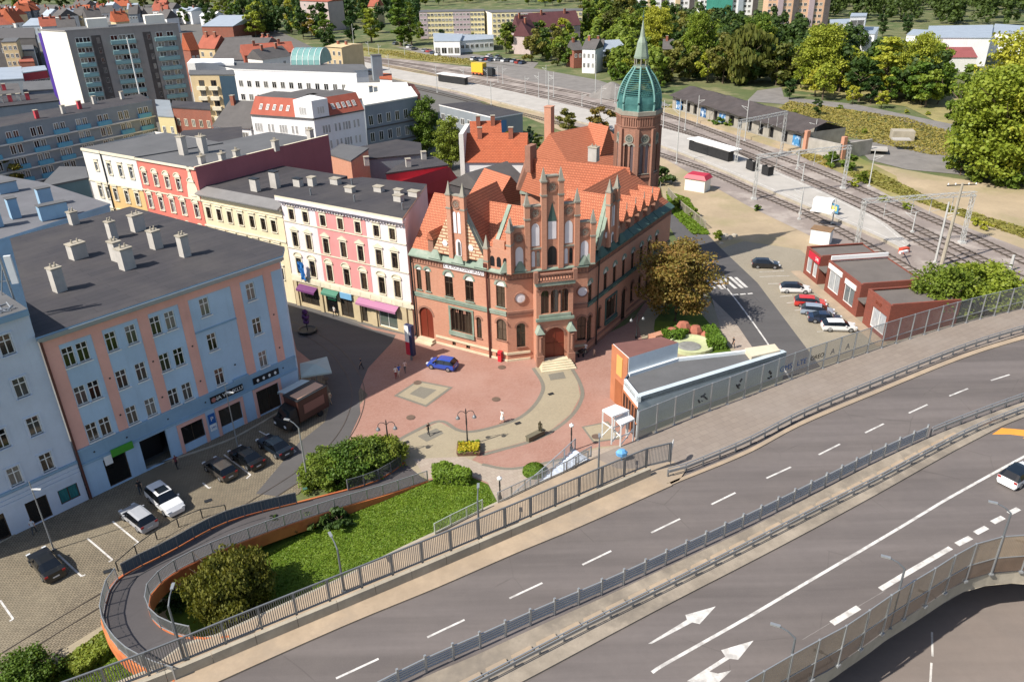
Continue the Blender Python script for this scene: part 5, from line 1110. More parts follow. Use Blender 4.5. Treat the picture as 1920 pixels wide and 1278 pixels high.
# ---- tan balcony block, long white building with the glass vault
root, Fs, P = block('balcony_block', 'cream block of flats with stacked brown balconies under a grey roof', 15.0, [(356, 141), (440, 141), (437, 133)], m_tanwall, m_roofgry, cat='apartment block')
f = Fs[0]
for lv in range(5):
    z = 12.0 - lv * 2.8
    for u0, u1 in ((.13, .33), (.4, .6)):
        mb = MB(); f.box(mb, u0 * f.L, u1 * f.L, z - 1.0, z + .0, 0, .9); mb.build('balcony', m_trimw, root); far_win(root, f, (u0 + u1) / 2 * f.L, z, 1.6, 1.6, m_brownfr)
mb = MB(); f.box(mb, .66 * f.L, f.L, 0, 14.8, 0, .25); mb.build('glass_bay', M('glass_blue', '#3a5060', .3, .1, .3, 3, 0), root)
root, Fs, P = block('long_building', 'long white office building with two rows of dark windows and a felt roof', 13.5, [(440, 131), (668, 139), (640, 122), (376, 118)], m_white2, m_roofgry, {0: ([8.6, 4.6, .9], 14, 1.5, 1.9)}, cat='office', emat=m_white2)
mb = MB(); mb.prism([at(352, 128, 13), at(440, 128, 13), at(440, 119, 13), at(360, 119, 13)], 0, 14.5); mb.build('annex_wall', m_white2, root)
t = thing('glass_vault', 'barrel vaulted glass roof light on the long white building', 'rooflight', at(575, 122, 13.8)); a, b = at(546, 122, 13.8), at(600, 122, 13.8); d = (b - a).normalized(); nn = V((-d.y, d.x, 0)); Rv = 5.0; mb = MB(); ri = MB(); n = 10
m_vault = M('vault_glass', '#6f9d98', .15, .12, .5, 3, 0)
for k in range(n):
    t0, t1 = pi * k / n, pi * (k + 1) / n; g = lambda q, t_: q + nn * (Rv - Rv * cos(t_)) + V((0, 0, Rv * .9 * sin(t_))); mb.face([g(a, t0), g(b, t0), g(b, t1), g(a, t1)]); mb.face([b, g(b, t1), g(b, t0)][::-1] if False else [b + nn * Rv, g(b, t0), g(b, t1)]); mb.face([a + nn * Rv, g(a, t1), g(a, t0)])
mb.build('glazing', m_vault, t)
for i in range(6):
    q = a.lerp(b, i / 5); ri = MB(); ri.tube([g(q, pi * k / 12) for k in range(13)], .1, 5); ri.build('rib', m_white, t)
# ---- white corner house with red mansard roofs (470-690)
hw = 14.5; A, B, C_ = at(470, 214, hw), at(588, 222, hw), at(682, 205, hw)
f1, f2 = Fac(A, B), Fac(B, C_); root = thing('mansard_house', 'white corner house with two red mansard roofs and a taller corner block', 'house', V((B.x, B.y, 0)))
mb = MB(); bk1 = f1.p(0, 0, -12); bk2 = f2.p(f2.L, 0, -12); walls(mb, [f1.a, f1.p(f1.L, 0), f2.p(f2.L, 0), bk2, bk1], 0, hw)
mb.face([V((p.x, p.y, hw)) for p in (f1.a, f1.p(f1.L, 0), f2.p(f2.L, 0), bk2, bk1)]); mb.build('wall', m_white2, root)
for f, (ua, ub) in ((f1, (0, f1.L * .72)), (f2, (f2.L * .3, f2.L))):
    mb = MB(); a, b, c, d = f.p(ua, hw, .15), f.p(ub, hw, .15), f.p(ub, hw + 3.4, -2.4), f.p(ua, hw + 3.4, -2.4); mb.hexa([a, b, f.p(ub, hw, -9), f.p(ua, hw, -9)], [d + (a - d) * .0, c, f.p(ub, hw + 3.4, -9), f.p(ua, hw + 3.4, -9)], 0, 1); mb.build('mansard_roof', [m_mansard, m_dkslope], root)
    for k in range(5):
        u = ua + (ub - ua) * (.2 + .15 * k); w_ = far_win(root, f, u, hw + 1.0, .7, 1.3, w0=-.55, name='roof_window'); w_.rotation_euler = (-R_(36), 0, f.ang)
mb = MB(); c1, c2 = f1.p(f1.L * .72, 0, .1), f2.p(f2.L * .3, 0, .1); walls(mb, [c1, V((B.x, B.y, 0)) + (f1.n + f2.n) * .1, c2, c2 - f2.n * 6, c1 - f1.n * 6], hw, hw + 3.6); mb.face([p + V((0, 0, hw + 3.6)) for p in (c1, V((B.x, B.y, 0)) + (f1.n + f2.n) * .1, c2, c2 - f2.n * 6, c1 - f1.n * 6)]); mb.build('corner_block', m_white2, root)
for f, us in ((f1, (.1, .3, .5, .68, .9)), (f2, (.22, .44, .62, .82))):
    for lv in range(4):
        z = 10.9 - lv * 3.4
        for u in us:
            for du in ((-.7, 0, .7) if us.index(u) % 2 == 0 else (-.5, .5)): far_win(root, f, u * f.L + du, z, .55, 1.8)
for f, u in ((f1, .85), (f2, .15)):
    for du in (-.6, 0, .6): far_win(root, f, u * f.L + du, hw + .7, .45, 1.5, w0=.12)
mb = MB(); f1.box(mb, 0, f1.L, hw - .3, hw, 0, .25); f2.box(mb, 0, f2.L, hw - .3, hw, 0, .25); mb.build('cornice', m_dkslope, root)
# neighbours of the mansard house
root, Fs, P = block('terrace_house', 'grey white house with tall windows right of the mansard house', 14.0, [(684, 199), (782, 182), (770, 164)], m_lowgrey, m_hwhite, {0: ([9.5, 5.6, 1.6], 6, 1.2, 2.2)}, cat='house')
mb = MB(); f = Fs[0]; f.box(mb, 0, f.L, 8.6, 8.9, 0, .15); f.box(mb, 0, f.L, 4.7, 5.0, 0, .15); mb.build('string_course', m_dkslope, root)
root, Fs, P = block('white_hall', 'bright white flat roofed hall beside the railway with a rusty sheet end', 12.0, [(640, 190), (770, 177), (762, 156), (650, 158)], m_white2, m_hwhite, cat='hall', emat=m_redroof)
mb = MB(); a, b, c, d = at(771, 178, 12), at(788, 176, 9), at(776, 158, 9), at(762, 156, 12); mb.hexa([V((p.x, p.y, 6)) for p in (a, b, c, d)], [a, b, c, d]); mb.build('sheet_roof', m_redroof, root)
for x, y in ((697, 185), (706, 187)): chimney(root, at(x, y, 12.2), .9, .9, 3.0, .3, m_lowgrey)
root, Fs, P = block('red_dormer_house', 'small house with an orange roof and a pale stair tower beside the platform', 9.0, [(712, 148), (735, 150), (734, 140)], m_white2, m_orroof, cat='house'); chimney(root, at(709, 150, 8), 3.0, 3.0, 7.5, .3, m_lowgrey, m_dkslope, 'stair_tower')
block('flat_shop', 'low dark roofed shop with blue edge near the platform end', 9.0, [(632, 137), (690, 132), (680, 122), (630, 122)], m_white2, m_roofgry, cat='building', emat=m_metroof)
# yellow, brick and dark houses between
block('yellow_house', 'narrow pale yellow house beside the grey gallery block', 11.5, [(296, 218), (326, 220), (318, 190)], m_yell, m_lowgrey, {0: ([7.6, 4.6, 1.6], 2, .9, 1.6)}, cat='house')
root, Fs, P = block('brick_house', 'dark red brick house with pale windows behind the street row', 13.5, [(323, 202), (394, 207), (392, 195)], m_brickred, m_roofblk, {0: ([9.4, 5.6, 1.8], 5, 1.0, 1.7)}, cat='house', fr=m_trimw)
pitched('slate_house', 'white house with a dark slate mansard roof and skylights', 11.5, 16.0, (400, 236), (470, 240), 12, m_white2, m_dkslope, ([8.3, 5.0], 3, 1.5, 2.2), hip=1.0)
block('courtyard_annex', 'low dark annex with a lean-to roof behind the coral house', 12.5, [(300, 285), (455, 262), (452, 240), (345, 247)], m_brickred, m_roofblk, cat='annex', emat=m_dkslope)
block('white_annex', 'white rear wing with a dark flat roof behind the mansard house', 13.5, [(540, 176), (600, 185), (640, 174), (580, 168)], m_white2, m_dkslope, cat='annex', emat=m_redroof)
# behind the pink house: brick sheds, red sheet roof, white house with orange roof
block('brick_shed', 'orange brick shed end beside the mauve firewall', 11.0, [(615, 289), (658, 303), (690, 280), (640, 272)], m_pob, m_roofgry, cat='shed')
block('felt_shed', 'broad brown felt roofed shed under the big trees', 8.5, [(652, 303), (790, 290), (788, 270), (744, 264), (640, 284)], m_lowgrey, m_roofblk, cat='shed')
root, Fs, P = block('red_sheet_house', 'dark roofed annex with a bright red sheet metal slope', 9.5, [(724, 327), (840, 311), (815, 297), (764, 302)], m_redpaint, m_roofblk, cat='annex')
mb = MB(); a, b, c, d = at(745, 343, 5), at(868, 347, 5), at(842, 313, 9.4), at(752, 340, 9.0); mb.hexa([p - V((0, 0, 2)) for p in (a, b, c, d)], [a, b, c, d]); mb.build('sheet_roof', m_redpaint, root)
for x, y in ((688, 310), (766, 314), (795, 300)): chimney(root, at(x, y, 9.6), .9, .9, 1.6, .3, m_plaster, m_conc)
root, f = pitched('orange_house', 'white house with a bright orange tiled roof among the garden trees', 8.0, 12.5, (868, 302), (985, 302), 9, m_white2, m_orroof, ([4.5, 1.5], 3, 1.0, 1.5), chim=2)
mb = MB(); f.box(mb, -.5, .4, 0, 13.5, -9, .6); mb.build('firewall', m_stuccow, root)
pitched('orange_house', 'second orange roof with brick chimneys behind the white garden house', 8.0, 12.0, (885, 272), (940, 270), 9, m_white2, m_orroof, None, chim=2)
root, f = pitched('tarred_house', 'dark barn with a grey felt roof against the post office yard', 10.0, 12.5, (913, 361), (985, 338), 9, M('wall_tarred', '#4a4546', .9, .15, .5, 5, .1), m_dkslope, None, 'barn', chim=0)
pitched('rear_wing', 'tiled outbuilding roof behind the left post office gable', 9.5, 13.5, (880, 368), (925, 385), 7, m_pob, m_tile, None, 'outbuilding', chim=0)
# workshop hall by the railway
root, Fs, P = block('workshop', 'long grey workshop hall with a blue sliding door by the railway', 6.5, [(824, 198), (926, 222), (980, 213), (882, 192)], m_lowgrey, m_roofblk, {0: ([2.8], 8, 1.8, 1.7)}, cat='workshop', emat=m_white2)
f = Fs[1]; mb = MB(); f.box(mb, .3, f.L * .42, 0, 5.6, 0, .12); mb.build('sliding_door', M('door_blue', '#4a7ba8', .7, .12, .4, 4, .1), root)
# grey roofs at far left, front
root, Fs, P = block('grey_roof_house', 'house with a broad grey roof and blue chimney stacks at the left edge', 14.0, [(-60, 470), (60, 432), (205, 385), (80, 345), (-80, 318)], m_blue2, M('roof_lightgrey', '#69696d', .85, .12, .3, 5, .1), cat='house', emat=m_blue2)
for x, y, sx, h in ((16, 360, 2.6, 1.6), (88, 385, 1.8, 2.6), (103, 408, 3.6, 2.0), (30, 408, 1.2, 2.8), (-5, 425, 1.4, 3)): chimney(root, at(x, y, 14.3), sx, 1.4, h, .75, m_blue2, m_roofgry)
block('teal_wall_house', 'low house with a plain grey green side wall behind the grey roof', 11.0, [(75, 353), (165, 335), (160, 315), (112, 315)], M('wall_greyteal', '#5f7a82', .9, .1, .3, 4, .1), m_roofgry, cat='house')
# ---- far left cluster
FL_G = 'distant town houses at the left edge'
for i, (lab, h, pix, wl_, rf, rows) in enumerate((
    ('tan corner house with four rows of windows at the left edge', 14, [(2, 80), (30, 79), (36, 72)], m_tanwall, m_roofgry, {0: ([11, 8, 5, 2], 3, 1.2, 1.6)}),
    ('long dark roofed hall behind the tan corner house', 12, [(-40, 74), (66, 72), (64, 53), (-40, 54)], m_dkslope, m_dkslope, {0: ([6], 9, 1.6, 2)}),
    ('grey roofed warehouse right of the tan corner house', 9, [(34, 96), (64, 96), (62, 80), (33, 80)], m_stuccow, m_roofgry, None),
    ('red brick shed below the grey warehouse', 7, [(36, 117), (64, 116), (60, 107), (36, 108)], m_brickred, m_redroof, None),
    ('low shop with a purple fascia left of the tower block', 6, [(42, 138), (88, 132), (84, 124), (42, 128)], m_redpaint, m_metroof, {0: ([1], 5, 2.4, 2.2)}),
    ('flat white roofed store at the left edge', 6, [(-30, 152), (44, 148), (40, 126), (-30, 130)], m_lowgrey, m_metroof, None),
    ('grey flat block with a dark opening before the tower block', 9, [(44, 172), (104, 168), (98, 152), (44, 155)], m_lowgrey, m_roofgry, {0: ([2], 2, 4.5, 4)}),
    ('dark grey tenement with dormers at the left edge', 11, [(-40, 180), (40, 176), (34, 158), (-40, 160)], m_lowgrey, m_dkslope, {0: ([7, 3.5], 5, 1.2, 1.8)}),
    ('roof terrace block with pale chimneys above the gallery block', 12, [(-40, 206), (110, 190), (100, 178), (-40, 184)], m_lowgrey, m_roofblk, None))):
    r, Fs, P = block('town_house', lab, h, pix, wl_, rf, rows, cat='house')
    if i in (7, 8):
        for k in range(6): c = P[0].lerp(P[1], .1 + .16 * k).lerp(P[3], .3); chimney(r, V((c.x, c.y, h)), .9, .9, 2.0, .4, (m_plaster, m_redpaint)[k % 2])
for lab, h, zr, A, B, d, wl_, rf in (
    ('red roofed villa at the far left edge', 8, 13, (-4, 47), (30, 45), 10, m_stuccow, m_redroof), ('house with a steep red gable at the far left', 9, 16, (28, 42), (44, 40), 9, m_stuccow, m_orroof), ('pale blue metal roofed hall at the far left', 9, 12, (42, 49), (82, 48), 22, m_metroof, m_metroof),
    ('brown roofed house behind the tower block gable', 12, 16, (78, 50), (108, 48), 10, m_stuccow, m_redroof), ('dark gabled house behind the tower block', 12, 16, (108, 52), (142, 50), 11, m_lowgrey, m_dkslope), ('white villa beyond the tower block', 9, 13, (134, 30), (160, 28), 10, m_white2, m_metroof),
    ('grey house with blue shade beyond the tower block', 9, 14, (164, 34), (192, 32), 10, m_lowgrey, m_dkslope), ('orange roofed house peeping over the tower block', 10, 15, (217, 41), (242, 39), 9, m_tanwall, m_orroof), ('small orange house on the far left slope', 8, 12, (214, 12), (240, 11), 10, m_tanwall, m_orroof),
    ('white flat house in the distant trees', 8, 10, (330, 20), (358, 22), 12, m_white2, m_metroof), ('low white pavilion before the blue grey hall', 6, 8, (374, 30), (402, 30), 10, m_white2, m_white2), ('wide blue grey metal roofed hall in the distance', 7, 11, (378, 50), (436, 50), 40, m_brickred, m_metroof),
    ('cream house with a red turret gable behind the long building', 13, 17, (370, 90), (402, 91), 9, m_tanwall, m_redroof), ('dark slate roofed hall behind the long building', 10, 16, (398, 112), (484, 112), 26, m_lowgrey, m_dkslope), ('row of dark sheds with white doors', 5, 8, (402, 88), (478, 82), 12, m_stuccow, m_dkslope),
    ('red tiled row house behind the glass vault', 12, 15, (458, 104), (552, 97), 10, m_redroof, m_redroof), ('small red roofed house beside the dark sheds', 8, 11, (478, 84), (498, 86), 8, m_tanwall, m_redroof), ('dark slate house with dormers beside the red row house', 11, 14, (492, 112), (545, 104), 9, m_stuccow, m_dkslope),
    ('pale ruined block beside the distant trees', 11, 11.5, (610, 88), (640, 90), 12, m_tanwall, m_tanwall), ('pink block of flats high in the far trees', 16, 17, (562, 2), (614, 4), 12, m_pinkgrey, m_redroof), ('red gabled house behind the far poplars', 11, 15, (690, 12), (706, 12), 10, m_tanwall, m_redroof)):
    pitched('distant_house', lab, h, zr, A, B, d, wl_, rf, ([h - 3.0, h - 6.2], max(2, int(d / 4)), 1.2, 1.6) if h > 7.5 else None, chim=2 if h > 7.5 and d < 13 else 0)
for k in range(30):                                                  # small houses filling the distant town
    x, y = rng.uniform(-10, 330), rng.uniform(10, 34); h = rng.uniform(6, 10)
    pitched('distant_house', 'small pitched roof house in the far town beyond the tower block', h, h + rng.uniform(3, 5), (x, y), (x + rng.uniform(12, 24), y - rng.uniform(-1.5, 1.5)), rng.uniform(8, 12), (m_stuccow, m_tanwall, m_lowgrey, m_white2)[k % 4], (m_redroof, m_dkslope, m_orroof, m_metroof, m_dkslope)[k % 5], ([h - 3], 3, 1.1, 1.5), group='small far houses beyond the tower block', chim=1)
pitched('turret_house', 'narrow red gabled turret house left of the cream house', 15, 20, (356, 92), (372, 90), 5, m_brickred, m_orroof, ([11, 7], 2, 1.0, 1.6), hip=0, chim=0)
# ---- far housing: yellow walk-up blocks, tower flats, white works
m_ypan = M('panel_yellow', '#cfc08e', .9, .06, .3, 3, .05); m_lpan = M('panel_lilac', '#a9969a', .9, .06, .3, 3, .05)
root, Fs, P = block('walkup_block', 'long five storey block with yellow and lilac bays behind the car park', 13, [(786, 24), (908, 22), (908, 18)], m_ypan, m_roofgry, cat='apartment block'); f = Fs[0]
for a, b in ((.0, .12), (.52, .78)): mb = MB(); f.box(mb, a * f.L, b * f.L, 0, 12.8, 0, .15); mb.build('lilac_bay', m_lpan, root)
for lv in range(5):
    for k in range(18): far_win(root, f, (k + .5) * f.L / 18, 1.2 + lv * 2.5, 1.4, 1.2, w0=.16)
root, Fs, P = block('walkup_block', 'yellow five storey block with a blank cream gable beside the lilac one', 13, [(922, 24.5), (1092, 21), (1092, 17), (908, 20)], m_ypan, m_roofgry, cat='apartment block', side_mats={3: m_hwhite}); f = Fs[0]
for a, b in ((.28, .45), (.6, .8)): mb = MB(); f.box(mb, a * f.L, b * f.L, 0, 12.8, 0, .15); mb.build('lilac_bay', m_lpan, root)
for lv in range(5):
    for k in range(20): far_win(root, f, (k + .5) * f.L / 20, 1.2 + lv * 2.5, 1.4, 1.2, w0=.16)
mb = MB(); f2_ = Fs[3]; f2_.box(mb, 0, f2_.L, 0, 13, 0, .1); mb.build('gable', m_hwhite, root)
block('low_hall', 'low white hall with a pale flat roof below the yellow blocks', 6, [(814, 78), (862, 78), (868, 65), (812, 63)], m_white2, m_metroof, {0: ([.8], 4, 2.4, 2.6)}, cat='hall')
block('low_hall', 'narrow white pavilion with a window strip right of the low hall', 5, [(862, 78), (925, 74), (925, 66), (866, 66)], m_white2, m_metroof, {0: ([1.8], 7, 1.6, 1.6)}, cat='hall')
pitched('villa', 'rose gabled terrace with a long maroon roof before the yellow blocks', 8, 15, (975, 62), (1000, 60), 9, m_pinkgrey, M('roof_maroon', '#5f3638', .85, .15, .4, 5, .15), ([5, 2], 2, 1.2, 1.6)); 
pitched('villa', 'long maroon roofed terrace running right of the rose gable', 8, 14, (1000, 52), (1088, 46), 11, m_pinkgrey, MATS['roof_maroon'], None, chim=2)
pitched('villa', 'second rose gable with a pink front beside the maroon terrace', 8, 14, (994, 68), (1010, 65), 9, m_pinkgrey, MATS['roof_maroon'], ([4], 2, 1.2, 1.6))
root, f = pitched('station_villa', 'white gabled villa with red side wings beside the tracks', 9, 12, (1092, 91), (1116, 92), 8, m_white2, m_dkslope, ([5.5, 2], 3, 1.0, 1.8))
pitched('villa_wing', 'red brick wing with a grey roof left of the white villa', 7, 10, (1076, 94), (1092, 93), 8, m_brickred, m_dkslope, ([4], 2, 1.0, 1.5)); pitched('villa_wing', 'red brick wing right of the white villa', 7, 10, (1116, 91), (1130, 91), 8, m_brickred, m_dkslope, ([4], 1, 1.0, 1.5))
pitched('depot', 'blue grey roofed depot right of the white villa', 6, 9, (1128, 97), (1176, 94), 18, m_lowgrey, m_metroof, None, chim=0, cat='depot')
for i, (x0, x1, y, m_) in enumerate(((1200, 1226, 30, m_tanwall), (1228, 1254, 34, m_white2), (1262, 1296, 36, m_tanwall), (1330, 1392, 10, m_white2), (1396, 1430, 12, m_tanwall))):
    pass
TWR = [(1196, 1300, 40, 'cream and white tower flats left of the green netting', m_white2, m_tanwall), (1312, 1420, 24, 'white slab of flats with green scaffold netting', m_white2, m_metroof), (1436, 1552, 44, 'salmon and grey tower flats at the far right of the housing', M('panel_salmon', '#d3a986', .9, .06, .3, 3, .05), m_lpan)]
for k, (x0, x1, yb, lab, wl_, b2) in enumerate(TWR):
    a, b = at(x0, yb, 2), at(x1, yb - 2, 2); f = Fac(a, b); root = thing('tower_flats', lab, 'apartment block', f.p(f.L / 2, 0)); P = [f.p(0, 0), f.p(f.L, 0), f.p(f.L, 0, -12), f.p(0, 0, -12)]
    mb = MB(); walls(mb, P, 0, 34); mb.build('wall', wl_, root); flat_roof(root, P, 34, m_roofgry)
    nb = 4
    for j in range(nb):
        mb = MB(); f.box(mb, f.L * (j + .62) / nb, f.L * (j + .95) / nb, 0, 33.5, 0, 1.2); mb.build('balcony_stack', (b2, MATS['recess_dark'])[j % 2], root)
    for lv in range(10):
        for j in range(nb):
            for du in (.12, .4): far_win(root, f, f.L * (j + du) / nb, 1.5 + lv * 3.0, 1.6, 1.5)
    if k == 1: mb = MB(); f.box(mb, f.L * .1, f.L * .55, 0, 14, 1.3, 1.6); mb.build('scaffold_net', M('net_green', '#3f9a86', .8, .15, .3, 3, 0), root)
block('works', 'white works building with a glazed corner tower beyond the trees', 11, [(1556, 46), (1612, 44), (1610, 36)], m_white2, m_metroof, {0: ([7, 3.5], 7, 2.2, 1.6)}, cat='works')
block('works_tower', 'glazed white corner tower of the works', 15, [(1594, 32), (1624, 31), (1626, 26), (1597, 26)], m_white2, m_metroof, {0: ([11.5, 8.5, 5.5, 2.5], 1, 6, 2.2)}, cat='works')
block('shed_hall', 'white flat roofed shed hall below the works', 9, [(1600, 63), (1640, 65), (1648, 52), (1598, 51)], m_white2, m_metroof, None, cat='hall')
block('big_hall', 'wide white warehouse with a blue roof edge beyond the right trees', 10, [(1738, 72), (1858, 72), (1862, 48), (1742, 50)], m_white2, m_metroof, None, cat='warehouse', emat=m_metroof)
block('big_hall', 'low white hall left of the wide warehouse', 7, [(1700, 66), (1742, 68), (1750, 58), (1712, 56)], m_white2, m_metroof, None, cat='warehouse')
block('big_hall', 'white store partly hidden by the right hand poplars', 9, [(1858, 62), (1925, 64), (1925, 50), (1866, 46)], m_white2, m_metroof, None, cat='warehouse')
pitched('red_shed', 'maroon roofed shed in front of the wide white warehouse', 5, 7.5, (1772, 108), (1832, 108), 16, m_stuccow, M('roof_brickred', '#8f4a48', .85, .12, .4, 4, .1), None, chim=0, cat='shed')
pitched('yellow_villa', 'small cream villa half hidden by trees right of the tower spire', 8, 11, (1243, 92), (1268, 92), 9, m_tanwall, m_dkslope, ([5, 2], 2, 1.1, 1.6))
# ---- ruined goods shed
a, b, c = at(1262, 176, 5.0), at(1510, 246, 5.0), at(1330, 155, 6.2); f = Fac(at(1262, 178, 4.6), at(1512, 249, 4.6)); root = thing('goods_shed', 'long derelict railway goods shed with a black sagging roof and blue graffiti', 'shed', f.p(f.L / 2, 0))
ho = [(.03, .1), (.13, .16), (.19, .22), (.25, .3), (.36, .39), (.48, .52), (.55, .58), (.62, .65), (.7, .73), (.77, .8), (.86, .89), (.93, .97)]
mb = MB(); wall_holes(mb, f, 4.6, [(p * f.L, .9, q * f.L, 3.6) for p, q in ho], depth=.5); dS = 12; walls(mb, [f.p(0, 0), f.p(f.L, 0), f.p(f.L, 0, -dS), f.p(0, 0, -dS)], 0, 4.6, skip=(0,)); mb.build('wall', M('shed_plaster', '#9a9488', .9, .25, .5, 5, .3), root)
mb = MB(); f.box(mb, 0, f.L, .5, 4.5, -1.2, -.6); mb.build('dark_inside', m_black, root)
mb = MB(); nseg = 24
for k in range(nseg):
    u0, u1 = f.L * k / nseg - .4, f.L * (k + 1) / nseg + (.4 if k == nseg - 1 else 0) - .4; s0, s1 = .25 * sin(k * 1.7), .25 * sin((k + 1) * 1.7)
    mb.face([f.p(u0, 4.5 + s0 * .4, 1.4), f.p(u1, 4.5 + s1 * .4, 1.4), f.p(u1, 6.6 + s1, -dS / 2), f.p(u0, 6.6 + s0, -dS / 2)])
    if k not in (7, 8, 19): mb.face([f.p(u0, 6.6 + s0, -dS / 2), f.p(u1, 6.6 + s1, -dS / 2), f.p(u1, 4.6, -dS - .6), f.p(u0, 4.6, -dS - .6)])
mb.build('roof', M('roof_burnt', '#4d4543', .92, .25, .4, 4, .4), root)
for p, w_, cc in ((.06, .05, '#2f6fa8'), (.275, .045, '#2a5f94'), (.43, .05, '#3a78b0'), (.95, .05, '#3f88c0')):
    mb = MB(); f.box(mb, (p - w_ / 2) * f.L, (p + w_ / 2) * f.L, .9, 3.4, .03, .06); g = mb.build('graffiti', M('graffiti' + cc[1:], cc, .7, .4, 1.4, 3, 0, col2='#c8d4dc'), root)
mb = MB(); q = Fac(f.p(f.L + .3, 0), f.p(f.L + 10, 0, -1)); 
mb.wallrun([f.p(f.L + .2, 0), f.p(f.L + 9.5, 0, -2), f.p(f.L + 9, 0, -dS)], .5, 3.6); mb.build('ruined_wall', M('ruin_wall', '#a39d93', .95, .25, .5, 5, .4), root)
for u, w__ in ((.4, 0), (9.3, -3)): mb = MB(); mb.box(f.p(f.L + u, 0, w__), (1.0, 1.0, 5.2), f.ang); mb.build('brick_pier', m_pob, root)
mb = MB(); f.box(mb, -1, f.L + 1, 0, .75, .3, 3.2); mb.build('loading_dock', m_sand, root)
# concrete boxes, hut, shed
t = thing('relay_hut', 'small cream relay hut with a bright red roof beside the sandy yard', 'hut', at(1301, 361)); g = at(1283, 356), at(1320, 362); f = Fac(*g); mb = MB(); Q = [f.p(0, 0), f.p(f.L, 0), f.p(f.L, 0, -3), f.p(0, 0, -3)]; walls(mb, Q, 0, 2.7); mb.build('wall', m_hwhite, t); mb = MB(); Q2 = [f.p(-.3, 2.6, .3), f.p(f.L + .3, 2.6, .3), f.p(f.L + .3, 2.6, -3.3), f.p(-.3, 2.6, -3.3)]; mb.hexa(Q2, [p + (f.p(f.L / 2, 2.6, -1.5) - p) * .25 + V((0, 0, .8)) for p in Q2]); mb.build('roof', Mplain('roof_cherry', '#c01f35', .5), t)
t = thing('concrete_tank', 'grey concrete block standing in the dry grass right of the shed', 'block', at(1692, 262)); mb = MB(); mb.box(at(1690, 262), (5.2, 3.2, 2.4), R_(-12)); mb.build('body', m_conc, t); mb = MB(); mb.box(at(1690, 262, 2.4), (4.0, 2.4, .25), R_(-12)); mb.build('lid', m_plat, t)
t = thing('slab_stack', 'stack of pale concrete slabs at the end of the ruined shed', 'slabs', at(1638, 278))
for k in range(3): mb = MB(); mb.box(at(1636 + k * 2, 280, k * .45), (6.5 - k * .5, 3.4, .38), R_(-25 + k * 3)); mb.build('slab', m_plat, t)
t = thing('white_container', 'white corrugated container behind the red shop row', 'container', at(1533, 462)); f = Fac(at(1517, 456), at(1553, 462)); mb = MB(); walls(mb, [f.p(0, 0), f.p(f.L, 0), f.p(f.L, 0, -2.2), f.p(0, 0, -2.2)], 0, 2.5)
for k in range(12): f.box(mb, k * f.L / 12, k * f.L / 12 + .1, .1, 2.4, 0, .05)
mb.build('body', m_white2, t); mb = MB(); mb.prism([f.p(-.1, 0, .1), f.p(f.L + .1, 0, .1), f.p(f.L + .1, 0, -2.3), f.p(-.1, 0, -2.3)], 2.5, 2.65); mb.build('roof', M('rusty_sheet', '#8a6a4a', .8, .2, .5, 4, .1), t)
t = thing('gravel_heap', 'grey gravel heap left of the copper dome', 'heap', at(1147, 178)); mb = MB(); mb.lathe(at(1147, 180), [(6.5, 0), (4, 2.0), (2, 3.6), (.6, 4.4), (0, 4.5)], 18, sx=1.2); mb.build('heap', m_gravel, t)
# ================================================================ vegetation
nr = np.random.default_rng(5)
_M0 = Mleaf
def Mleaf(n, a, b, c=None, k=.86): return _M0(n, a, b, c, k)
lf_green = Mleaf('leaf_green', '#4f6a1e', '#6c8a22', '#8ea032'); lf_dark = Mleaf('leaf_dark', '#2f4a1e', '#3f5c22', '#55702a'); lf_lime = Mleaf('leaf_lime', '#7f9422', '#a0ac28', '#b9bb3a')
lf_autumn = Mleaf('leaf_autumn', '#7a6a28', '#96702c', '#6f7a28'); lf_olive = Mleaf('leaf_olive', '#5d6a26', '#74772c', '#8f8a3a'); lf_con = Mleaf('leaf_conifer', '#24402a', '#2f4f30', '#3a5c3a'); lf_hedge = Mleaf('leaf_hedge', '#486f16', '#5c861c', '#7a9c2a')
lf_yel = Mleaf('leaf_yellow', '#9a8a24', '#b08a26', '#7d8a2a')
lf_flower = Mleaf('petal_yellow', '#d8b81e', '#e6cc3a', '#c9a016'); lf_grass = Mleaf('grass_blade', '#5f8410', '#7a9a18', '#8f9c30'); lf_drygr = Mleaf('dry_blade', '#a3923f', '#8f8e36', '#b5a55a')
m_bark = M('bark', '#6a5a48', 0.95, 0.25, 1.2, 8, 0.4)
def leaf_mesh(name, C, Nrm, size, mat, elong=1.0, droop=0.0):
    """one mesh of leaf-clump quads at centres C facing Nrm"""
    n = len(C); r = nr.normal(size=(n, 3)); t = np.cross(Nrm, r); t /= np.linalg.norm(t, axis=1)[:, None] + 1e-9; b = np.cross(Nrm, t)
    if droop: b = b * (1 - droop) + np.array([0, 0, -1]) * droop * elong; b /= np.linalg.norm(b, axis=1)[:, None] + 1e-9; t = np.cross(b, Nrm); t /= np.linalg.norm(t, axis=1)[:, None] + 1e-9
    s = (size * nr.uniform(.45, 1.5, n))[:, None]; a = t * s * .5; c = b * s * .5 * elong; k = Nrm * s * .12
    Vv = np.stack([C - a * .55 - c, C + a * .55 - c, C + a + k, C + a * .4 + c, C - a * .4 + c, C - a + k], 1).reshape(-1, 3)
    me = bpy.data.meshes.new(name); me.vertices.add(6 * n); me.vertices.foreach_set('co', Vv.ravel()); me.loops.add(6 * n); me.loops.foreach_set('vertex_index', np.arange(6 * n)); me.polygons.add(n); me.polygons.foreach_set('loop_start', np.arange(n) * 6); me.polygons.foreach_set('loop_total', np.full(n, 6)); me.materials.append(mat); me.update(calc_edges=True); return me
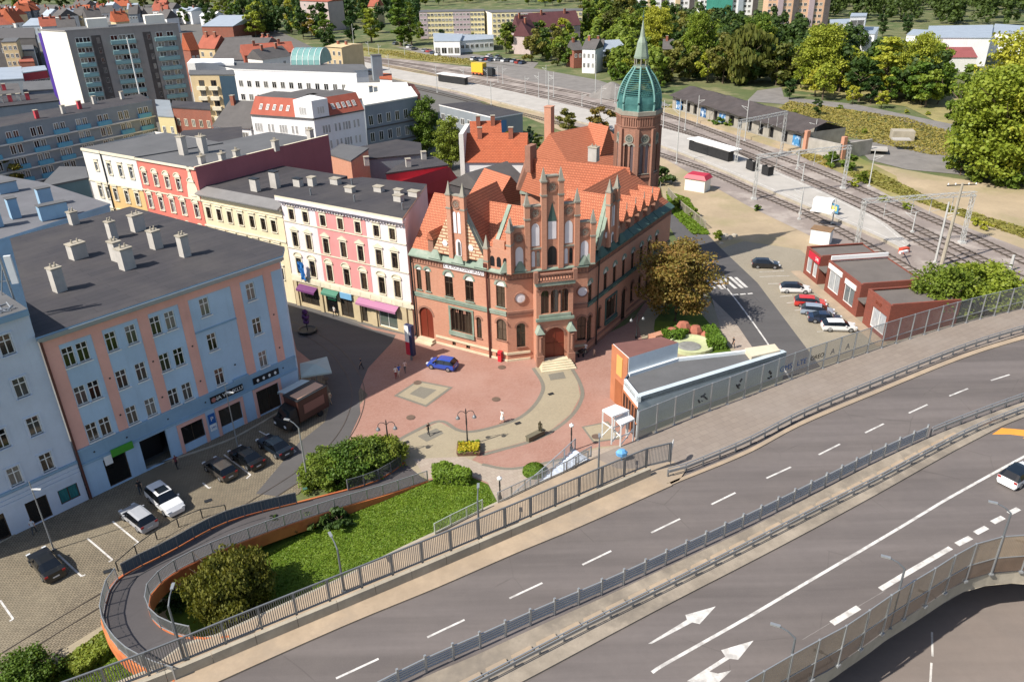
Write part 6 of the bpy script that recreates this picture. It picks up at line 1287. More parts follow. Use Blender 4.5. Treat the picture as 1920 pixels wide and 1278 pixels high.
def crown(H, Rr, z0, shape, n, leaf, mat, seed, droop=0.0, elong=1.0, ncl=26):
    """foliage: leaf clumps on many small boughs gathered in uneven lobes, with gaps between"""
    g = np.random.default_rng(seed); C = []; N = []; per = n // ncl; lob = []
    def env(u):
        if shape == 'poplar': return Rr * (sin(pi * min(1, u * .92 + .08)) ** .6) * (1.1 - .45 * u)
        if shape == 'cone': return Rr * (1 - u) ** .85 + .15
        return Rr * math.sqrt(max(0.03, 1 - ((1.75 if shape == 'spread' else 1.9) * u - (.75 if shape == 'spread' else .95)) ** 2 * .92))
    for i in range(max(7, ncl // 7)):
        u = (i + g.uniform(0, 1)) / max(7, ncl // 7); a = i * 2.4 + g.uniform(-.5, .5); r = env(u) * g.uniform(.35, .78); lob.append((r * cos(a), r * sin(a), u, g.uniform(.75, 1.25)))
    for i in range(ncl):
        lx, ly, u, s = lob[i % len(lob)]; e = Rr * .27 * s if shape != 'cone' else env(u) * .4; q = g.normal(size=3) * e * .62
        c = np.array([lx + q[0], ly + q[1], z0 + (H - z0) * min(.97, max(.03, .05 + .87 * u)) + q[2] * .75]); rr = math.hypot(c[0], c[1]); m = env(min(1, max(0, (c[2] - z0) / (H - z0)))) * 1.05
        if rr > m: c[:2] *= m / rr
        cr = Rr * g.uniform(.13, .25) * (1 if shape != 'cone' else .8)
        d = g.normal(size=(per, 3)); d /= np.linalg.norm(d, axis=1)[:, None]; rad = cr * g.uniform(.15, 1.25, per) ** .7
        C.append(c + d * rad[:, None] * np.array([1.25, 1.25, .7])); nn = d * .5 + g.normal(size=(per, 3)) * .75 + np.array([0, 0, .55]); N.append(nn / np.linalg.norm(nn, axis=1)[:, None])
    return leaf_mesh('crown', np.concatenate(C), np.concatenate(N), leaf, mat, elong, droop)
def trunk_mesh(H, Rr, z0, seed, r=None):
    g = random.Random(seed); mb = MB(); r = r or H * .018 + .05; top = z0 + (H - z0) * .6; P = [V((0, 0, -.1))]
    for k in range(1, 6): P.append(V((g.uniform(-.12, .12) * k * .4, g.uniform(-.12, .12) * k * .4, top * k / 5)))
    mb.tube(P, [r * (1.25 - .95 * k / 5) for k in range(6)], 7)
    for k in range(7):
        b = P[2].lerp(P[5], k / 7); a = g.uniform(0, 2 * pi); l = Rr * g.uniform(.5, .85); mb.tube([b, b + V((cos(a) * l * .5, sin(a) * l * .5, l * .35)), b + V((cos(a) * l, sin(a) * l, l * .8))], [r * .5, r * .32, r * .12], 5)
    return mb.mesh('trunk', m_bark)
PR = {}
def proto(key, H, Rr, z0, shape, n, leaf, mat, seed, **k):
    PR[key] = (crown(H, Rr, z0, shape, n, leaf, mat, seed, **k), trunk_mesh(H, Rr, z0, seed), H)
proto('round1', 12, 5.0, 2.2, 'round', 2600, .62, lf_green, 1); proto('round2', 13, 4.6, 2.6, 'round', 2600, .62, lf_dark, 2, ncl=51); proto('round3', 11, 5.2, 2.0, 'spread', 2600, .62, lf_olive, 3); proto('round4', 12, 4.8, 2.2, 'round', 2600, .6, lf_lime, 4, ncl=54)
proto('autumn', 11, 4.6, 2.0, 'round', 2400, .6, lf_autumn, 5); proto('yellow', 11, 4.2, 2.0, 'round', 2400, .6, lf_yel, 6); proto('poplar1', 22, 5.0, 2.0, 'poplar', 4200, .62, lf_lime, 7, ncl=88); proto('poplar2', 22, 4.2, 2.0, 'poplar', 3800, .62, lf_green, 8, ncl=81)
proto('big1', 22, 8.5, 2.0, 'round', 15000, .44, lf_lime, 9, ncl=187); proto('big2', 20, 7.5, 2.0, 'round', 12000, .44, lf_green, 10, ncl=136); proto('willow', 15, 6.5, 1.5, 'spread', 4200, .6, lf_olive, 11, droop=.75, elong=2.2, ncl=68); proto('conifer', 14, 3.2, 1.0, 'cone', 2400, .6, lf_con, 12, droop=.2, ncl=57)
proto('bush1', 3.2, 2.2, .2, 'round', 1100, .42, lf_green, 13, ncl=23); proto('bush2', 3.0, 2.4, .2, 'spread', 1100, .42, lf_dark, 14, ncl=23); proto('bush3', 2.6, 2.0, .15, 'round', 1000, .4, lf_lime, 15, ncl=20)
def tree(name, label, loc, key, H=None, rot=None, group=None, wide=1.0, cat='tree'):
    c, t, h = PR[key]; s = (H or h) / h; root = thing(name, label, cat, loc, group); root.rotation_euler = (0, 0, rng.uniform(0, 6.28) if rot is None else rot); root.scale = (s * wide, s * wide, s)
    inst(c, 'crown', root, (0, 0, 0)); inst(t, 'trunk', root, (0, 0, 0)); return root
def wood(name, poly, n, h0, h1, mats, md=4.5):
    """a far-off wood that reads as one mass"""
    P = pts(poly); x0, x1, y0, y1 = min(p.x for p in P), max(p.x for p in P), min(p.y for p in P), max(p.y for p in P); L = []
    for _ in range(n * 50):
        if len(L) >= n: break
        q = V((rng.uniform(x0, x1), rng.uniform(y0, y1), 0))
        if inside(q, P) and all((q - o).length > md for o in L): L.append(q)
    C = []; N = []
    for q in L:
        H = rng.uniform(h0, h1); R0_ = H * rng.uniform(.26, .42)
        for _ in range(14):
            u = rng.random(); a = rng.uniform(0, 6.28); e = R0_ * math.sqrt(max(.05, 1 - (1.8 * u - .8) ** 2)) * rng.uniform(.3, .85); m = 42; d = nr.normal(size=(m, 3)); d /= np.linalg.norm(d, axis=1)[:, None]
            C.append(np.array([q.x + e * cos(a), q.y + e * sin(a), H * (.16 + .78 * u)]) + d * R0_ * .36 * nr.uniform(.6, 1.1, (m, 1))); N.append(d + np.array([0, 0, .3]))
    C = np.concatenate(C); N = np.concatenate(N); N /= np.linalg.norm(N, axis=1)[:, None]; o = bpy.data.objects.new(name, leaf_mesh(name, C, N, .95, mats)); COL.objects.link(o); tag(o, kind='stuff'); return o
def inside(p, P):
    r = False; j = len(P) - 1
    for i in range(len(P)):
        if (P[i].y > p.y) != (P[j].y > p.y) and p.x < (P[j].x - P[i].x) * (p.y - P[i].y) / (P[j].y - P[i].y) + P[i].x: r = not r
        j = i
    return r
def trees_in(poly, n, keys, h0, h1, name, label, group, md=4.0, cat='tree'):
    P = pts(poly); x0, x1, y0, y1 = min(p.x for p in P), max(p.x for p in P), min(p.y for p in P), max(p.y for p in P); L = []
    for _ in range(n * 60):
        if len(L) >= n: break
        q = V((rng.uniform(x0, x1), rng.uniform(y0, y1), 0))
        if inside(q, P) and all((q - o).length > md for o in L): L.append(q)
    for q in L: tree(name, label, q, keys[rng.randrange(len(keys))], rng.uniform(h0, h1), group=group, cat=cat)
MIX = ['round1', 'round2', 'round3', 'round4', 'round1', 'round2']; MIXA = MIX + ['autumn', 'yellow']
trees_in([(-60, 26), (330, 14), (330, -6), (-60, -4)], 40, MIXA, 9, 14, 'distant_tree', 'leafy tree in the distant town among the far left roofs', 'trees between the distant roofs on the left', 7)
trees_in([(330, 60), (440, 66), (440, 6), (330, 12)], 18, MIX, 9, 14, 'distant_tree', 'leafy tree round the blue grey metal roofed hall', 'trees round the blue grey hall', 7)
trees_in([(442, 62), (560, 74), (640, 78), (690, 80), (700, 20), (690, 0), (442, 0)], 46, MIXA, 10, 17, 'belt_tree', 'leafy tree of the dense belt behind the glass vault', 'trees of the belt left of the poplars', 6)
for lab, x, yb, yt, key, wd in (('tall lime green poplar with a broad crown left of its pair', 697, 79, 14, 'poplar1', 1.3), ('tall mid green poplar with a pale bare stem beside the yellow block', 752, 86, -6, 'poplar2', 1.5), ('rust topped slim poplar in the far belt', 547, 62, -2, 'poplar1', .9), ('slim dark poplar right of the tall pair', 772, 86, 2, 'poplar2', .9), ('round dark tree at the foot of the poplars', 660, 82, 32, 'round2', 1.1), ('broad green tree left of the poplars', 612, 80, 28, 'round1', 1.2), ('yellowing round tree behind the glass vault', 585, 74, 32, 'yellow', 1.1), ('bright green tree behind the red row house', 480, 70, 22, 'round4', 1.1), ('dark shaggy tree right of the glass vault', 618, 95, 52, 'round2', 1.2)):
    tree('tall_tree', lab, at(x, yb), key, ht(x, yb, yt), wide=wd)
trees_in([(790, 14), (1200, 12), (1200, 0), (790, 0)], 24, MIX, 9, 15, 'far_tree', 'tree on the rise behind the yellow walk-up blocks', 'trees behind the walk-up blocks', 7)
trees_in([(786, 92), (840, 85), (800, 60), (775, 60)], 5, ['round2', 'round1'], 6, 10, 'bank_tree', 'leafy tree at the left end of the low white hall', 'trees by the low white hall', 4)
for x, y, h in ((890, 86, 5.5), (758, 80, 6), (1022, 108, 5)): tree('bank_tree', 'small olive tree on the grass bank by the car park', at(x, y), 'round3', h, group='small trees on the car park bank')
trees_in([(945, 102), (990, 118), (1060, 128), (1075, 95), (1090, 62), (1050, 58), (1000, 72), (950, 70)], 26, MIX + ['round3'], 8, 13, 'thicket_tree', 'leafy tree in the thicket left of the white gabled villa', 'thicket trees left of the white villa', 4)
trees_in([(1085, 130), (1160, 160), (1245, 178), (1250, 140), (1180, 105), (1110, 105)], 34, ['round1', 'round3', 'round4', 'bush1'], 4, 8, 'scrub_tree', 'scrubby young tree on the slope below the white gabled villa', 'scrub trees below the white villa', 3)
trees_in([(1095, 62), (1190, 90), (1250, 92), (1250, 30), (1180, 14), (1095, 24)], 34, MIX + ['round3'], 10, 16, 'hill_tree', 'leafy tree above the depot left of the tower spire', 'trees above the depot', 5)
tree('spire_tree', 'large lime green tree directly behind the copper spire', at(1228, 126), 'big1', ht(1228, 126, 10), wide=.8)
for lab, x, yb, yt, key, wd in (('tall bright lime tree right of the copper spire', 1305, 142, 20, 'big1', .75), ('large lime green tree above the far end of the derelict shed', 1535, 168, 42, 'big1', 1.0), ('broad weeping willow in the middle of the tree belt', 1395, 158, 50, 'willow', 1.2), ('dark rounded tree behind the weeping willow', 1420, 120, 28, 'big2', 1.0), ('olive green tree right of the willow', 1468, 160, 88, 'round3', 1.3), ('dark green tree above the derelict shed roof', 1345, 150, 78, 'big2', .8), ('slim yellowing tree left of the red shed', 1655, 182, 66, 'poplar1', 1.5), ('lime tree right of the slim yellowing one', 1712, 186, 60, 'big1', .85), ('dense fresh green round tree at the field edge', 1728, 198, 122, 'round1', 1.3), ('dark green round tree beside the lime giant', 1610, 190, 112, 'round2', 1.4), ('grey green slender tree before the big right hand trees', 1790, 255, 118, 'poplar2', 1.1)):
    tree('belt_tree', lab, at(x, yb), key, ht(x, yb, yt), wide=wd)
trees_in([(1240, 152), (1330, 160), (1500, 178), (1500, 140), (1440, 92), (1330, 62), (1240, 66)], 46, MIX + ['round3', 'round4', 'big2'], 9, 15, 'belt_tree', 'leafy tree filling the belt behind the derelict shed', 'trees filling the belt behind the shed', 5)
trees_in([(1500, 190), (1600, 196), (1770, 206), (1765, 150), (1640, 130), (1500, 130)], 40, MIX + ['round4', 'big2'], 7, 12, 'belt_tree', 'leafy tree filling the belt at the field edge', 'trees filling the belt at the field edge', 4.5)
trees_in([(1640, 72), (1700, 80), (1705, 58), (1650, 52)], 4, ['round2'], 6, 9, 'yard_tree', 'dark shrubby tree between the white halls', 'shrubby trees between the white halls', 5)
for lab, x, yb, yt, key, wd in (('giant lime green tree at the right edge, nearest of its clump', 1865, 338, 120, 'big1', 1.15), ('giant lime green tree left in the right edge clump', 1812, 318, 130, 'big1', .75), ('tall lime tree at the back of the right edge clump', 1890, 285, 48, 'big1', .95), ('huge green tree cut by the right border', 1960, 350, 90, 'big1', 1.1), ('dark low tree at the foot of the right edge clump', 1800, 328, 250, 'round2', 1.1)):
    tree('giant_tree', lab, at(x, yb), key, ht(x, yb, yt), wide=wd)
for x, y, h in ((1792, 318, 4), (1830, 338, 4.5), (1875, 346, 4), (1905, 350, 5)): tree('edge_bush', 'green bush under the giant trees at the right edge', at(x, y), 'bush1', h, group='bushes under the giant trees', cat='bush')
for lab, x, y, h, k in (('small lime tree alone in the dry field', 1598, 196, 5.5, 'round4'), ('second small lime tree in the dry field', 1652, 203, 5, 'round4'), ('small dark tree at the end of the derelict shed', 1530, 216, 4.5, 'round2'), ('low dark tree where the track meets the belt', 1480, 186, 6, 'round2')): tree('field_tree', lab, at(x, y), k, h)
wood('far_wood', [(1545, 40), (1700, 46), (1960, 52), (1990, -40), (1540, -40)], 330, 12, 20, lf_dark, 5)
wood('far_wood', [(440, 60), (560, 70), (640, 76), (690, 78), (790, 70), (790, -30), (430, -30), (440, 20)], 190, 11, 18, lf_dark)
wood('far_wood', [(790, 12), (1200, 10), (1560, 14), (1560, -40), (780, -40)], 230, 11, 17, lf_green)
wood('far_wood', [(-80, 10), (440, 4), (440, -40), (-80, -40)], 170, 9, 14, lf_olive)
wood('far_wood', [(1245, 145), (1480, 168), (1760, 196), (1765, 150), (1640, 112), (1560, 90), (1460, 62), (1330, 52), (1246, 60)], 120, 9, 15, lf_dark)
wood('far_wood', [(960, 100), (1060, 124), (1240, 172), (1250, 120), (1190, 60), (1190, 22), (1095, 22), (1080, 60), (1000, 74)], 90, 7, 12, lf_green)
# trees among the houses
for lab, x, yb, yt, key, wd in (('large fresh green tree behind the felt shed', 800, 292, 184, 'big2', .85), ('yellow green tree at the left of the garden clump', 748, 285, 205, 'round4', 1.15), ('dark spreading tree in front of the garden clump', 845, 318, 222, 'big2', .95), ('narrow conifer beside the blue sliding door', 903, 255, 207, 'conifer', 1.2), ('yellowing garden tree before the orange roofed house', 955, 345, 248, 'yellow', 1.15), ('dark blue conifer beside the tall brick chimney', 994, 283, 232, 'conifer', .9), ('small green tree between conifer and chimney', 1008, 280, 252, 'round1', 1.0), ('olive tree behind the post office rear wing', 1065, 248, 208, 'round3', 1.2), ('brownish tree left of the domed tower', 1125, 250, 198, 'autumn', 1.3), ('dark tree at the left of the balcony block', 455, 190, 158, 'round2', 1.0), ('little green tree left of the cream block', 363, 135, 108, 'round4', 1.0), ('rust coloured tree at the left edge behind grey roofs', 22, 352, 298, 'autumn', 1.4), ('yellow tree beside the purple clad gable', 68, 122, 82, 'yellow', .8)):
    tree('town_tree', lab, at(x, yb), key, ht(x, yb, yt), wide=wd)
# post office tree: autumn crown on the corner lawn
PR['plaza'] = (crown(11, 5.0, 2.3, 'round', 24000, .22, Mleaf('leaf_plaza', '#8a7436', '#a8793a', '#7d8a2e'), 21, ncl=204), trunk_mesh(11, 5, 2.3, 21), 11)
tree('plaza_tree', 'round autumn brown tree beside the post office street', at(1266, 602), 'plaza', ht(1266, 602, 458), wide=1.02)
PR['shop'] = (crown(6.5, 4.2, .3, 'spread', 18000, .21, lf_lime, 22, ncl=136), trunk_mesh(6.5, 4, 1, 22), 6.5)
PR['shop2'] = (crown(6.0, 4.0, .3, 'spread', 16000, .21, lf_green, 23, ncl=129), trunk_mesh(6, 4, 1, 23), 6.0)
tree('fence_tree', 'yellow green bushy tree behind the noise barrier beside the shops', at(1825, 598), 'shop', 7.6, wide=1.3); tree('fence_tree', 'darker green tree touching the last red shop', at(1755, 604), 'shop2', 7.6, wide=1.0)
tree('fence_tree', 'pale bush at the right end of the barrier greenery', at(1868, 582), 'shop', 4.6, wide=1.0)
# near shrubs
PR['shrub1'] = (crown(4.0, 3.0, .05, 'spread', 30000, .13, lf_olive, 31, ncl=187, droop=.45, elong=1.7), trunk_mesh(4, 3, .6, 31), 4.0)
PR['shrub2'] = (crown(2.6, 2.2, .05, 'spread', 15000, .13, lf_green, 32, ncl=136), trunk_mesh(2.6, 2, .3, 32), 2.6)
tree('willow_shrub', 'big drooping olive shrub inside the ramp loop', at(440, 1140), 'shrub1', 4.6, wide=.98, cat='shrub')
for x, y, h in ((620, 895, 3.0), (655, 890, 3.4), (692, 880, 3.3), (722, 866, 2.8), (600, 905, 2.6)): tree('ramp_shrub', 'green shrub in the dense clump above the ramp', at(x, y), 'shrub2', h, group='shrub clump above the ramp', cat='shrub', wide=1.0)
tree('corner_shrub', 'pale green shrub in the bottom left corner by the tram track', at(62, 1282), 'shrub2', 2.6, cat='shrub'); tree('loop_bush', 'small dark bush against the ramp inside the loop', at(322, 1140), 'bush2', 1.5, cat='bush')
trees_in([(500, 1000), (640, 985), (620, 975), (490, 1010)], 6, ['bush2'], 1.2, 1.8, 'loop_bush', 'low dark bush under the orange ramp edge', 'low bushes under the ramp', 1.2, 'bush')
for lab, x, y, h in (('weedy bush beside the sandy yard fence', 1270, 392, 2.2), ('second weedy bush by the sandy yard', 1300, 408, 1.8), ('bush at the foot of the derelict shed dock', 1345, 238, 2.6), ('round bush right of the dock bush', 1366, 240, 2.4), ('wide bush before the ruined wall', 1560, 312, 3.4), ('bush under the second gantry', 1590, 318, 3.2), ('olive bush beyond the tracks', 1618, 342, 2.4), ('low bush left of the yard heap', 1348, 448, 1.6), ('dark bush behind the domed tower', 1243, 345, 3.2), ('bush at the end of the yard', 1420, 395, 1.2)): tree('bush', lab, at(x, y), 'bush1' if 'dark' not in lab else 'bush2', h, cat='bush')
for x, y, h in ((1330, 232, 1.0), (1600, 410 - 60, 1.4), (1655, 388 - 10, 1.2), (1700, 392, 1.2), (1830, 422, 1.3), (1845, 430, 1.4), (1490, 212, 1.0), (1560, 240, 1.2), (1620, 250, 1.1), (1700, 212, 1.0), (1575, 205, 1.2), (1740, 216, 1.0)): tree('weed_bush', 'small weed tuft in the dry ground by the railway', at(x, y), 'bush3', h, group='weed tufts by the railway', cat='bush')
# clipped hedges
def hedge(name, label, P, h, n, leaf=.2, mat=None, r=.25):
    c = sum(P, V()) / len(P); root = thing(name, label, 'hedge', V((c.x, c.y, 0))); x0, x1, y0, y1 = min(p.x for p in P), max(p.x for p in P), min(p.y for p in P), max(p.y for p in P); C = []; N = []
    P2 = [c + (q - c) * .93 for q in P]; mb = MB(); mb.prism(P2, 0, h * .92); mb.build('twigs', Mplain('hedge_core', '#2f3f14', .9), root)
    while len(C) < n:
        q = V((rng.uniform(x0, x1), rng.uniform(y0, y1), 0))
        if not inside(q, P): continue
        C.append((q.x - c.x, q.y - c.y, h + rng.uniform(-.1, .08))); N.append((rng.gauss(0, .5), rng.gauss(0, .5), 1))
    for i in range(len(P)):
        a, b = P[i], P[(i + 1) % len(P)]; m_ = int((b - a).length * h * n / 14) + 20; nn = (b - a).normalized(); nn = V((nn.y, -nn.x, 0))
        if (a + nn - c).length < (a - c).length: nn = -nn
        for _ in range(m_):
            q = a.lerp(b, rng.random()) + nn * rng.uniform(-.08, .1); C.append((q.x - c.x, q.y - c.y, rng.uniform(0, h))); N.append((nn.x + rng.gauss(0, .5), nn.y + rng.gauss(0, .5), rng.gauss(.2, .5)))
    N = np.array(N); N /= np.linalg.norm(N, axis=1)[:, None]; inst(leaf_mesh('foliage', np.array(C), N, leaf, mat or lf_hedge), 'foliage', root, (0, 0, 0)); return root
hedge('hedge', 'clipped hedge block between the paving and the lawn', pts([(812, 888), (834, 882), (884, 898), (880, 912), (815, 908)]), 1.2, 900)
hedge('hedge', 'long clipped hedge right of the fountain', pts([(1318, 625), (1338, 622), (1362, 655), (1330, 658)]), 1.2, 900)
hedge('hedge', 'clipped hedge left of the fountain', pts([(1240, 632), (1270, 626), (1290, 632), (1278, 640), (1245, 642)]), 1.2, 700)
hedge('hedge', 'low clipped hedge strip below the tram track in the bottom left', pts([(120, 1252), (200, 1196), (212, 1226), (150, 1272)]), .8, 1500, .24, lf_green)
rb = thing('round_bush', 'flat round clipped bush on the pale flags', 'bush', at(1002, 885)); g = np.random.default_rng(3); d = g.normal(size=(2600, 3)); d[:, 2] = abs(d[:, 2]); d /= np.linalg.norm(d, axis=1)[:, None]; inst(leaf_mesh('foliage', d * np.array([1.15, 1.15, .85]), d + g.normal(size=d.shape) * .3, .2, lf_hedge), 'foliage', rb, (0, 0, 0)); mb = MB(); mb.lathe(at(1002, 885), [(1.05, 0), (.95, .4), (.6, .68), (0, .78)], 14); mb.build('twigs', MATS['hedge_core'], rb)
# grass blades: uncountable
def blades(name, poly, n, size, mat, z=.0, elong=1.6):
    P = [p for p in pts(poly)]; x0, x1, y0, y1 = min(p.x for p in P), max(p.x for p in P), min(p.y for p in P), max(p.y for p in P); Q = nr.uniform([x0, y0], [x1, y1], (n * 3, 2)); C = []
    for q in Q:
        if inside(V((q[0], q[1], 0)), P): C.append((q[0], q[1], z + size * .3))
        if len(C) >= n: break
    C = np.array(C); N = nr.normal(size=(len(C), 3)) * np.array([.45, .45, .3]) + np.array([0, 0, 1.0]); N /= np.linalg.norm(N, axis=1)[:, None]
    o = bpy.data.objects.new(name, leaf_mesh(name, C, N, size, mat, elong)); COL.objects.link(o); tag(o, kind='stuff'); return o
blades('grass', [(800, 908), (868, 890), (912, 910), (930, 950), (880, 1005), (620, 1125), (430, 1205), (400, 1190), (470, 1060), (640, 958)], 52000, .12, lf_grass, .03)
blades('grass', [(205, 1182), (225, 1230), (280, 1275), (100, 1390), (0, 1380), (80, 1262)], 12000, .12, lf_grass, .03)
blades('dry_grass', [(1240, 202), (1330, 225), (1420, 258), (1520, 302), (1560, 318), (1560, 290), (1420, 235), (1300, 195)], 12000, .28, lf_drygr, .05)
blades('dry_grass', [(1480, 190), (1700, 222), (1830, 262), (1860, 300), (1740, 290), (1560, 250), (1460, 205)], 14000, .3, lf_drygr, .05)
blades('dry_grass', [(1580, 325), (1700, 372), (1900, 440), (2000, 480), (1960, 440), (1760, 380), (1640, 320)], 8000, .28, lf_drygr, .05)
blades('grass', [(1250, 360), (1290, 372), (1330, 440), (1300, 440), (1255, 395)], 6000, .25, lf_grass, .05)
blades('dry_grass', [(640, 88), (760, 98), (890, 112), (895, 124), (760, 110)], 5000, .4, lf_drygr, .05)
# ================================================================ fences, ramp, barriers
m_galv = Mplain('galvanised', '#a7aaab', 0.45, 0.55); m_galvd = Mplain('galvanised_dull', '#7f8284', 0.5, 0.5); m_rust = M('ramp_orange', '#d0743c', .7, .18, .8, 4, .1, col2='#c05f34')
def railing(name, label, P, h, step, bar, mat, cat='railing', pr=.045, br=.014, rails=(0.0, 1.0), barz=(.08, .97), infill=None, post_extra=0.0, group=None):
    """posts, bar panels and rails along a 3-D line; each post and each panel a part"""
    Q = resample(P, step); root = thing(name, label, cat, Q[0], group); pm = None
    mb = MB(); mb.box(V((0, 0, -.05)), (pr * 2, pr * 2, h + .08 + post_extra)); pm = mb.mesh('post', mat)
    for q in Q: inst(pm, 'post', root, q - Q[0], math.atan2(Q[1].y - Q[0].y, Q[1].x - Q[0].x))
    for a, b in zip(Q, Q[1:]):
        mb = MB(); n = max(1, round((b - a).length / bar)) if bar else 0
        for k in range(1, n):
            p = a.lerp(b, k / n); mb.bar(p + V((0, 0, h * barz[0])), p + V((0, 0, h * barz[1])), br * 2, br * 2)
        for r in rails: mb.bar(a + V((0, 0, h * r + (.1 if r == 0 else 0))), b + V((0, 0, h * r + (.1 if r == 0 else 0))), pr * 1.3, pr * 1.3)
        if infill: u = V((0, 0, h * .95)); z = V((0, 0, .1)); mb.face([a + z, b + z, b + u, a + u], 1)
        mb.build('bar_panel', [mat, infill or mat], root)
    return root
PARB = [(130, 1350), (300, 1285), (470, 1213), (640, 1142), (782, 1082), (927, 1020), (1060, 962), (1150, 922), (1220, 892)]
PW = line(PARB, ZD + .12, 3); t = thing('parapet_wall', 'low concrete parapet blocks under the tall railing along the road', 'wall', PW[0]); Q = resample(PW, 3.0)
for a, b in zip(Q, Q[1:]):
    d = (b - a).normalized() * .015; mb = MB(); mb.wallrun([a + d, b - d], .32, .8); mb.build('parapet_block', m_conc, t)
FP = [p + V((0, 0, .78)) for p in offset(PW, .5)]; ex = line([(1215, 880), (1255, 864)], ZD + .8, 1)
railing('tall_fence', 'tall grey bar fence on the parapet between road and walkway', FP + [ex[-1]], 1.95, 2.45, .15, m_galvd, 'fence', .08, .022, (0.0, 1.0))
mb = MB(); 
RO = smooth([at(x, y, z) for x, y, z in ((760, 868, 0.02), (700, 905, .6), (580, 938, 1.5), (430, 978, 2.4), (320, 1035, 2.9), (225, 1085, 3.4), (200, 1130, 3.7), (197, 1175, 4.0), (232, 1228, 4.4), (290, 1262, 4.75), (330, 1275, 4.82))], 6)
RI = smooth([at(x, y, z) for x, y, z in ((802, 902, 0.02), (720, 929, .5), (640, 952, 1.0), (490, 1003, 2.0), (350, 1062, 2.8), (287, 1110, 3.3), (280, 1150, 3.7), (305, 1180, 4.1), (345, 1195, 4.5), (390, 1200, 4.75), (430, 1196, 4.82))], 6)
n = 70; A, B = resample(RO, n=n), resample(RI, n=n); ramp = thing('cycle_ramp', 'curved asphalt ramp with orange edge beams looping up to the road', 'ramp', A[0]); m_rampas = asphalt('ramp_asphalt', '#5f5a5a', .06, .3, patch='#6a6462')
mb = MB(); mb.ribbon(A, B); mb.ribbon([p + V((0, 0, -.35)) for p in B], [p + V((0, 0, -.35)) for p in A]); mb.build('ramp_deck', m_rampas, ramp)
for L_, s in ((A, 1), (B, -1)):
    mb = MB(); Q = L_; O2 = offset(Q, .18 * (1 if s > 0 else -1) * -1)
    for i in range(n):
        h0, h1 = min(Q[i].z + .05, 1.05), min(Q[i + 1].z + .05, 1.05); u = V((0, 0, .12)); a, b, c, d = Q[i], Q[i + 1], O2[i + 1], O2[i]
        mb.face([a + u, b + u, c + u, d + u]); mb.face([a + u, d + u, d, a]) if i == 0 else None
        for p, q in ((a, b), (c, d)):
            hp, hq = (h0, h1) if p is a else (h1, h0); mb.face([p - V((0, 0, hp)), q - V((0, 0, hq)), q + u, p + u])
        mb.face([a - V((0, 0, h0)), d - V((0, 0, h0)), c - V((0, 0, h1)), b - V((0, 0, h1))])
    mb.build('edge_beam', m_rust, ramp)
for i in range(12, n, 8):
    if min(A[i].z, B[i].z) > 1.2: mb = MB(); c = A[i].lerp(B[i], .5); mb.lathe(V((c.x, c.y, 0)), [(.35, 0), (.35, c.z - .34)], 10); mb.build('ramp_pier', m_conc, ramp)
mb = MB(); C1 = [a.lerp(b, .32) + V((0, 0, .006)) for a, b in zip(A, B)][26:]; mb.ribbon(C1, offset(C1, -.1)); mb.build('drain_channel', m_dkmetal, ramp)
m_mesh = Mplain('screen_slate', '#4f5c66', .6, .2)
up = lambda L_, z=.12: [p + V((0, 0, z)) for p in L_]
railing('ramp_railing', 'grey bar railing on the inner edge of the looping ramp', up(B[:66]), 1.15, 1.6, .13, m_galv)
railing('ramp_railing', 'slate infill railing on the outer bend of the ramp beside the parked cars', up(A[20:46]), 1.15, 1.6, .3, m_galvd, infill=m_mesh)
railing('ramp_railing', 'grey bar railing on the outer far side of the loop by the tram track', up(A[46:]), 1.15, 1.5, .13, m_galv)
railing('ramp_railing', 'grey bar railing between ramp and shrub clump', up(A[1:13]), 1.15, 1.6, .13, m_galvd)
KP = line([(425, 962), (380, 970), (330, 990), (285, 1018), (250, 1045), (222, 1070)], 0.02, 3); railing('guard_rail', 'low dark post and rail guard between parked cars and ramp', KP, 1.0, 2.0, 0, m_dkmetal, rails=(1.0,))
# stairs from the square up to the walkway
Wl = line([(905, 958), (1000, 913), (1060, 886), (1108, 862)], 0, 3); ns = 30; L0 = [at(*px((p.x, p.y, 0))) for p in Wl]
S = resample(line(WALK[5:], ZD, 3), n=ns); st = thing('stairway', 'long concrete stairway climbing beside the walkway fence', 'stairs', V((S[0].x, S[0].y, 0))); So = offset(S, 2.2); mb = MB()
for k in range(ns):
    z0 = ZD * k / ns; z1 = ZD * (k + 1) / ns; a, b, c, d = S[k], S[k + 1], So[k + 1], So[k]; g = lambda p, z: V((p.x, p.y, z))
    mb.face([g(a, z1), g(b, z1), g(c, z1), g(d, z1)][::-1]); mb.face([g(a, z0), g(d, z0), g(d, z1), g(a, z1)]); mb.face([g(d, 0), g(c, 0), g(c, z1), g(d, z1)])
mb.build('steps', m_pale, st)
railing('stair_railing', 'grey bar railing on the open side of the stairway', [V((p.x, p.y, ZD * k / ns + .1)) for k, p in enumerate(So)], 1.1, 1.5, .14, m_galv)
railing('stair_railing', 'grey bar railing between stairway and walkway', [V((p.x, p.y, ZD + .1)) for p in S[4:-1]], 1.1, 1.5, .14, m_galv)
railing('walkway_railing', 'grey green railing at the low end of the walkway by the lawn', line([(816, 1001), (830, 993), (905, 956)], ZD + .1, 3), 1.1, 1.4, .14, Mplain('rail_palegreen', '#b3bfae', .5, .3))
railing('plaza_railing', 'short bar railing at the top of the stairway near the canopies', [at(x, y, ZD + .1) for x, y in ((1062, 884), (1085, 868), (1108, 855))], 1.1, 1.4, .14, m_galv)
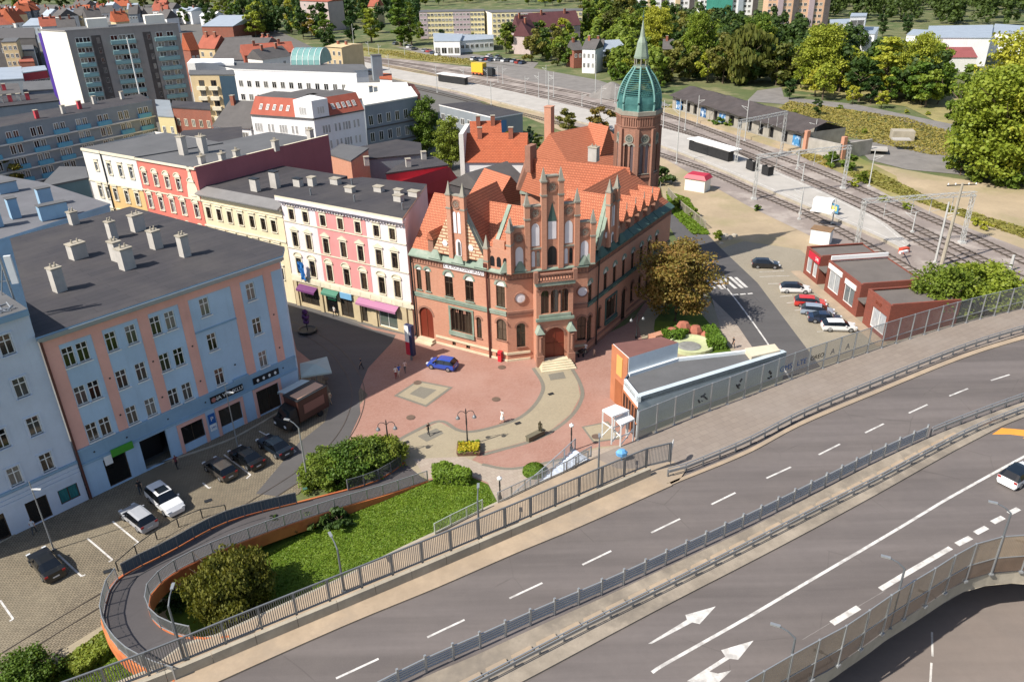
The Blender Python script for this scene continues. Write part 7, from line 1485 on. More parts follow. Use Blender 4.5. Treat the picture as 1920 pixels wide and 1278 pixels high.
# noise barrier of clear panels
def Mclear(name, col, alpha, rough=.25):
    t = NT(name); tr = t.n('BsdfTransparent'); tr.inputs[0].default_value = (.86, .87, .86, 1); w_ = t.n('TexWave', wave_type='BANDS', bands_direction='X'); t.l(t.uv(), w_.inputs['Vector']); w_.inputs['Scale'].default_value = 2.4
    mx = t.n('MixShader'); m_ = t.n('MapRange'); t.l(w_.outputs['Fac'], m_.inputs[0]); m_.inputs[1].default_value = .6; m_.inputs[2].default_value = .95; m_.inputs[3].default_value = alpha; m_.inputs[4].default_value = min(1, alpha + .22)
    nz = t.noise(t.pos(), .9, 4); t.l(t.mix(t.ramp(nz, .35, .7), lin(col), tuple(v * .75 for v in lin(col))), t.b.inputs['Base Color']); t.b.inputs['Roughness'].default_value = rough
    t.l(m_.outputs[0], mx.inputs[0]); t.l(tr.outputs[0], mx.inputs[1]); t.l(t.b.outputs[0], mx.inputs[2]); t.l(mx.outputs[0], t.o.inputs['Surface']); MATS[name] = t.m; return t.m
m_clear = Mclear('barrier_clear', '#a3a29e', .3); m_clear2 = Mclear('barrier_tan', '#a58e70', .62); m_clow = Mclear('barrier_low', '#7f7a76', .45); m_clow2 = Mclear('barrier_brown', '#75604e', .85)
def barrier(name, label, pix, h, split, mu, ml, step, inward):
    Q = resample(line(pix, ZD + .1, 4), step); root = thing(name, label, 'noise barrier', Q[0]); mb = MB(); mb.box(V((0, 0, -.1)), (.1, .14, h + .15)); mb.box(V((0, 0, -.1)), (.3, .3, .16)); pm = mb.mesh('post', m_galv)
    for a, b in zip(Q, Q[1:]):
        ang = math.atan2(b.y - a.y, b.x - a.x); inst(pm, 'post', root, a - Q[0], ang)
        e = V((0, 0, 1)); d = (b - a).normalized() * .06; mb = MB(); mb.face([a + d + e * split, b - d + e * split, b - d + e * h, a + d + e * h]); mb.build('clear_panel', mu, root)
        mb = MB(); mb.face([a + d + e * .08, b - d + e * .08, b - d + e * split, a + d + e * split]); mb.build('lower_panel', ml, root)
        mb = MB(); mb.bar(a + e * split, b + e * split, .07, .07); mb.build('rail', m_galv, root); mb = MB(); mb.bar(a + e * h, b + e * h, .06, .06); mb.build('top_rail', m_galv, root)
    inst(pm, 'post', root, Q[-1] - Q[0], 0); return root, Q
nb, NQ = barrier('noise_barrier', 'long transparent noise barrier along the upper edge of the road', BARR, 3.2, 1.05, m_clear, m_clow, 2.35, 1)
lb, LQ = barrier('noise_barrier', 'curved brown tinted noise barrier above the lower street', LBAR, 3.5, 1.5, m_clear2, m_clow2, 2.3, 1)
for k, (x, txt, sz, col) in enumerate(((1393, '*', 2.2, m_black), (1438, '+', 2.0, m_black), (1478, 'GMS', .95, Mplain('tag_blue', '#2f5a94', .6)), (1502, 'LTE', .9, MATS['tag_blue']), (1530, 'OREO', .75, m_black), (1310, '*', 1.5, m_dkmetal), (1556, 'A', 1.0, m_galvd), (1583, 'A', 1.0, m_galvd))):
    j = min(range(len(NQ) - 1), key=lambda i: abs(px((NQ[i] + NQ[i + 1]) / 2)[0] - x)); a, b = NQ[j], NQ[j + 1]; F_ = Fac(a, b); c = (a + b) / 2 + V((0, 0, 1.75)) + F_.n * .03
    if txt == '*' or txt == '+':
        mb = MB(); g_ = random.Random(k)
        for _ in range(5):
            p = V((g_.uniform(-.35, .35), 0, g_.uniform(-.45, .45))); mb.tube([p, p + V((g_.uniform(-.4, .4), 0, g_.uniform(-.4, .4)))], .1, 5)
        o = mb.build('graffiti', col, None); o.parent = nb; o.location = c - wloc(nb); o.rotation_euler = (0, 0, F_.ang)
    else: sign_text(txt, sz, c, F_.ang, col, nb, 'graffiti')
# crash barriers
def guardrail(name, label, P, post=2.0, z=.62, double=False, hp=.8):
    Q = resample(P, post); root = thing(name, label, 'guardrail', Q[0]); mb = MB(); mb.box(V((0, 0, -.05)), (.1, .14, hp)); pm = mb.mesh('post', m_galvd)
    for a, b in zip(Q, Q[1:]): inst(pm, 'post', root, a - Q[0], math.atan2(b.y - a.y, b.x - a.x))
    mb = MB(); O = offset(Q, -.12)
    for zz, w_, hh in ((z + .1, .05, .12), (z - .06, .05, .12), (z + .02, .02, .1)):
        for a, b in zip(O, O[1:]): mb.bar(a + V((0, 0, zz)), b + V((0, 0, zz)), w_ * (1.6 if w_ > .03 else 1), hh)
    mb.build('beam', m_galv, root)
    if double:
        mb = MB()
        for a, b in zip(Q, Q[1:]): mb.bar(a + V((0, 0, hp + .12)), b + V((0, 0, hp + .12)), .07, .07)
        mb.build('top_tube', m_galv, root)
    return root
guardrail('guardrail', 'steel guardrail along the kerb of the wide pavement', line([(1252, 893), (1273, 889), (1400, 836), (1500, 784), (1640, 724), (1800, 660), (1920, 622), (2050, 590)], ZD + .1, 4), 2.0, .62, True)
MU = line([(640, 1340), (790, 1262), (900, 1213), (1007, 1164), (1140, 1107), (1273, 1045), (1400, 985), (1520, 925), (1640, 864), (1750, 814), (1826, 784), (1920, 750), (2050, 710)], ZD + .14, 4)
M2 = resample(MU, n=120); j = max(i for i, p in enumerate(M2) if px(p)[0] < 1752)
railing('median_railing', 'tall grey posts with cable rails along the middle of the road', M2[:j], 1.45, 2.0, 0, m_galv, 'railing', .075, .014, (.2, .36, .5, .64, .8))
guardrail('guardrail', 'steel guardrail at the far right end of the median', M2[j:], 2.2, .6, True)
ML = line([(760, 1357), (900, 1284), (1077, 1192), (1140, 1160), (1273, 1094), (1400, 1030), (1520, 968), (1640, 907), (1750, 848), (1830, 808), (1920, 772), (2050, 725)], ZD + .14, 4)
guardrail('guardrail', 'double steel guardrail on the near side of the median', ML, 2.0, .55, True, .7)
Q = resample(offset(ML, .62), 2.0); t = thing('median_blocks', 'row of pale concrete drain blocks between the median barriers', 'drain blocks', Q[0]); mb = MB(); mb.box(V((0, 0, 0)), (1.5, .45, .18)); bm_ = mb.mesh('block', m_kerbwalk)
for a, b in zip(Q, Q[1:]):
    if px(a)[0] < 1780: inst(bm_, 'block', t, (a + b) / 2 - Q[0], math.atan2(b.y - a.y, b.x - a.x))
# ================================================================ lamps and poles
m_pole = Mplain('lamp_grey', '#6d7276', .5, .4); m_lampw = Mplain('lamp_white', '#dcdcd8', .4)
def road_lamp(label, base, top, arm, group=None, col=None):
    b = V(base); root = thing('road_lamp', label, 'street lamp', b, group); mb = MB(); t_ = V(top); mb.tube([b, b.lerp(t_, .5), t_], [.1, .085, .07], 8); mb.box(b, (.28, .28, .12)); mb.build('pole', col or m_pole, root)
    a = V(arm); mb = MB(); mb.tube([t_, t_.lerp(a, .45) + V((0, 0, .12)), a], [.06, .05, .045], 6); mb.build('arm', m_pole, root)
    d = (a - t_); d.z = 0; d.normalize(); mb = MB(); mb.bar(a - d * .1, a + d * .5, .2, .1); mb.build('lamp_head', m_galv, root)
for lab, x, y, yt, ax, ay in (('dark road lamp at the bottom left of the tall fence', 345, 1236, 1136, 318, 1118), ('dark road lamp by the lawn in the middle of the tall fence', 645, 1108, 1030, 627, 1016), ('dark road lamp in front of the hedge and lawn', 899, 1007, 938, 896, 920), ('dark road lamp before the stairway canopies', 1121, 914, 840, 1124, 812)):
    b = at(x, y, ZD + .12); h = ht(x, y, yt, ZD + .12); tp = b + V((0, 0, h)); ar = at(ax, ay, b.z + h + .25); d = (ar - tp); d.z = 0; d = d.normalized() * 1.3; road_lamp(lab, b, tp, tp + d + V((0, 0, .3)))
for lab, x, y, yt, dx in (('road lamp at the bottom of the brown barrier', 1473, 1290, 1196, -1), ('road lamp in the middle of the brown barrier', 1667, 1177, 1066, -1), ('road lamp on the brown barrier below the white car', 1858, 1076, 962, -1)):
    b = at(x, y, ZD); h = ht(x, y, yt, ZD); tp = b + V((0, 0, h)); road_lamp(lab, b, tp, tp + V((-.95, .45, .6)))
b = at(579, 914); h = 7.0; tp = b + V((0, 0, h)); road_lamp('tall grey street lamp beside the shrub clump and tram track', b, tp, tp + V((-.9, .3, .75)), None, m_galv)
t = thing('lamp_box', 'small green switch box at the foot of the tall grey lamp', 'box', at(572, 916)); mb = MB(); mb.box(at(572, 916), (.35, .3, 1.0), .5); mb.box(at(572, 916, 1.0), (.4, .35, .05), .5); mb.build('cabinet', M('box_green', '#3f6a5a', .6), t)
for lab, x, y, yt in (('thin white pole before the sign of the blue house', 447, 842, 722), ('thin grey pole beside the pale blue house', 101, 1030, 902)):
    b = at(x, y); h = ht(x, y, yt); t = thing('thin_pole', lab, 'pole', b); mb = MB(); mb.tube([b, b + V((0, 0, h))], [.07, .045], 6); mb.box(b, (.25, .25, .1)); mb.build('pole', m_galv, t); mb = MB(); mb.bar(b + V((0, 0, h - .8)), b + V((.7, .1, h - .95)), .16, .1); mb.build('camera', m_lampw, t)
def ornate(label, x, y, yt, arms=2, rot=0.0):
    b = at(x, y); h = ht(x, y, yt); t = thing('ornate_lamp', label, 'street lamp', b); mb = MB(); mb.lathe(b, [(.16, 0), (.16, .5), (.1, .7), (.08, 1.2), (.06, h * .55), (.09, h * .6), (.055, h * .9), (.08, h * .93), (.02, h)], 8); mb.build('pole', m_dkmetal, t)
    if arms == 1:
        mb = MB(); mb.lathe(b + V((0, 0, h - .5)), [(.05, 0), (.22, .12), (.25, .3), (.1, .42), (0, .55)], 10); mb.build('lamp_head', m_lampw, t); return
    for s in (-1, 1):
        d = V((cos(rot), sin(rot), 0)) * s; A_ = [b + V((0, 0, h * .86)) + d * r + V((0, 0, z)) for r, z in ((0, 0), (.25, .28), (.55, .34), (.8, .15), (.86, -.12))]; mb = MB(); mb.tube(A_, .035, 6); mb.build('arm', m_dkmetal, t)
        mb = MB(); mb.lathe(A_[-1] + V((0, 0, -.42)), [(.24, 0), (.2, .14), (.08, .3), (.04, .42)], 10); mb.build('lamp_head', m_galvd, t)
ornate('ornate double lamp standing in the flower planter', 877, 836, 765, 2, .1); ornate('ornate double lamp behind the shrub clump', 731, 858, 786, 2, .1); ornate('ornate double lamp beside the post office street', 1193, 634, 586, 2, .3)
ornate('single globe lamp beside the stairway railing', 1071, 846, 793, 1); ornate('single globe lamp at the foot of the stairway', 938, 938, 892, 1)
# ================================================================ railway masts and gantries
m_mast = Mplain('mast_white', '#bdbdb8', .5, .1)
def lattice(mb, a, b, wd, n, r=.035):
    """square lattice boom from a to b"""
    a, b = V(a), V(b); t = (b - a).normalized(); u = t.cross(V((0, 0, 1)));
    if u.length < .01: u = V((1, 0, 0))
    u.normalize(); v = u.cross(t).normalized(); c = [(-1, -1), (1, -1), (1, 1), (-1, 1)]; g = lambda k, s: a.lerp(b, s) + u * c[k % 4][0] * wd / 2 + v * c[k % 4][1] * wd / 2
    for k in range(4): mb.bar(g(k, 0), g(k, 1), r * 2, r * 2)
    for i in range(n):
        for k in range(4): mb.bar(g(k + (i % 2), i / n), g(k + 1 - (i % 2), (i + 1) / n), r * 1.4, r * 1.4)
def gantry(label, l, lt, r_, rt):
    a, b = at(*l), at(*r_); h = (ht(*l, lt) + ht(*r_, rt)) / 2; root = thing('track_gantry', label, 'gantry', a)
    for q in (a, b): mb = MB(); lattice(mb, q, q + V((0, 0, h)), .5, 10, .036); mb.box(q, (1.0, 1.0, .35)); mb.build('leg', m_mast, root)
    d = (b - a).normalized(); mb = MB(); lattice(mb, a + V((0, 0, h)) - d * .4, b + V((0, 0, h)) + d * .4, .62, 22, .036); mb.build('beam', m_mast, root)
    for s in (.2, .45, .62, .82):
        mb = MB(); p = a.lerp(b, s) + V((0, 0, h - .3)); mb.tube([p, p - V((0, 0, 2.6))], .06, 5); mb.bar(p - V((0, 0, 2.3)), p - V((0, 0, 2.0)) + d * 1.8, .06, .06); mb.build('drop_bracket', m_mast, root)
gantry('white lattice gantry nearest the derelict shed', (1379, 309), 221, (1464, 289), 218); gantry('white lattice gantry over the tracks in the middle', (1413, 374), 291, (1580, 354), 278); gantry('white lattice gantry closest to the red shops', (1604, 471), 376, (1803, 456), 364)
def mast(label, x, y, yt, xt=None, r=.13, arm=True, group='slim white railway masts'):
    b = at(x, y); h = ht(x, y, yt); t = thing('track_mast', label, 'mast', b, group); mb = MB(); mb.tube([b, b + V((0, 0, h))], [r, r * .7], 6); mb.box(b, (.5, .5, .3)); mb.build('pole', m_mast, t)
    if arm: mb = MB(); s = 1 if int(x) % 2 else -1; p = b + V((0, 0, h * .82)); mb.tube([p, p + V((1.4 * s, -1.0 * s, .35))], .05, 5); mb.tube([p + V((0, 0, -.8)), p + V((1.4 * s, -1.0 * s, .35))], .04, 5); mb.build('bracket', m_mast, t)
for x, y, yt in ((1307, 233, 179), (1396, 265, 188), (1268, 307, 186), (1284, 245, 188), (1243, 245, 188), (1494, 318, 280), (1504, 340, 308), (1524, 280, 224), (1629, 350, 281), (1010, 183, 136), (1029, 200, 136), (1038, 183, 135), (1024, 163, 122), (921, 197, 150), (934, 155, 125), (914, 156, 128), (943, 157, 125), (985, 175, 142), (1091, 200, 175), (1116, 182, 102), (1127, 196, 161), (1153, 194, 158), (820, 174, 122), (730, 133, 102), (665, 99, 45), (692, 103, 78), (711, 108, 83), (737, 185, 133), (759, 103, 75), (870, 157, 128), (1710, 436, 398), (1560, 420, 372), (1500, 402, 352)):
    mast('slim white catenary mast standing beside the railway tracks', x, y, yt)
mast('white lattice mast on the tracks right of the red shops', 1753, 493, 379, r=.2, group=None)
mast('thin tall radio mast behind the tall brick chimney', 1028, 252, 133, r=.09, arm=False, group=None)
mast('short white mast stump at the right end of the tracks', 1893, 508, 478, r=.28, arm=False, group=None)
mast('dark signal pole at the platform edge', 1498, 412, 362, r=.1, arm=True, group=None)
b = at(1765, 497); t = thing('concrete_pylon', 'tall grey concrete power pole leaning over the shop greenery', 'power pole', b); mb = MB(); tp = b + V((.3, 0, 13.2)); mb.tube([b, tp], [.32, .18], 8); mb.build('pole', m_conc, t); mb = MB(); mb.bar(tp + V((-2.3, 0, -.3)), tp + V((2.3, .3, -.3)), .14, .14); mb.build('crossarm', m_dkmetal, t)
for k in (-2.1, -1.0, 1.0, 2.1): mb = MB(); mb.lathe(tp + V((k, .05, -.23)), [(.09, 0), (.12, .1), (.06, .28)], 7); mb.build('insulator', m_lampw, t)
def shelter(label, A_, B_, h, roof=True):
    a, b = at(*A_, .56), at(*B_, .56); F_ = Fac(a, b, .56); t = thing('platform_shelter', label, 'shelter', a); mb = MB(); F_.box(mb, 0, F_.L, .15, h, -.1, 0); F_.box(mb, 0, .12, .15, h, -1.5, 0); F_.box(mb, F_.L - .12, F_.L, .15, h, -1.5, 0); mb.build('screen', M('screen_black', '#2b2b2c', .5, .2, 1, 4, .05), t)
    if roof: mb = MB(); F_.box(mb, -.5, F_.L + .8, h + .3, h + .45, -3.2, .3); mb.build('roof', m_white2, t); mb = MB(); [F_.box(mb, u, u + .12, .0, h + .3, -1.4, -1.3) for u in (.2, F_.L / 2, F_.L - .3)]; mb.build('shelter_post', m_galv, t)
shelter('long black screened platform shelter with a white roof', (1291, 281), (1365, 304), 2.3); shelter('first small black screen on the platform', (1398, 317), (1411, 322), 2.2, False); shelter('second small black screen on the platform', (1427, 327), (1440, 331), 2.0, False); shelter('distant black platform shelter with a white roof', (822, 153), (872, 160), 2.4)
t = thing('platform_cabin', 'white box cabin on the platform before the crossing', 'cabin', at(1542, 392)); mb = MB(); mb.box(at(1542, 395, .56), (3.4, 2.2, 2.3), R_(-35)); mb.box(at(1542, 395, 2.86), (3.7, 2.5, .12), R_(-35)); mb.build('body', m_white2, t)
t = thing('platform_sign', 'blue framed yellow notice board on the platform', 'sign', at(1562, 402)); F_ = Fac(at(1553, 398, .56), at(1570, 404, .56), .56); mb = MB(); F_.box(mb, 0, F_.L, .3, 1.9, -.1, 0, 0); mb.build('frame', Mplain('frame_blue', '#3f86ae', .5), t); mb = MB(); F_.box(mb, .35, F_.L - .35, .65, 1.55, .0, .04); mb.build('notice', Mplain('notice_yellow', '#d8cf5a', .6), t)
t = thing('red_stop', 'small red and white buffer stop at the end of the platform', 'buffer stop', at(1694, 474)); mb = MB(); mb.box(at(1694, 474), (1.6, .8, .9), .4); mb.tube([at(1694, 474), at(1694, 474, 2.4)], .09, 6); mb.build('frame', Mplain('stop_red', '#c8482e', .6), t); mb = MB(); mb.box(at(1694, 474, .9), (1.7, .4, .35), .4); mb.build('beam', m_white2, t)
t = thing('yellow_machine', 'yellow and orange track machine parked beyond the platform', 'rail vehicle', at(895, 140)); F_ = Fac(at(884, 141), at(905, 143)); mb = MB(); F_.box(mb, 0, F_.L, 1.2, 4.6, -2.6, 0); mb.build('body', Mplain('machine_yellow', '#e0b020', .5), t); mb = MB(); F_.box(mb, 0, F_.L, .5, 1.2, -2.5, -.1); mb.build('chassis', Mplain('machine_orange', '#c8622a', .6), t)
mb = MB(); F_.box(mb, F_.L + .4, F_.L + 4.5, .5, 3.2, -2.4, -.2); mb.build('cab', m_dkmetal, t)
for k in range(3): mb = MB(); mb.lathe(V((0, 0, 0)), [(.45, -.08), (.45, .08)], 10); o = inst(mb.mesh('wheel', m_black), 'wheel', t, F_.p(1 + k * 1.8, .5, .02) - wloc(t), F_.ang); o.rotation_euler = (pi / 2, 0, F_.ang)
# ================================================================ pavilion, canopies, fountain
m_orange = M('panel_orange', '#b8704a', .7, .14, .5, 4, .1); m_parap = M('parapet_white', '#d5dde0', .8, .1, .4, 4, .08); hp = 5.2
PA, PBq, PC, PDq, PE, PF_ = [at(x, y, hp) for x, y in ((1170, 711), (1197, 745), (1475, 660), (1409, 672), (1396, 656), (1270, 670))]; PG = at(1178, 699, hp)
pav = thing('pavilion', 'flat roofed white pavilion with an orange end wall beside the noise barrier', 'pavilion', V((PBq.x, PBq.y, 0))); ring_ = [PA, PBq, PC, at(1452, 650, hp), PE, PF_, PG]
mb = MB(); R0 = [V((p.x, p.y, 0)) for p in ring_]; walls(mb, R0, 0, hp); mb.build('wall', m_parap, pav)
mb = MB(); mb.prism(R0, hp - .5, hp - .35); mb.build('roof', m_roofgry, pav)
for i in (0, 1, 3, 4, 5):
    a, b = ring_[i], ring_[i + 1]; mb = MB(); a2, b2 = V((a.x, a.y, hp - .6)), V((b.x, b.y, hp - .6)); mb.wallrun([a2, b2], .3, .62); mb.build('parapet', m_parap, pav)
a, b = V((PBq.x, PBq.y, hp + .02)), V((PC.x, PC.y, hp + .02)); mb = MB(); mb.wallrun([a - V((0, 0, .7)), b - V((0, 0, .7))], .6, .72); mb.build('parapet', M('coping_blue', '#b6c2c8', .6, .1, .4, 4, .05), pav)
mb = MB(); mb.hexa([V((p.x, p.y, hp - .34)) for p in (PE, PDq, at(1462, 660, hp), at(1452, 648, hp))], [V((p.x, p.y, hp + .25)) for p in (PE, PDq, at(1462, 660, hp), at(1452, 648, hp))]); mb.build('roof_hatch', M('hatch_cream', '#cfc0a4', .8, .1, .4, 4, .05), pav)
mb = MB(); hw_ = 7.1; w1, w2 = V((PG.x, PG.y, 0)), V((PF_.x, PF_.y, 0)); pl = at(1150, 644, hw_); back_ = at(1240, 631, hw_); quad = [w1, w2, V((back_.x, back_.y, 0)), V((pl.x, pl.y, 0))]
mb.hexa([q for q in quad], [q + V((0, 0, hw_)) for q in quad], 0, 1); mb.build('screen_wall', [m_parap, M('cap_maroon', '#7a5048', .8, .15, .5, 4, .1)], pav)
e = Fac(V((pl.x, pl.y, 0)), w1); mb = MB(); e.box(mb, -.1, e.L - .05, 0, hw_ - .1, 0, .12); s_ = mb.build('orange_front', m_orange, pav); mb = MB(); e.box(mb, e.L * .35, e.L * .7, 4.0, 6.4, .12, .2); mb.build('display_window', Mplain('amber_glass', '#e0a050', .3), s_); mb = MB(); e.box(mb, e.L * .3, e.L * .75, .1, 3.2, .12, .18); mb.build('door', M('door_rust', '#a05a34', .6), s_)
e2 = Fac(V((PA.x, PA.y, 0)), V((PBq.x, PBq.y, 0))); mb = MB()
for k in range(5): e2.box(mb, .1 + k * e2.L / 5, .22 + k * e2.L / 5, .1, 3.9, 0, .12)
e2.box(mb, 0, e2.L, 3.8, 4.0, 0, .12); e2.box(mb, 0, e2.L, 1.9, 2.0, 0, .1); mb.build('entrance_frame', m_orange, pav); mb = MB(); e2.box(mb, .1, e2.L - .1, .1, 3.8, .01, .05); mb.build('entrance_glass', m_shopglass, pav)
t = thing('gate_canopy', 'pair of white flat canopies on slim posts at the head of the stairway', 'canopy', at(1150, 838, ZD)); zc = ZD + 2.9
for zc, P in ((ZD + 3.0, ((1129, 770), (1148, 783), (1180, 771), (1154, 760))), (ZD + 2.4, ((1151, 786), (1164, 799), (1190, 787), (1176, 775)))):
    P = [at(x, y, zc) for x, y in P]; mb = MB(); mb.hexa(P, [p + V((0, 0, .16)) for p in P]); mb.build('canopy_roof', m_white2, t); c = sum(P, V()) / 4
    for p in P:
        q = p + (c - p) * .06; mb = MB(); mb.box(V((q.x, q.y, ZD)), (.12, .12, zc - ZD)); mb.build('canopy_post', m_lampw, t)
    for i in (0, 1): mb = MB(); a, b = P[i] + (c - P[i]) * .06, P[(i + 1) % 4] + (c - P[(i + 1) % 4]) * .06; mb.bar(a - V((0, 0, zc - ZD - .2)), b - V((0, 0, .9)), .08, .08); mb.bar(a - V((0, 0, 1.2)), b - V((0, 0, 1.2)), .08, .08); mb.build('cross_brace', m_lampw, t)
t = thing('flag_sign', 'bright blue bag shaped cover standing on the walkway by the fence', 'cover', at(1164, 868, ZD + .12)); mb = MB(); mb.lathe(at(1165, 862, ZD + .12), [(.08, 0), (.08, .5), (.5, .55), (.55, .9), (.3, 1.15), (0, 1.2)], 8, sx=1.0, sy=.7); mb.build('cover', Mplain('cover_blue', '#5aa0d8', .5), t)
t = thing('road_sign', 'round white backed road sign at the end of the tall fence', 'road sign', at(1258, 872, ZD)); b = at(1257, 873, ZD); mb = MB(); mb.tube([b, b + V((0, 0, 2.6))], .05, 6); mb.build('pole', m_galv, t); mb = MB(); mb.lathe(V((0, 0, 0)), [(.42, 0), (.42, .04)], 16); o = inst(mb.mesh('plate', m_lampw), 'plate', t, (0, 0, 2.35)); o.rotation_euler = (pi / 2, 0, R_(70))
fo = thing('fountain', 'round pale green fountain basin with a grey water disc and red rocks', 'fountain', at(1298, 650)); c = at(1296, 650); mb = MB(); mb.lathe(c, [(2.9, 0), (2.9, .55), (2.6, .6), (2.5, .3), (1.45, .2)], 28, sy=.9); mb.build('basin', M('basin_green', '#b3b98a', .7, .1, .6, 4, .05), fo); mb = MB(); mb.lathe(c + V((-.3, -.2, 0)), [(1.5, .26), (1.2, .34), (0, .34)], 20, sy=.9); mb.build('water', M('water_grey', '#8a8a86', .15, .2, 1.5, 4, .2), fo)
m_rock = M('rock_red', '#a8624c', .9, .2, 1.2, 4, .5)
for dx, dy, r, h in ((-2.0, 3.0, 1.1, 1.4), (-.4, 3.6, 1.3, 2.0), (1.2, 3.3, 1.1, 1.5), (2.5, 2.3, .9, 1.1), (3.1, 1.0, .7, .8)):
    mb = MB(); mb.lathe(c + V((dx, dy, 0)), [(r, 0), (r * .9, h * .5), (r * .55, h * .9), (0, h)], 7, sm=False, sy=.8, a0=dx); mb.build('rock', m_rock, fo)
t = thing('brick_planter', 'orange brick planter under the autumn tree', 'planter', at(1233, 634)); mb = MB(); mb.box(at(1233, 636), (2.4, 1.2, .8), .5); mb.box(at(1231, 634, .8), (1.0, .8, .6), .5); mb.build('bricks', m_pob, t)
# ================================================================ red shops
FSH = Fac(at(1505.6, 511.7), at(1623, 610.6)); m_shopbr = Mbrick('shop_brick', '#9a4a38', '#8a4030', '#6a4a40', .26, .08, .012, .15)
for lab, u0, u1, h, dep, nm, wins in (('first small red brick shop with a bright red sign', 0.0, 4.7, 4.3, 9, 'shop_kiosk', [(1.5, .7, 1.6, 2.4), (3.4, .7, 1.3, 2.2)]), ('middle wide red brick shop with white window lettering', 7.0, 16.4, 4.7, 9, 'shop_kiosk', [(2.3, .8, 3.2, 3.0), (6.7, .8, 2.8, 2.6)]), ('last red brick shop beside the greenery', 18.2, 23.8, 4.9, 9.5, 'shop_kiosk', [(3.4, .5, 3.4, 2.8)])):
    Fk = Fac(FSH.p(u0, 0), FSH.p(u1, 0)); root = thing(nm, lab, 'shop', Fk.p(Fk.L / 2, 0)); P = [Fk.p(0, 0), Fk.p(Fk.L, 0), Fk.p(Fk.L, 0, -dep), Fk.p(0, 0, -dep)]; mb = MB(); wall_holes(mb, Fk, h, [hole(*q) for q in wins]); walls(mb, P, 0, h, skip=(0,)); mb.build('wall', m_shopbr, root)
    mb = MB(); mb.prism([Fk.p(.25, 0, -.25), Fk.p(Fk.L - .25, 0, -.25), Fk.p(Fk.L - .25, 0, -dep + .1), Fk.p(.25, 0, -dep + .1)], h - .35, h - .15); mb.build('roof', M('roof_brownfelt', '#6a625c', .9, .12, .4, 5, .15), root)
    mb = MB(); Fk.box(mb, 0, Fk.L, h, h + .15, -.25, .03); Fk.box(mb, 0, .25, h, h + .15, -dep, -.25); Fk.box(mb, Fk.L - .25, Fk.L, h, h + .3, -dep, -.25); mb.build('coping', m_shopbr if u0 < 18 else m_shopbr, root)
    for q in wins: add_win(root, Fk, *q, 'shop', m_white, Mglass('poster_glass', '#5a6468', '#c8ccd0', .8), sill=False, name='shop_window')
    if u0 == 0: mb = MB(); Fk.box(mb, 1.2, Fk.L, 3.2, 4.2, .02, .16); s = mb.build('shop_sign', Mplain('sign_red', '#d02038', .5), root); sign_text('24h', .7, Fk.p(3.9, 3.7, .17), Fk.ang, m_letter, s)
    if u0 == 7: mb = MB(); Fk.box(mb, .4, 4.4, 3.85, 4.55, .02, .14); mb.build('shop_sign', m_white, root); mb = MB(); Fk.box(mb, 5.4, 8.4, 3.5, 4.2, .02, .14); mb.build('shop_sign', m_white, root); mb = MB(); Fk.box(mb, -.02, .2, h - .1, h + .75, -dep, -.3); mb.build('side_parapet', m_white2, root)
    if u0 > 18: sign_text('SKLEP', .6, Fk.p(2.9, 4.1, .03), Fk.ang, m_podoor, root)
for lab, u0, u1 in (('recessed dark porch between first and middle red shops', 4.7, 7.0), ('recessed dark porch between middle and last red shops', 16.4, 18.2)):
    Fk = Fac(FSH.p(u0, 0), FSH.p(u1, 0)); t = thing('porch', lab, 'porch', Fk.p(Fk.L / 2, 0)); mb = MB(); Fk.box(mb, 0.02, Fk.L - .02, 2.7, 2.95, -8, .2); mb.build('porch_roof', MATS['roof_brownfelt'], t); mb = MB(); Fk.box(mb, .02, Fk.L - .02, 0, 2.68, -2.2, -2.0); mb.build('rear_wall', M('recess_dark', '#57504e'), t); mb = MB(); Fk.box(mb, .6, 1.5, .05, 2.2, -2.0, -1.9); mb.build('door', m_brownfr, t)
flat('sidewalk', [FSH.p(-1, Zs(6), 1.6), FSH.p(25, Zs(6), 1.6), FSH.p(25, Zs(6), 0), FSH.p(-1, Zs(6), 0)], m_kerbwalk)
# ================================================================ square furniture
pl_ = thing('flower_planter', 'square brown planter full of yellow flowers round the ornate lamp', 'planter', at(879, 845)); c = at(879, 845); mb = MB(); q = [c + V((x, y, 0)) for x, y in ((-1.1, -.95), (1.1, -.95), (1.1, .95), (-1.1, .95))]; mb.hexa(q, [c + (p - c) * 1.12 + V((0, 0, .55)) for p in q]); mb.build('tub', M('tub_brown', '#7a5a44', .9, .2, 1, 4, .2), pl_)
C = nr.uniform([-1.05, -.95, .5], [1.05, .6, .78], (500, 3)); N = nr.normal(size=(500, 3)) * .5 + np.array([0, 0, 1]); N /= np.linalg.norm(N, axis=1)[:, None]; inst(leaf_mesh('flowers', C, N, .2, lf_flower), 'flowers', pl_, (0, 0, 0)); C = nr.uniform([-1.15, -1.05, .4], [1.15, 1.05, .66], (420, 3)); inst(leaf_mesh('leaves', C, N[:420], .22, lf_hedge), 'leaves', pl_, (0, 0, 0))
t = thing('bronze_statue', 'dark bronze statue of a standing figure at the end of a stone bench', 'statue', at(1009, 822)); c = at(1003, 826); mb = MB(); F_ = Fac(at(992, 830), at(1022, 815)); F_.box(mb, 0, F_.L, 0, .55, -.5, 0); F_.box(mb, -.06, F_.L + .06, .55, .65, -.56, .06); mb.build('bench', M('stone_dark', '#6a6450', .8, .2, 1, 5, .2), t); STAT = t
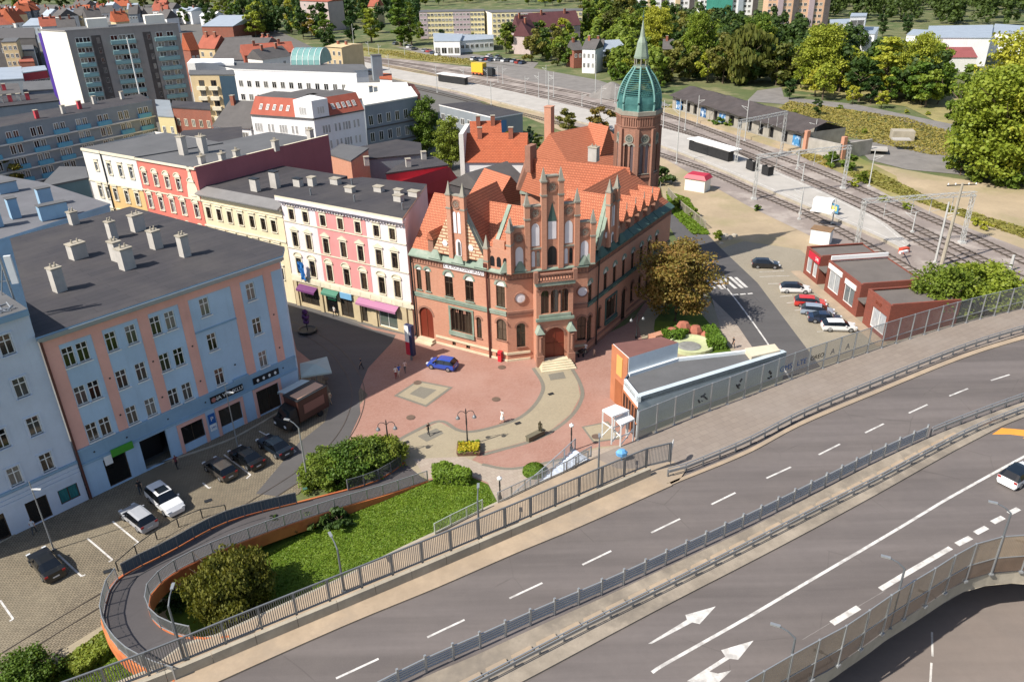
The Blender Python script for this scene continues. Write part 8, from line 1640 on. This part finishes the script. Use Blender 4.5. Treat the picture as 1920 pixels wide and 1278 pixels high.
t = thing('info_pillar', 'tall red, white and navy advertising pillar at the corner of the square', 'sign pillar', at(772, 672)); c = at(772, 674); mb = MB(); mb.box(c, (.28, .28, .8)); mb.build('foot', m_galvd, t); ang = R_(-35); mb = MB(); mb.box(c + V((0, 0, .75)), (1.15, .55, 4.2), ang, 0); mb.build('body', Mplain('pillar_navy', '#2a2f55', .5), t); F_ = Fac(c + V((cos(ang) * -.6, sin(ang) * -.6, 0)) + V((sin(ang), -cos(ang), 0)) * .28, c + V((cos(ang) * .6, sin(ang) * .6, 0)) + V((sin(ang), -cos(ang), 0)) * .28)
mb = MB(); F_.box(mb, .05, .72, .8, 2.6, 0, .03); mb.build('red_panel', Mplain('panel_red', '#cf2438', .5), t); mb = MB(); F_.box(mb, .05, .72, 2.6, 4.9, 0, .03); mb.build('white_panel', m_lampw, t); sign_text('i', .7, F_.p(.95, 3.9, .03), F_.ang, m_letter, t)
t = thing('mail_box', 'bright red letter box on the post office wall side', 'letter box', at(938, 676)); c = at(938, 677); mb = MB(); mb.box(c, (.5, .42, 1.35), FL.ang); mb.build('body', Mplain('post_red', '#d3202e', .4), t); mb = MB(); mb.box(c + V((0, 0, 1.35)), (.56, .48, .1), FL.ang); mb.build('cap', MATS['post_red'], t); mb = MB(); mb.box(c + V((sin(FL.ang) * .22, -cos(FL.ang) * .22, .95)), (.34, .03, .1), FL.ang); mb.build('slot', m_black, t)
t = thing('kiosk_umbrella', 'pale square canopy over dark cafe seating beside the food truck', 'canopy', at(592, 712)); P = [at(x, y, 2.7) for x, y in ((562, 681), (564, 706), (622, 697), (613, 668))]; c = sum(P, V()) / 4; mb = MB()
for i in range(4): mb.face([P[i], P[(i + 1) % 4], c + V((0, 0, .45))])
mb.face(P[::-1]); 
for i in range(4): a, b = P[i], P[(i + 1) % 4]; mb.face([a - V((0, 0, .22)), b - V((0, 0, .22)), b, a])
mb.build('cloth', Mplain('cloth_sage', '#aebcb4', .8), t); mb = MB(); mb.tube([V((c.x, c.y, 0)), c + V((0, 0, .4))], .05, 6); mb.build('pole', m_galv, t)
for dx, dy in ((-1.2, -.5), (.9, .6), (-.6, 1.0)):
    b = V((c.x + dx, c.y + dy, 0)); tt = thing('cafe_table', 'dark round cafe table under the pale square canopy', 'table', b, 'cafe tables under the canopy'); mb = MB(); mb.lathe(b, [(.22, 0), (.22, .04), (.04, .06), (.04, .7)], 8); mb.build('leg', m_black, tt); mb = MB(); mb.lathe(b + V((0, 0, .7)), [(.42, 0), (.42, .04)], 12); mb.build('tabletop', m_brownfr, tt)
t = thing('flower_tower', 'purple flower tower on a round dark planter in the shaded street', 'planter', at(577, 622)); c = at(577, 622); mb = MB(); mb.lathe(c, [(1.3, 0), (1.35, .4), (1.2, .45), (1.0, .3)], 14); mb.build('tub', m_dkmetal, t); mb = MB(); mb.tube([c, c + V((0, 0, 3.0))], .07, 6); mb.build('pole', m_dkmetal, t)
for z, r in ((1.6, .4), (2.3, .5), (3.0, .35)): d = nr.normal(size=(120, 3)); d /= np.linalg.norm(d, axis=1)[:, None]; inst(leaf_mesh('flowers', d * r + np.array([0, 0, z]), d, .2, Mleaf('petal_purple', '#6a3a8a', '#8a4a9a', '#5a4a6a')), 'flowers', t, (0, 0, 0))
for lab, x, y in (('round brown manhole cover left of the walking person', 770, 782), ('round manhole cover in the middle of the red paving', 930, 748), ('round brown manhole cover beside the stairway canopies', 1118, 818), ('white ringed cover in front of the letter box', 941, 688), ('dark cover at the corner of the paving diamond', 783, 717)):
    mb = MB(); mb.lathe(at(x, y, Zs(9)), [(.5, 0), (.5, .012), (.42, .013), (0, .013)], 18, sm=False); tag(mb.build('manhole_cover', M('cover_iron', '#6a5648', .7, .2, 2, 8, .2)), lab, 'manhole cover')
for lab, x, y in (('dark drain grate on the curved pale path', 1033, 738), ('dark drain grate near the white dressed person', 971, 793), ('dark drain grate beside the shrub clump', 761, 829), ('dark drain grate at the ramp end of the cobbles', 390, 938), ('dark drain grate at the edge of the parking bays', 202, 1070)):
    mb = MB(); mb.box(at(x, y, Zs(9)), (.7, .45, .015), .5); tag(mb.build('drain_grate', m_dkmetal), lab, 'drain grate')
for k, (x, y) in enumerate(((842, 640), (856, 646))): pass
# yard fence behind the post office
railing('yard_fence', 'grey concrete post fence beside the sandy yard', line([(1252, 366), (1275, 392), (1300, 412), (1322, 430)], .02, 3), 1.6, 2.4, .3, m_conc, 'fence', .07, .03)
t = thing('rubble_heap', 'heap of pale rubble and shrubs at the yard corner', 'heap', at(1364, 450)); 
for k in range(9): mb = MB(); r = rng.uniform(.4, .9); mb.lathe(at(1364 + rng.uniform(-14, 14), 450 + rng.uniform(-8, 7)), [(r, 0), (r * .8, r * .5), (0, r * .8)], 6, sm=False, a0=k); mb.build('rubble', m_conc, t)
# ================================================================ vehicles
m_tyre = Mplain('tyre', '#1a1a1b', .8); m_rim = Mplain('rim_alloy', '#a8abae', .35, .7); m_cglass = Mglass('car_glass', '#0b0e12', '#1a1e22', .3, .04); m_tail = Mplain('tail_red', '#a01a1a', .3); m_head = Mplain('head_clear', '#c8ccd0', .2); m_plate = Mplain('plate_white', '#d8d8d4', .5)
KIND = {'hatch': (1.75, 1.48, [(-.5, .8, .58, .58), (-.485, .86, .92, .96), (-.37, .88, .95, 1.43), (-.02, .88, .93, 1.48), (.1, .88, .92, 1.43), (.27, .87, .9, .95), (.43, .83, .79, .82), (.5, .7, .5, .52)]),
        'sedan': (1.8, 1.45, [(-.5, .8, .56, .56), (-.485, .87, .9, .94), (-.36, .89, .95, 1.0), (-.2, .89, .95, 1.4), (.0, .89, .93, 1.45), (.1, .89, .92, 1.41), (.24, .88, .9, .95), (.43, .84, .8, .83), (.5, .7, .5, .52)]),
        'suv': (1.92, 1.72, [(-.5, .86, .62, .62), (-.49, .93, 1.08, 1.12), (-.42, .95, 1.1, 1.62), (-.05, .95, 1.08, 1.72), (.08, .95, 1.07, 1.66), (.22, .94, 1.04, 1.1), (.43, .9, .96, .99), (.5, .76, .6, .62)])}
m_roofglass = Mplain('sunroof', '#14171a', .08, 0, .8)
def car(label, rear, front, kind, col, L, z=0.0, name='parked_car', group=None, roofcol=None, simple=False):
    a, b = at(*rear, z), at(*front, z); d = b - a; rz = math.atan2(d.y, d.x); c = (a + b) / 2; root = thing(name, label, 'car', c, group); root.rotation_euler = (0, 0, rz); W, Hh, ST = KIND[kind]
    paint = M('paint_' + col[1:], col, .32, .05, .5, 3, 0, spec=.6); paint.node_tree.nodes['Principled BSDF'].inputs['Coat Weight'].default_value = .6
    body, gl, rf = MB(), MB(), MB(); rings = []
    for x, w_, zb, zr in ST:
        cab = zr - zb > .2; wr = w_ * (.76 if cab else .9); s = [(w_ * .88, .2), (w_, .42), (w_ * .985, zb), (wr, zr - (.05 if cab else .01)), (wr * .7, zr)]
        rings.append([V((x * L, -y, q)) for y, q in s] + [V((x * L, y, q)) for y, q in reversed(s)])
    for i in range(len(rings) - 1):
        A_, B_ = rings[i], rings[i + 1]; c0, c1 = ST[i][3] - ST[i][2] > .2, ST[i + 1][3] - ST[i + 1][2] > .2
        for k in range(10):
            j = (k + 1) % 10; q = [A_[k], A_[j], B_[j], B_[k]][::-1]
            side = k in (2, 6); top = k in (3, 4, 5); t_ = gl if ((side and (c0 or c1)) or (top and (c0 != c1))) else (rf if top and c0 and c1 and roofcol else body); t_.face(q, 0, True)
    body.face(rings[0], 0); body.face(rings[-1][::-1], 0)
    if not simple:
        for s in (-1, 1):
            body.hexa([V((.13 * L, s * W * .5, .95)), V((.17 * L, s * W * .5, .95)), V((.17 * L, s * (W * .5 + .16), .95)), V((.13 * L, s * (W * .5 + .16), .95))], [V((.13 * L, s * W * .5, 1.07)), V((.17 * L, s * W * .5, 1.07)), V((.16 * L, s * (W * .5 + .16), 1.07)), V((.13 * L, s * (W * .5 + .16), 1.07))])
            for xs in (-.16, .06): gl.bar(V((xs * L, s * .865 * W / 1.76, .9)), V((xs * L - .02, s * .7 * W / 1.76, Hh - .08)), .05, .03)
    o = V((0, 0, 0)); body.build('body', paint, root, o); gl.build('window', m_cglass, root, o)
    if rf.f: rf.build('roof', M('paint_' + roofcol[1:], roofcol, .3, .05), root, o)
    if simple: return root
    if kind == 'suv': mb = MB(); mb.hexa([V((x, y, Hh - .02)) for x, y in ((-.16 * L, -.5), (.05 * L, -.5), (.05 * L, .5), (-.16 * L, .5))], [V((x, y, Hh + .02)) for x, y in ((-.16 * L, -.5), (.05 * L, -.5), (.05 * L, .5), (-.16 * L, .5))]); mb.build('sunroof', m_roofglass, root, o)
    if 'wheel' not in FW:
        mb = MB(); mb.lathe(o, [(.2, -.1), (.33, -.11), (.35, -.07), (.35, .07), (.33, .11), (.2, .1)], 16); FW['wheel'] = mb.mesh('wheel', m_tyre); mb = MB(); mb.lathe(o, [(.21, .0), (.21, .1), (.06, .112), (0, .112)], 12, sm=False); FW['rim'] = mb.mesh('rim', m_rim)
    for x in (-.3, .31):
        for s in (-1, 1): wl_ = inst(FW['wheel'], 'wheel', root, (x * L, s * (W * .5 - .1), .34)); wl_.rotation_euler = (s * -pi / 2, 0, 0); inst(FW['rim'], 'rim', wl_, (0, 0, 0))
    for s in (-1, 1):
        mb = MB(); mb.box((.47 * L, s * W * .36, .62), (.22, .34, .14)); mb.build('headlight', m_head, root, o); mb = MB(); mb.box((-.488 * L, s * W * .39, .74), (.1, .26, .18)); mb.build('tail_light', m_tail, root, o)
    for x in (-.502, .5): mb = MB(); mb.box((x * L, 0, .5 if x < 0 else .4), (.03, .52, .12)); mb.build('number_plate', m_plate, root, o)
    return root
car('small bright blue hatchback with white stripes parked on the red paving', (854, 693), (806, 685), 'hatch', '#1545b0', 3.75)
car('white off-road car with a sunroof parked on the cobbles', (289, 925), (336, 968), 'suv', '#dadbdc', 4.85); car('silver estate parked nose to the pavement beside the white car', (284, 996), (240, 961), 'hatch', '#a5a8ad', 4.4)
car('black saloon parked alone near the bottom left', (109, 1089), (71, 1043), 'sedan', '#16171a', 4.6); car('brown grey hatchback, first of the dark row by the blue house', (433, 900), (396, 873), 'hatch', '#4a443e', 4.2)
car('black car in the middle of the dark row by the blue house', (487, 881), (441, 850), 'sedan', '#131518', 4.6); car('dark blue black car beside the food truck', (541, 860), (492, 828), 'sedan', '#14202c', 4.7)
car('black hatchback parked apart in the car park by the shops', (1411, 500), (1459, 502), 'hatch', '#15171c', 4.3); car('white car with a black roof in the car park by the shops', (1463, 546), (1517, 548), 'hatch', '#dcdcda', 4.3, roofcol='#15171c'); car('bright red car in the row before the shops', (1492, 571), (1545, 575), 'hatch', '#d02a22', 4.4)
car('silver blue car between the red and navy cars', (1504, 586), (1560, 592), 'hatch', '#8a98a8', 4.5); car('navy car beside the last white car', (1518, 601), (1574, 605), 'sedan', '#1a2c48', 4.5); car('white hatchback closest to the noise barrier', (1540, 617), (1604, 619), 'hatch', '#e0e0de', 4.4)
car('white hatchback with a dark roof driving on the road at the right edge', (1882, 915), (1932, 884), 'hatch', '#e2e2e2', 3.9, ZD, 'moving_car', roofcol='#1a2430')
CC = ['#c8c8c6', '#20242a', '#8a9098', '#a03028', '#2a3a58', '#d8d8d6', '#585c60']
for k, (x, y) in enumerate(((889, 113), (897, 114), (905, 114), (913, 113), (922, 115), (930, 114), (938, 114), (946, 116), (955, 116), (964, 117), (972, 119), (980, 120), (918, 108), (934, 109), (768, 90), (778, 94), (797, 97), (805, 98), (813, 101), (822, 104), (742, 84))): car('small distant parked car in the car park beyond the tracks', (x - 4, y + 1), (x + 4, y - 1), ('hatch', 'sedan')[k % 2], CC[k % 7], 4.3, group='cars in the car park beyond the tracks', simple=True)
# food truck
Ft = Fac(at(548, 812), at(619, 771)); t = thing('food_truck', 'dark brown food truck with a tan roof strip and a pale side awning', 'food truck', Ft.p(Ft.L / 2, 0, -1.2)); Lt = Ft.L; m_trk = Mplain('truck_brown', '#4a2a22', .45); mb = MB()
Ft.box(mb, 1.3, Lt, .7, 3.3, -2.4, 0, 0); Ft.box(mb, 1.25, Lt + .05, 3.3, 3.4, -2.45, .05, 1); mb.build('box_body', [m_trk, m_dkmetal], t); mb = MB(); Ft.box(mb, 1.6, Lt - .2, 3.4, 3.46, -1.6, -.25); mb.build('roof_strip', Mplain('truck_tan', '#d8a886', .6), t)
mb = MB(); Ft.box(mb, 2.0, Lt - .6, 1.5, 2.6, .0, .05); mb.build('side_panel', Mplain('truck_rose', '#8a5a4c', .5), t)
mb = MB(); Ft.box(mb, -.5, 1.2, .5, 1.5, -2.3, -.1); q = [Ft.p(-.1, 1.5, -.15), Ft.p(1.2, 1.5, -.15), Ft.p(1.2, 1.5, -2.25), Ft.p(-.1, 1.5, -2.25)]; mb.hexa(q, [Ft.p(.45, 2.5, -.3), Ft.p(1.2, 2.6, -.2), Ft.p(1.2, 2.6, -2.2), Ft.p(.45, 2.5, -2.1)]); mb.build('cab', m_black, t); mb = MB(); a, b = Ft.p(-.13, 1.55, -.3), Ft.p(-.13, 1.55, -2.1); mb.face([a, b, Ft.p(.4, 2.42, -2.0), Ft.p(.4, 2.42, -.4)][::-1]); mb.build('windscreen', m_cglass, t)
awning(t, Fac(Ft.p(Lt - .2, 0, -2.4), Ft.p(1.5, 0, -2.4)), 0, Lt - 2.0, 3.35, .35, 1.7, Mplain('awning_ice', '#b4c8cc', .8))
for u in (.5, Lt - 1.3):
    for w_ in (-.1, -2.3): o = inst(FW['wheel'], 'wheel', t, Ft.p(u, .4, w_) - wloc(t), Ft.ang); o.rotation_euler = (pi / 2, 0, Ft.ang)
for w_ in (-.35, -2.05): mb = MB(); Ft.box(mb, -.56, -.48, .8, 1.05, w_ - .15, w_ + .15); mb.build('headlight', m_head, t)
# ================================================================ people
m_skin = M('skin', '#c99a7c', .6, .08, 2, 6, 0); m_shoe = Mplain('shoe_dark', '#26221f', .7)
def person_mesh(cols, stride=.22, shorts=False, dress=False, mono=None, arm=.12):
    J = {'pel': (0, 0, .94, .115), 'sp': (0, .01, 1.14, .115), 'ch': (0, .01, 1.33, .13), 'nk': (0, .015, 1.475, .055), 'hd': (0, .03, 1.58, .085), 'tp': (0, .02, 1.69, .075)}
    E = [('pel', 'sp'), ('sp', 'ch'), ('ch', 'nk'), ('nk', 'hd'), ('hd', 'tp')]
    for s, n in ((-1, 'l'), (1, 'r')):
        k = s * stride; a = -s * arm
        J.update({n + 'h': (s * .095, 0, .88, .095), n + 'k': (s * .1, k * .55 + .03, .49, .062), n + 'a': (s * .1, k - (.05 if k < 0 else 0), .09, .042), n + 't': (s * .11, k + .15, .04, .035), n + 's': (s * .185, .0, 1.4, .062), n + 'e': (s * .235, a * .5 - .02, 1.13, .043), n + 'w': (s * .23, a + .06, .9, .03), n + 'p': (s * .225, a + .09, .83, .032)})
        E += [('pel', n + 'h'), (n + 'h', n + 'k'), (n + 'k', n + 'a'), (n + 'a', n + 't'), ('ch', n + 's'), (n + 's', n + 'e'), (n + 'e', n + 'w'), (n + 'w', n + 'p')]
    K = list(J); me = bpy.data.meshes.new('skel'); me.from_pydata([J[k][:3] for k in K], [(K.index(a), K.index(b)) for a, b in E], []); o = bpy.data.objects.new('skel', me); COL.objects.link(o)
    o.modifiers.new('s', 'SKIN'); o.modifiers.new('u', 'SUBSURF').levels = 1
    for i, k in enumerate(K): sv = me.skin_vertices[0].data[i]; r = J[k][3]; sv.radius = (r, r * (.72 if k in ('pel', 'sp', 'ch') else 1)); sv.use_root = k == 'pel'
    ev = o.evaluated_get(bpy.context.evaluated_depsgraph_get()); em = ev.to_mesh(); mb = MB(); P = [v.co.copy() for v in em.vertices]
    for f in em.polygons:
        q = [P[i] for i in f.vertices]; c = sum(q, V()) / len(q); z, ax = c.z, abs(c.x)
        if z > 1.49: m_ = 3 if (z > 1.645 or (c.y < -.005 and z > 1.53)) else 2
        elif ax > .19 and z < 1.26: m_ = 2
        elif z > .93 or (dress and z > .5): m_ = 0
        elif z < .1: m_ = 4
        else: m_ = 2 if (shorts and z < .52) or (dress and z < .55) else 1
        mb.face(q, m_, True)
    ev.to_mesh_clear(); bpy.data.objects.remove(o)
    for s, n in ((-1, 'l'), (1, 'r')):
        p = V(J[n + 'p'][:3])
        for k in range(4): b_ = p + V((0, -.03 + k * .02, -.02)); l = (.055, .07, .075, .06)[k]; mb.tube([b_, b_ + V((-s * .006, .006, -l * .6)), b_ + V((-s * .02, .012, -l))], [.009, .0085, .007], 5, 2)
        mb.tube([p + V((0, .025, .02)), p + V((-s * .012, .05, -.02)), p + V((-s * .02, .055, -.045))], [.01, .009, .008], 5, 2)
        mb.lathe(V((s * .033, .108, 1.6)), [(0, -.01), (.011, 0), (0, .01)], 6, 4); mb.lathe(V((s * .088, .03, 1.585)), [(0, -.03), (.016, 0), (0, .03)], 6, 2)
    mb.lathe(V((0, .118, 1.565)), [(.012, -.02), (.016, -.008), (.006, .03)], 6, 2); mb.tube([V((-.024, .108, 1.528)), V((0, .113, 1.526)), V((.024, .108, 1.528))], .006, 5, 4)
    if dress:
        mb.lathe(V((0, 0, 0)), [(.15, .98), (.2, .75), (.25, .52)], 12, 0)
    return mb, [mono] * 5 if mono else [Mplain('cloth' + c[1:], c, .85) for c in cols[:2]] + [m_skin, Mplain('hair' + cols[2][1:], cols[2], .7), m_shoe]
def person(label, x, y, rz, top, bot, hair='#2a211a', z=0.0, h=1.74, **k):
    mb, ms = person_mesh((top, bot, hair), **k); t = thing('person', label, 'person', at(x, y, z)); t.rotation_euler = (0, 0, rz); t.scale = (h / 1.77,) * 3; mb.build('body', ms, t, V((0, 0, 0))); return t
person('person in a black top and dark trousers walking on the pale paving diamond', 804, 816, -2.2, '#1d1d20', '#2a2a2e'); person('person in a white dress walking across the red paving', 942, 792, 2.4, '#dcdad6', '#dcdad6', dress=True)
person('person in a blue shirt and pale shorts by the advertising pillar', 749, 706, .6, '#2456b8', '#c9c2b4', shorts=True); person('person in a pale pink shirt behind the blue shirted one', 760, 698, .6, '#d8b8ac', '#4a4a50'); person('person in red trousers left of the blue shirted one', 743, 709, .4, '#d8ccc0', '#8a2a2a')
person('person in a white shirt pushing a pram beside the post office corner', 1098, 664, 2.6, '#e6e4e0', '#3a3c44'); person('small child in beige beside the pram', 1114, 667, 2.4, '#d8b89a', '#c8a888', h=1.1); person('person in beige with long clothes behind the food truck', 620, 757, 1.2, '#d8c09a', '#b89a7a')
person('person in black walking before the gateway of the blue house', 265, 925, .5, '#1a1c20', '#2c3a44'); person('person in a pale jacket at the shop door of the pale blue house', 66, 1000, .3, '#b8c0c8', '#3a3f46'); person('person in a dull red coat in the shade of the blue house', 333, 878, 1.0, '#7a2a30', '#2a2428')
person('person in dark clothes standing in the shaded tram street', 678, 692, 2.0, '#1c2c3c', '#22262c'); person('person in dark clothes with a white bag on the pavement by the side street', 1374, 653, 2.0, '#2a2c30', '#24262a'); person('person in a white shirt at the optician shop front', 628, 593, 2.6, '#d8d4cc', '#3a3430')
mb, ms = person_mesh(('#000000', '#000000', '#000000'), stride=.04, mono=M('bronze', '#4f4a36', .55, .25, 3, 8, .1, metal=.5)); o = mb.build('figure', ms, STAT, V((0, 0, 0))); o.location = at(1013, 817) + V((0, 0, .1)) - wloc(STAT); o.rotation_euler = (0, 0, 2.6); o.scale = (1.08,) * 3
t = thing('pram', 'dark pram in front of the white shirted person', 'pram', at(1089, 668)); b = at(1089, 668); mb = MB(); mb.lathe(b + V((0, 0, .5)), [(.12, 0), (.24, .12), (.28, .35)], 10, sx=1.5); mb.lathe(b + V((.15, 0, .82)), [(.28, 0), (.22, .2), (0, .3)], 10); mb.build('seat', m_black, t); mb = MB(); mb.tube([b + V((-.3, 0, .6)), b + V((-.65, 0, 1.0))], .02, 5); mb.build('handle', m_galvd, t)
for dx in (-.3, .3):
    for dy in (-.22, .22): o = inst(FW['wheel'], 'wheel', t, (dx, dy, .13)); o.rotation_euler = (pi / 2, 0, 0); o.scale = (.37, .37, .25)
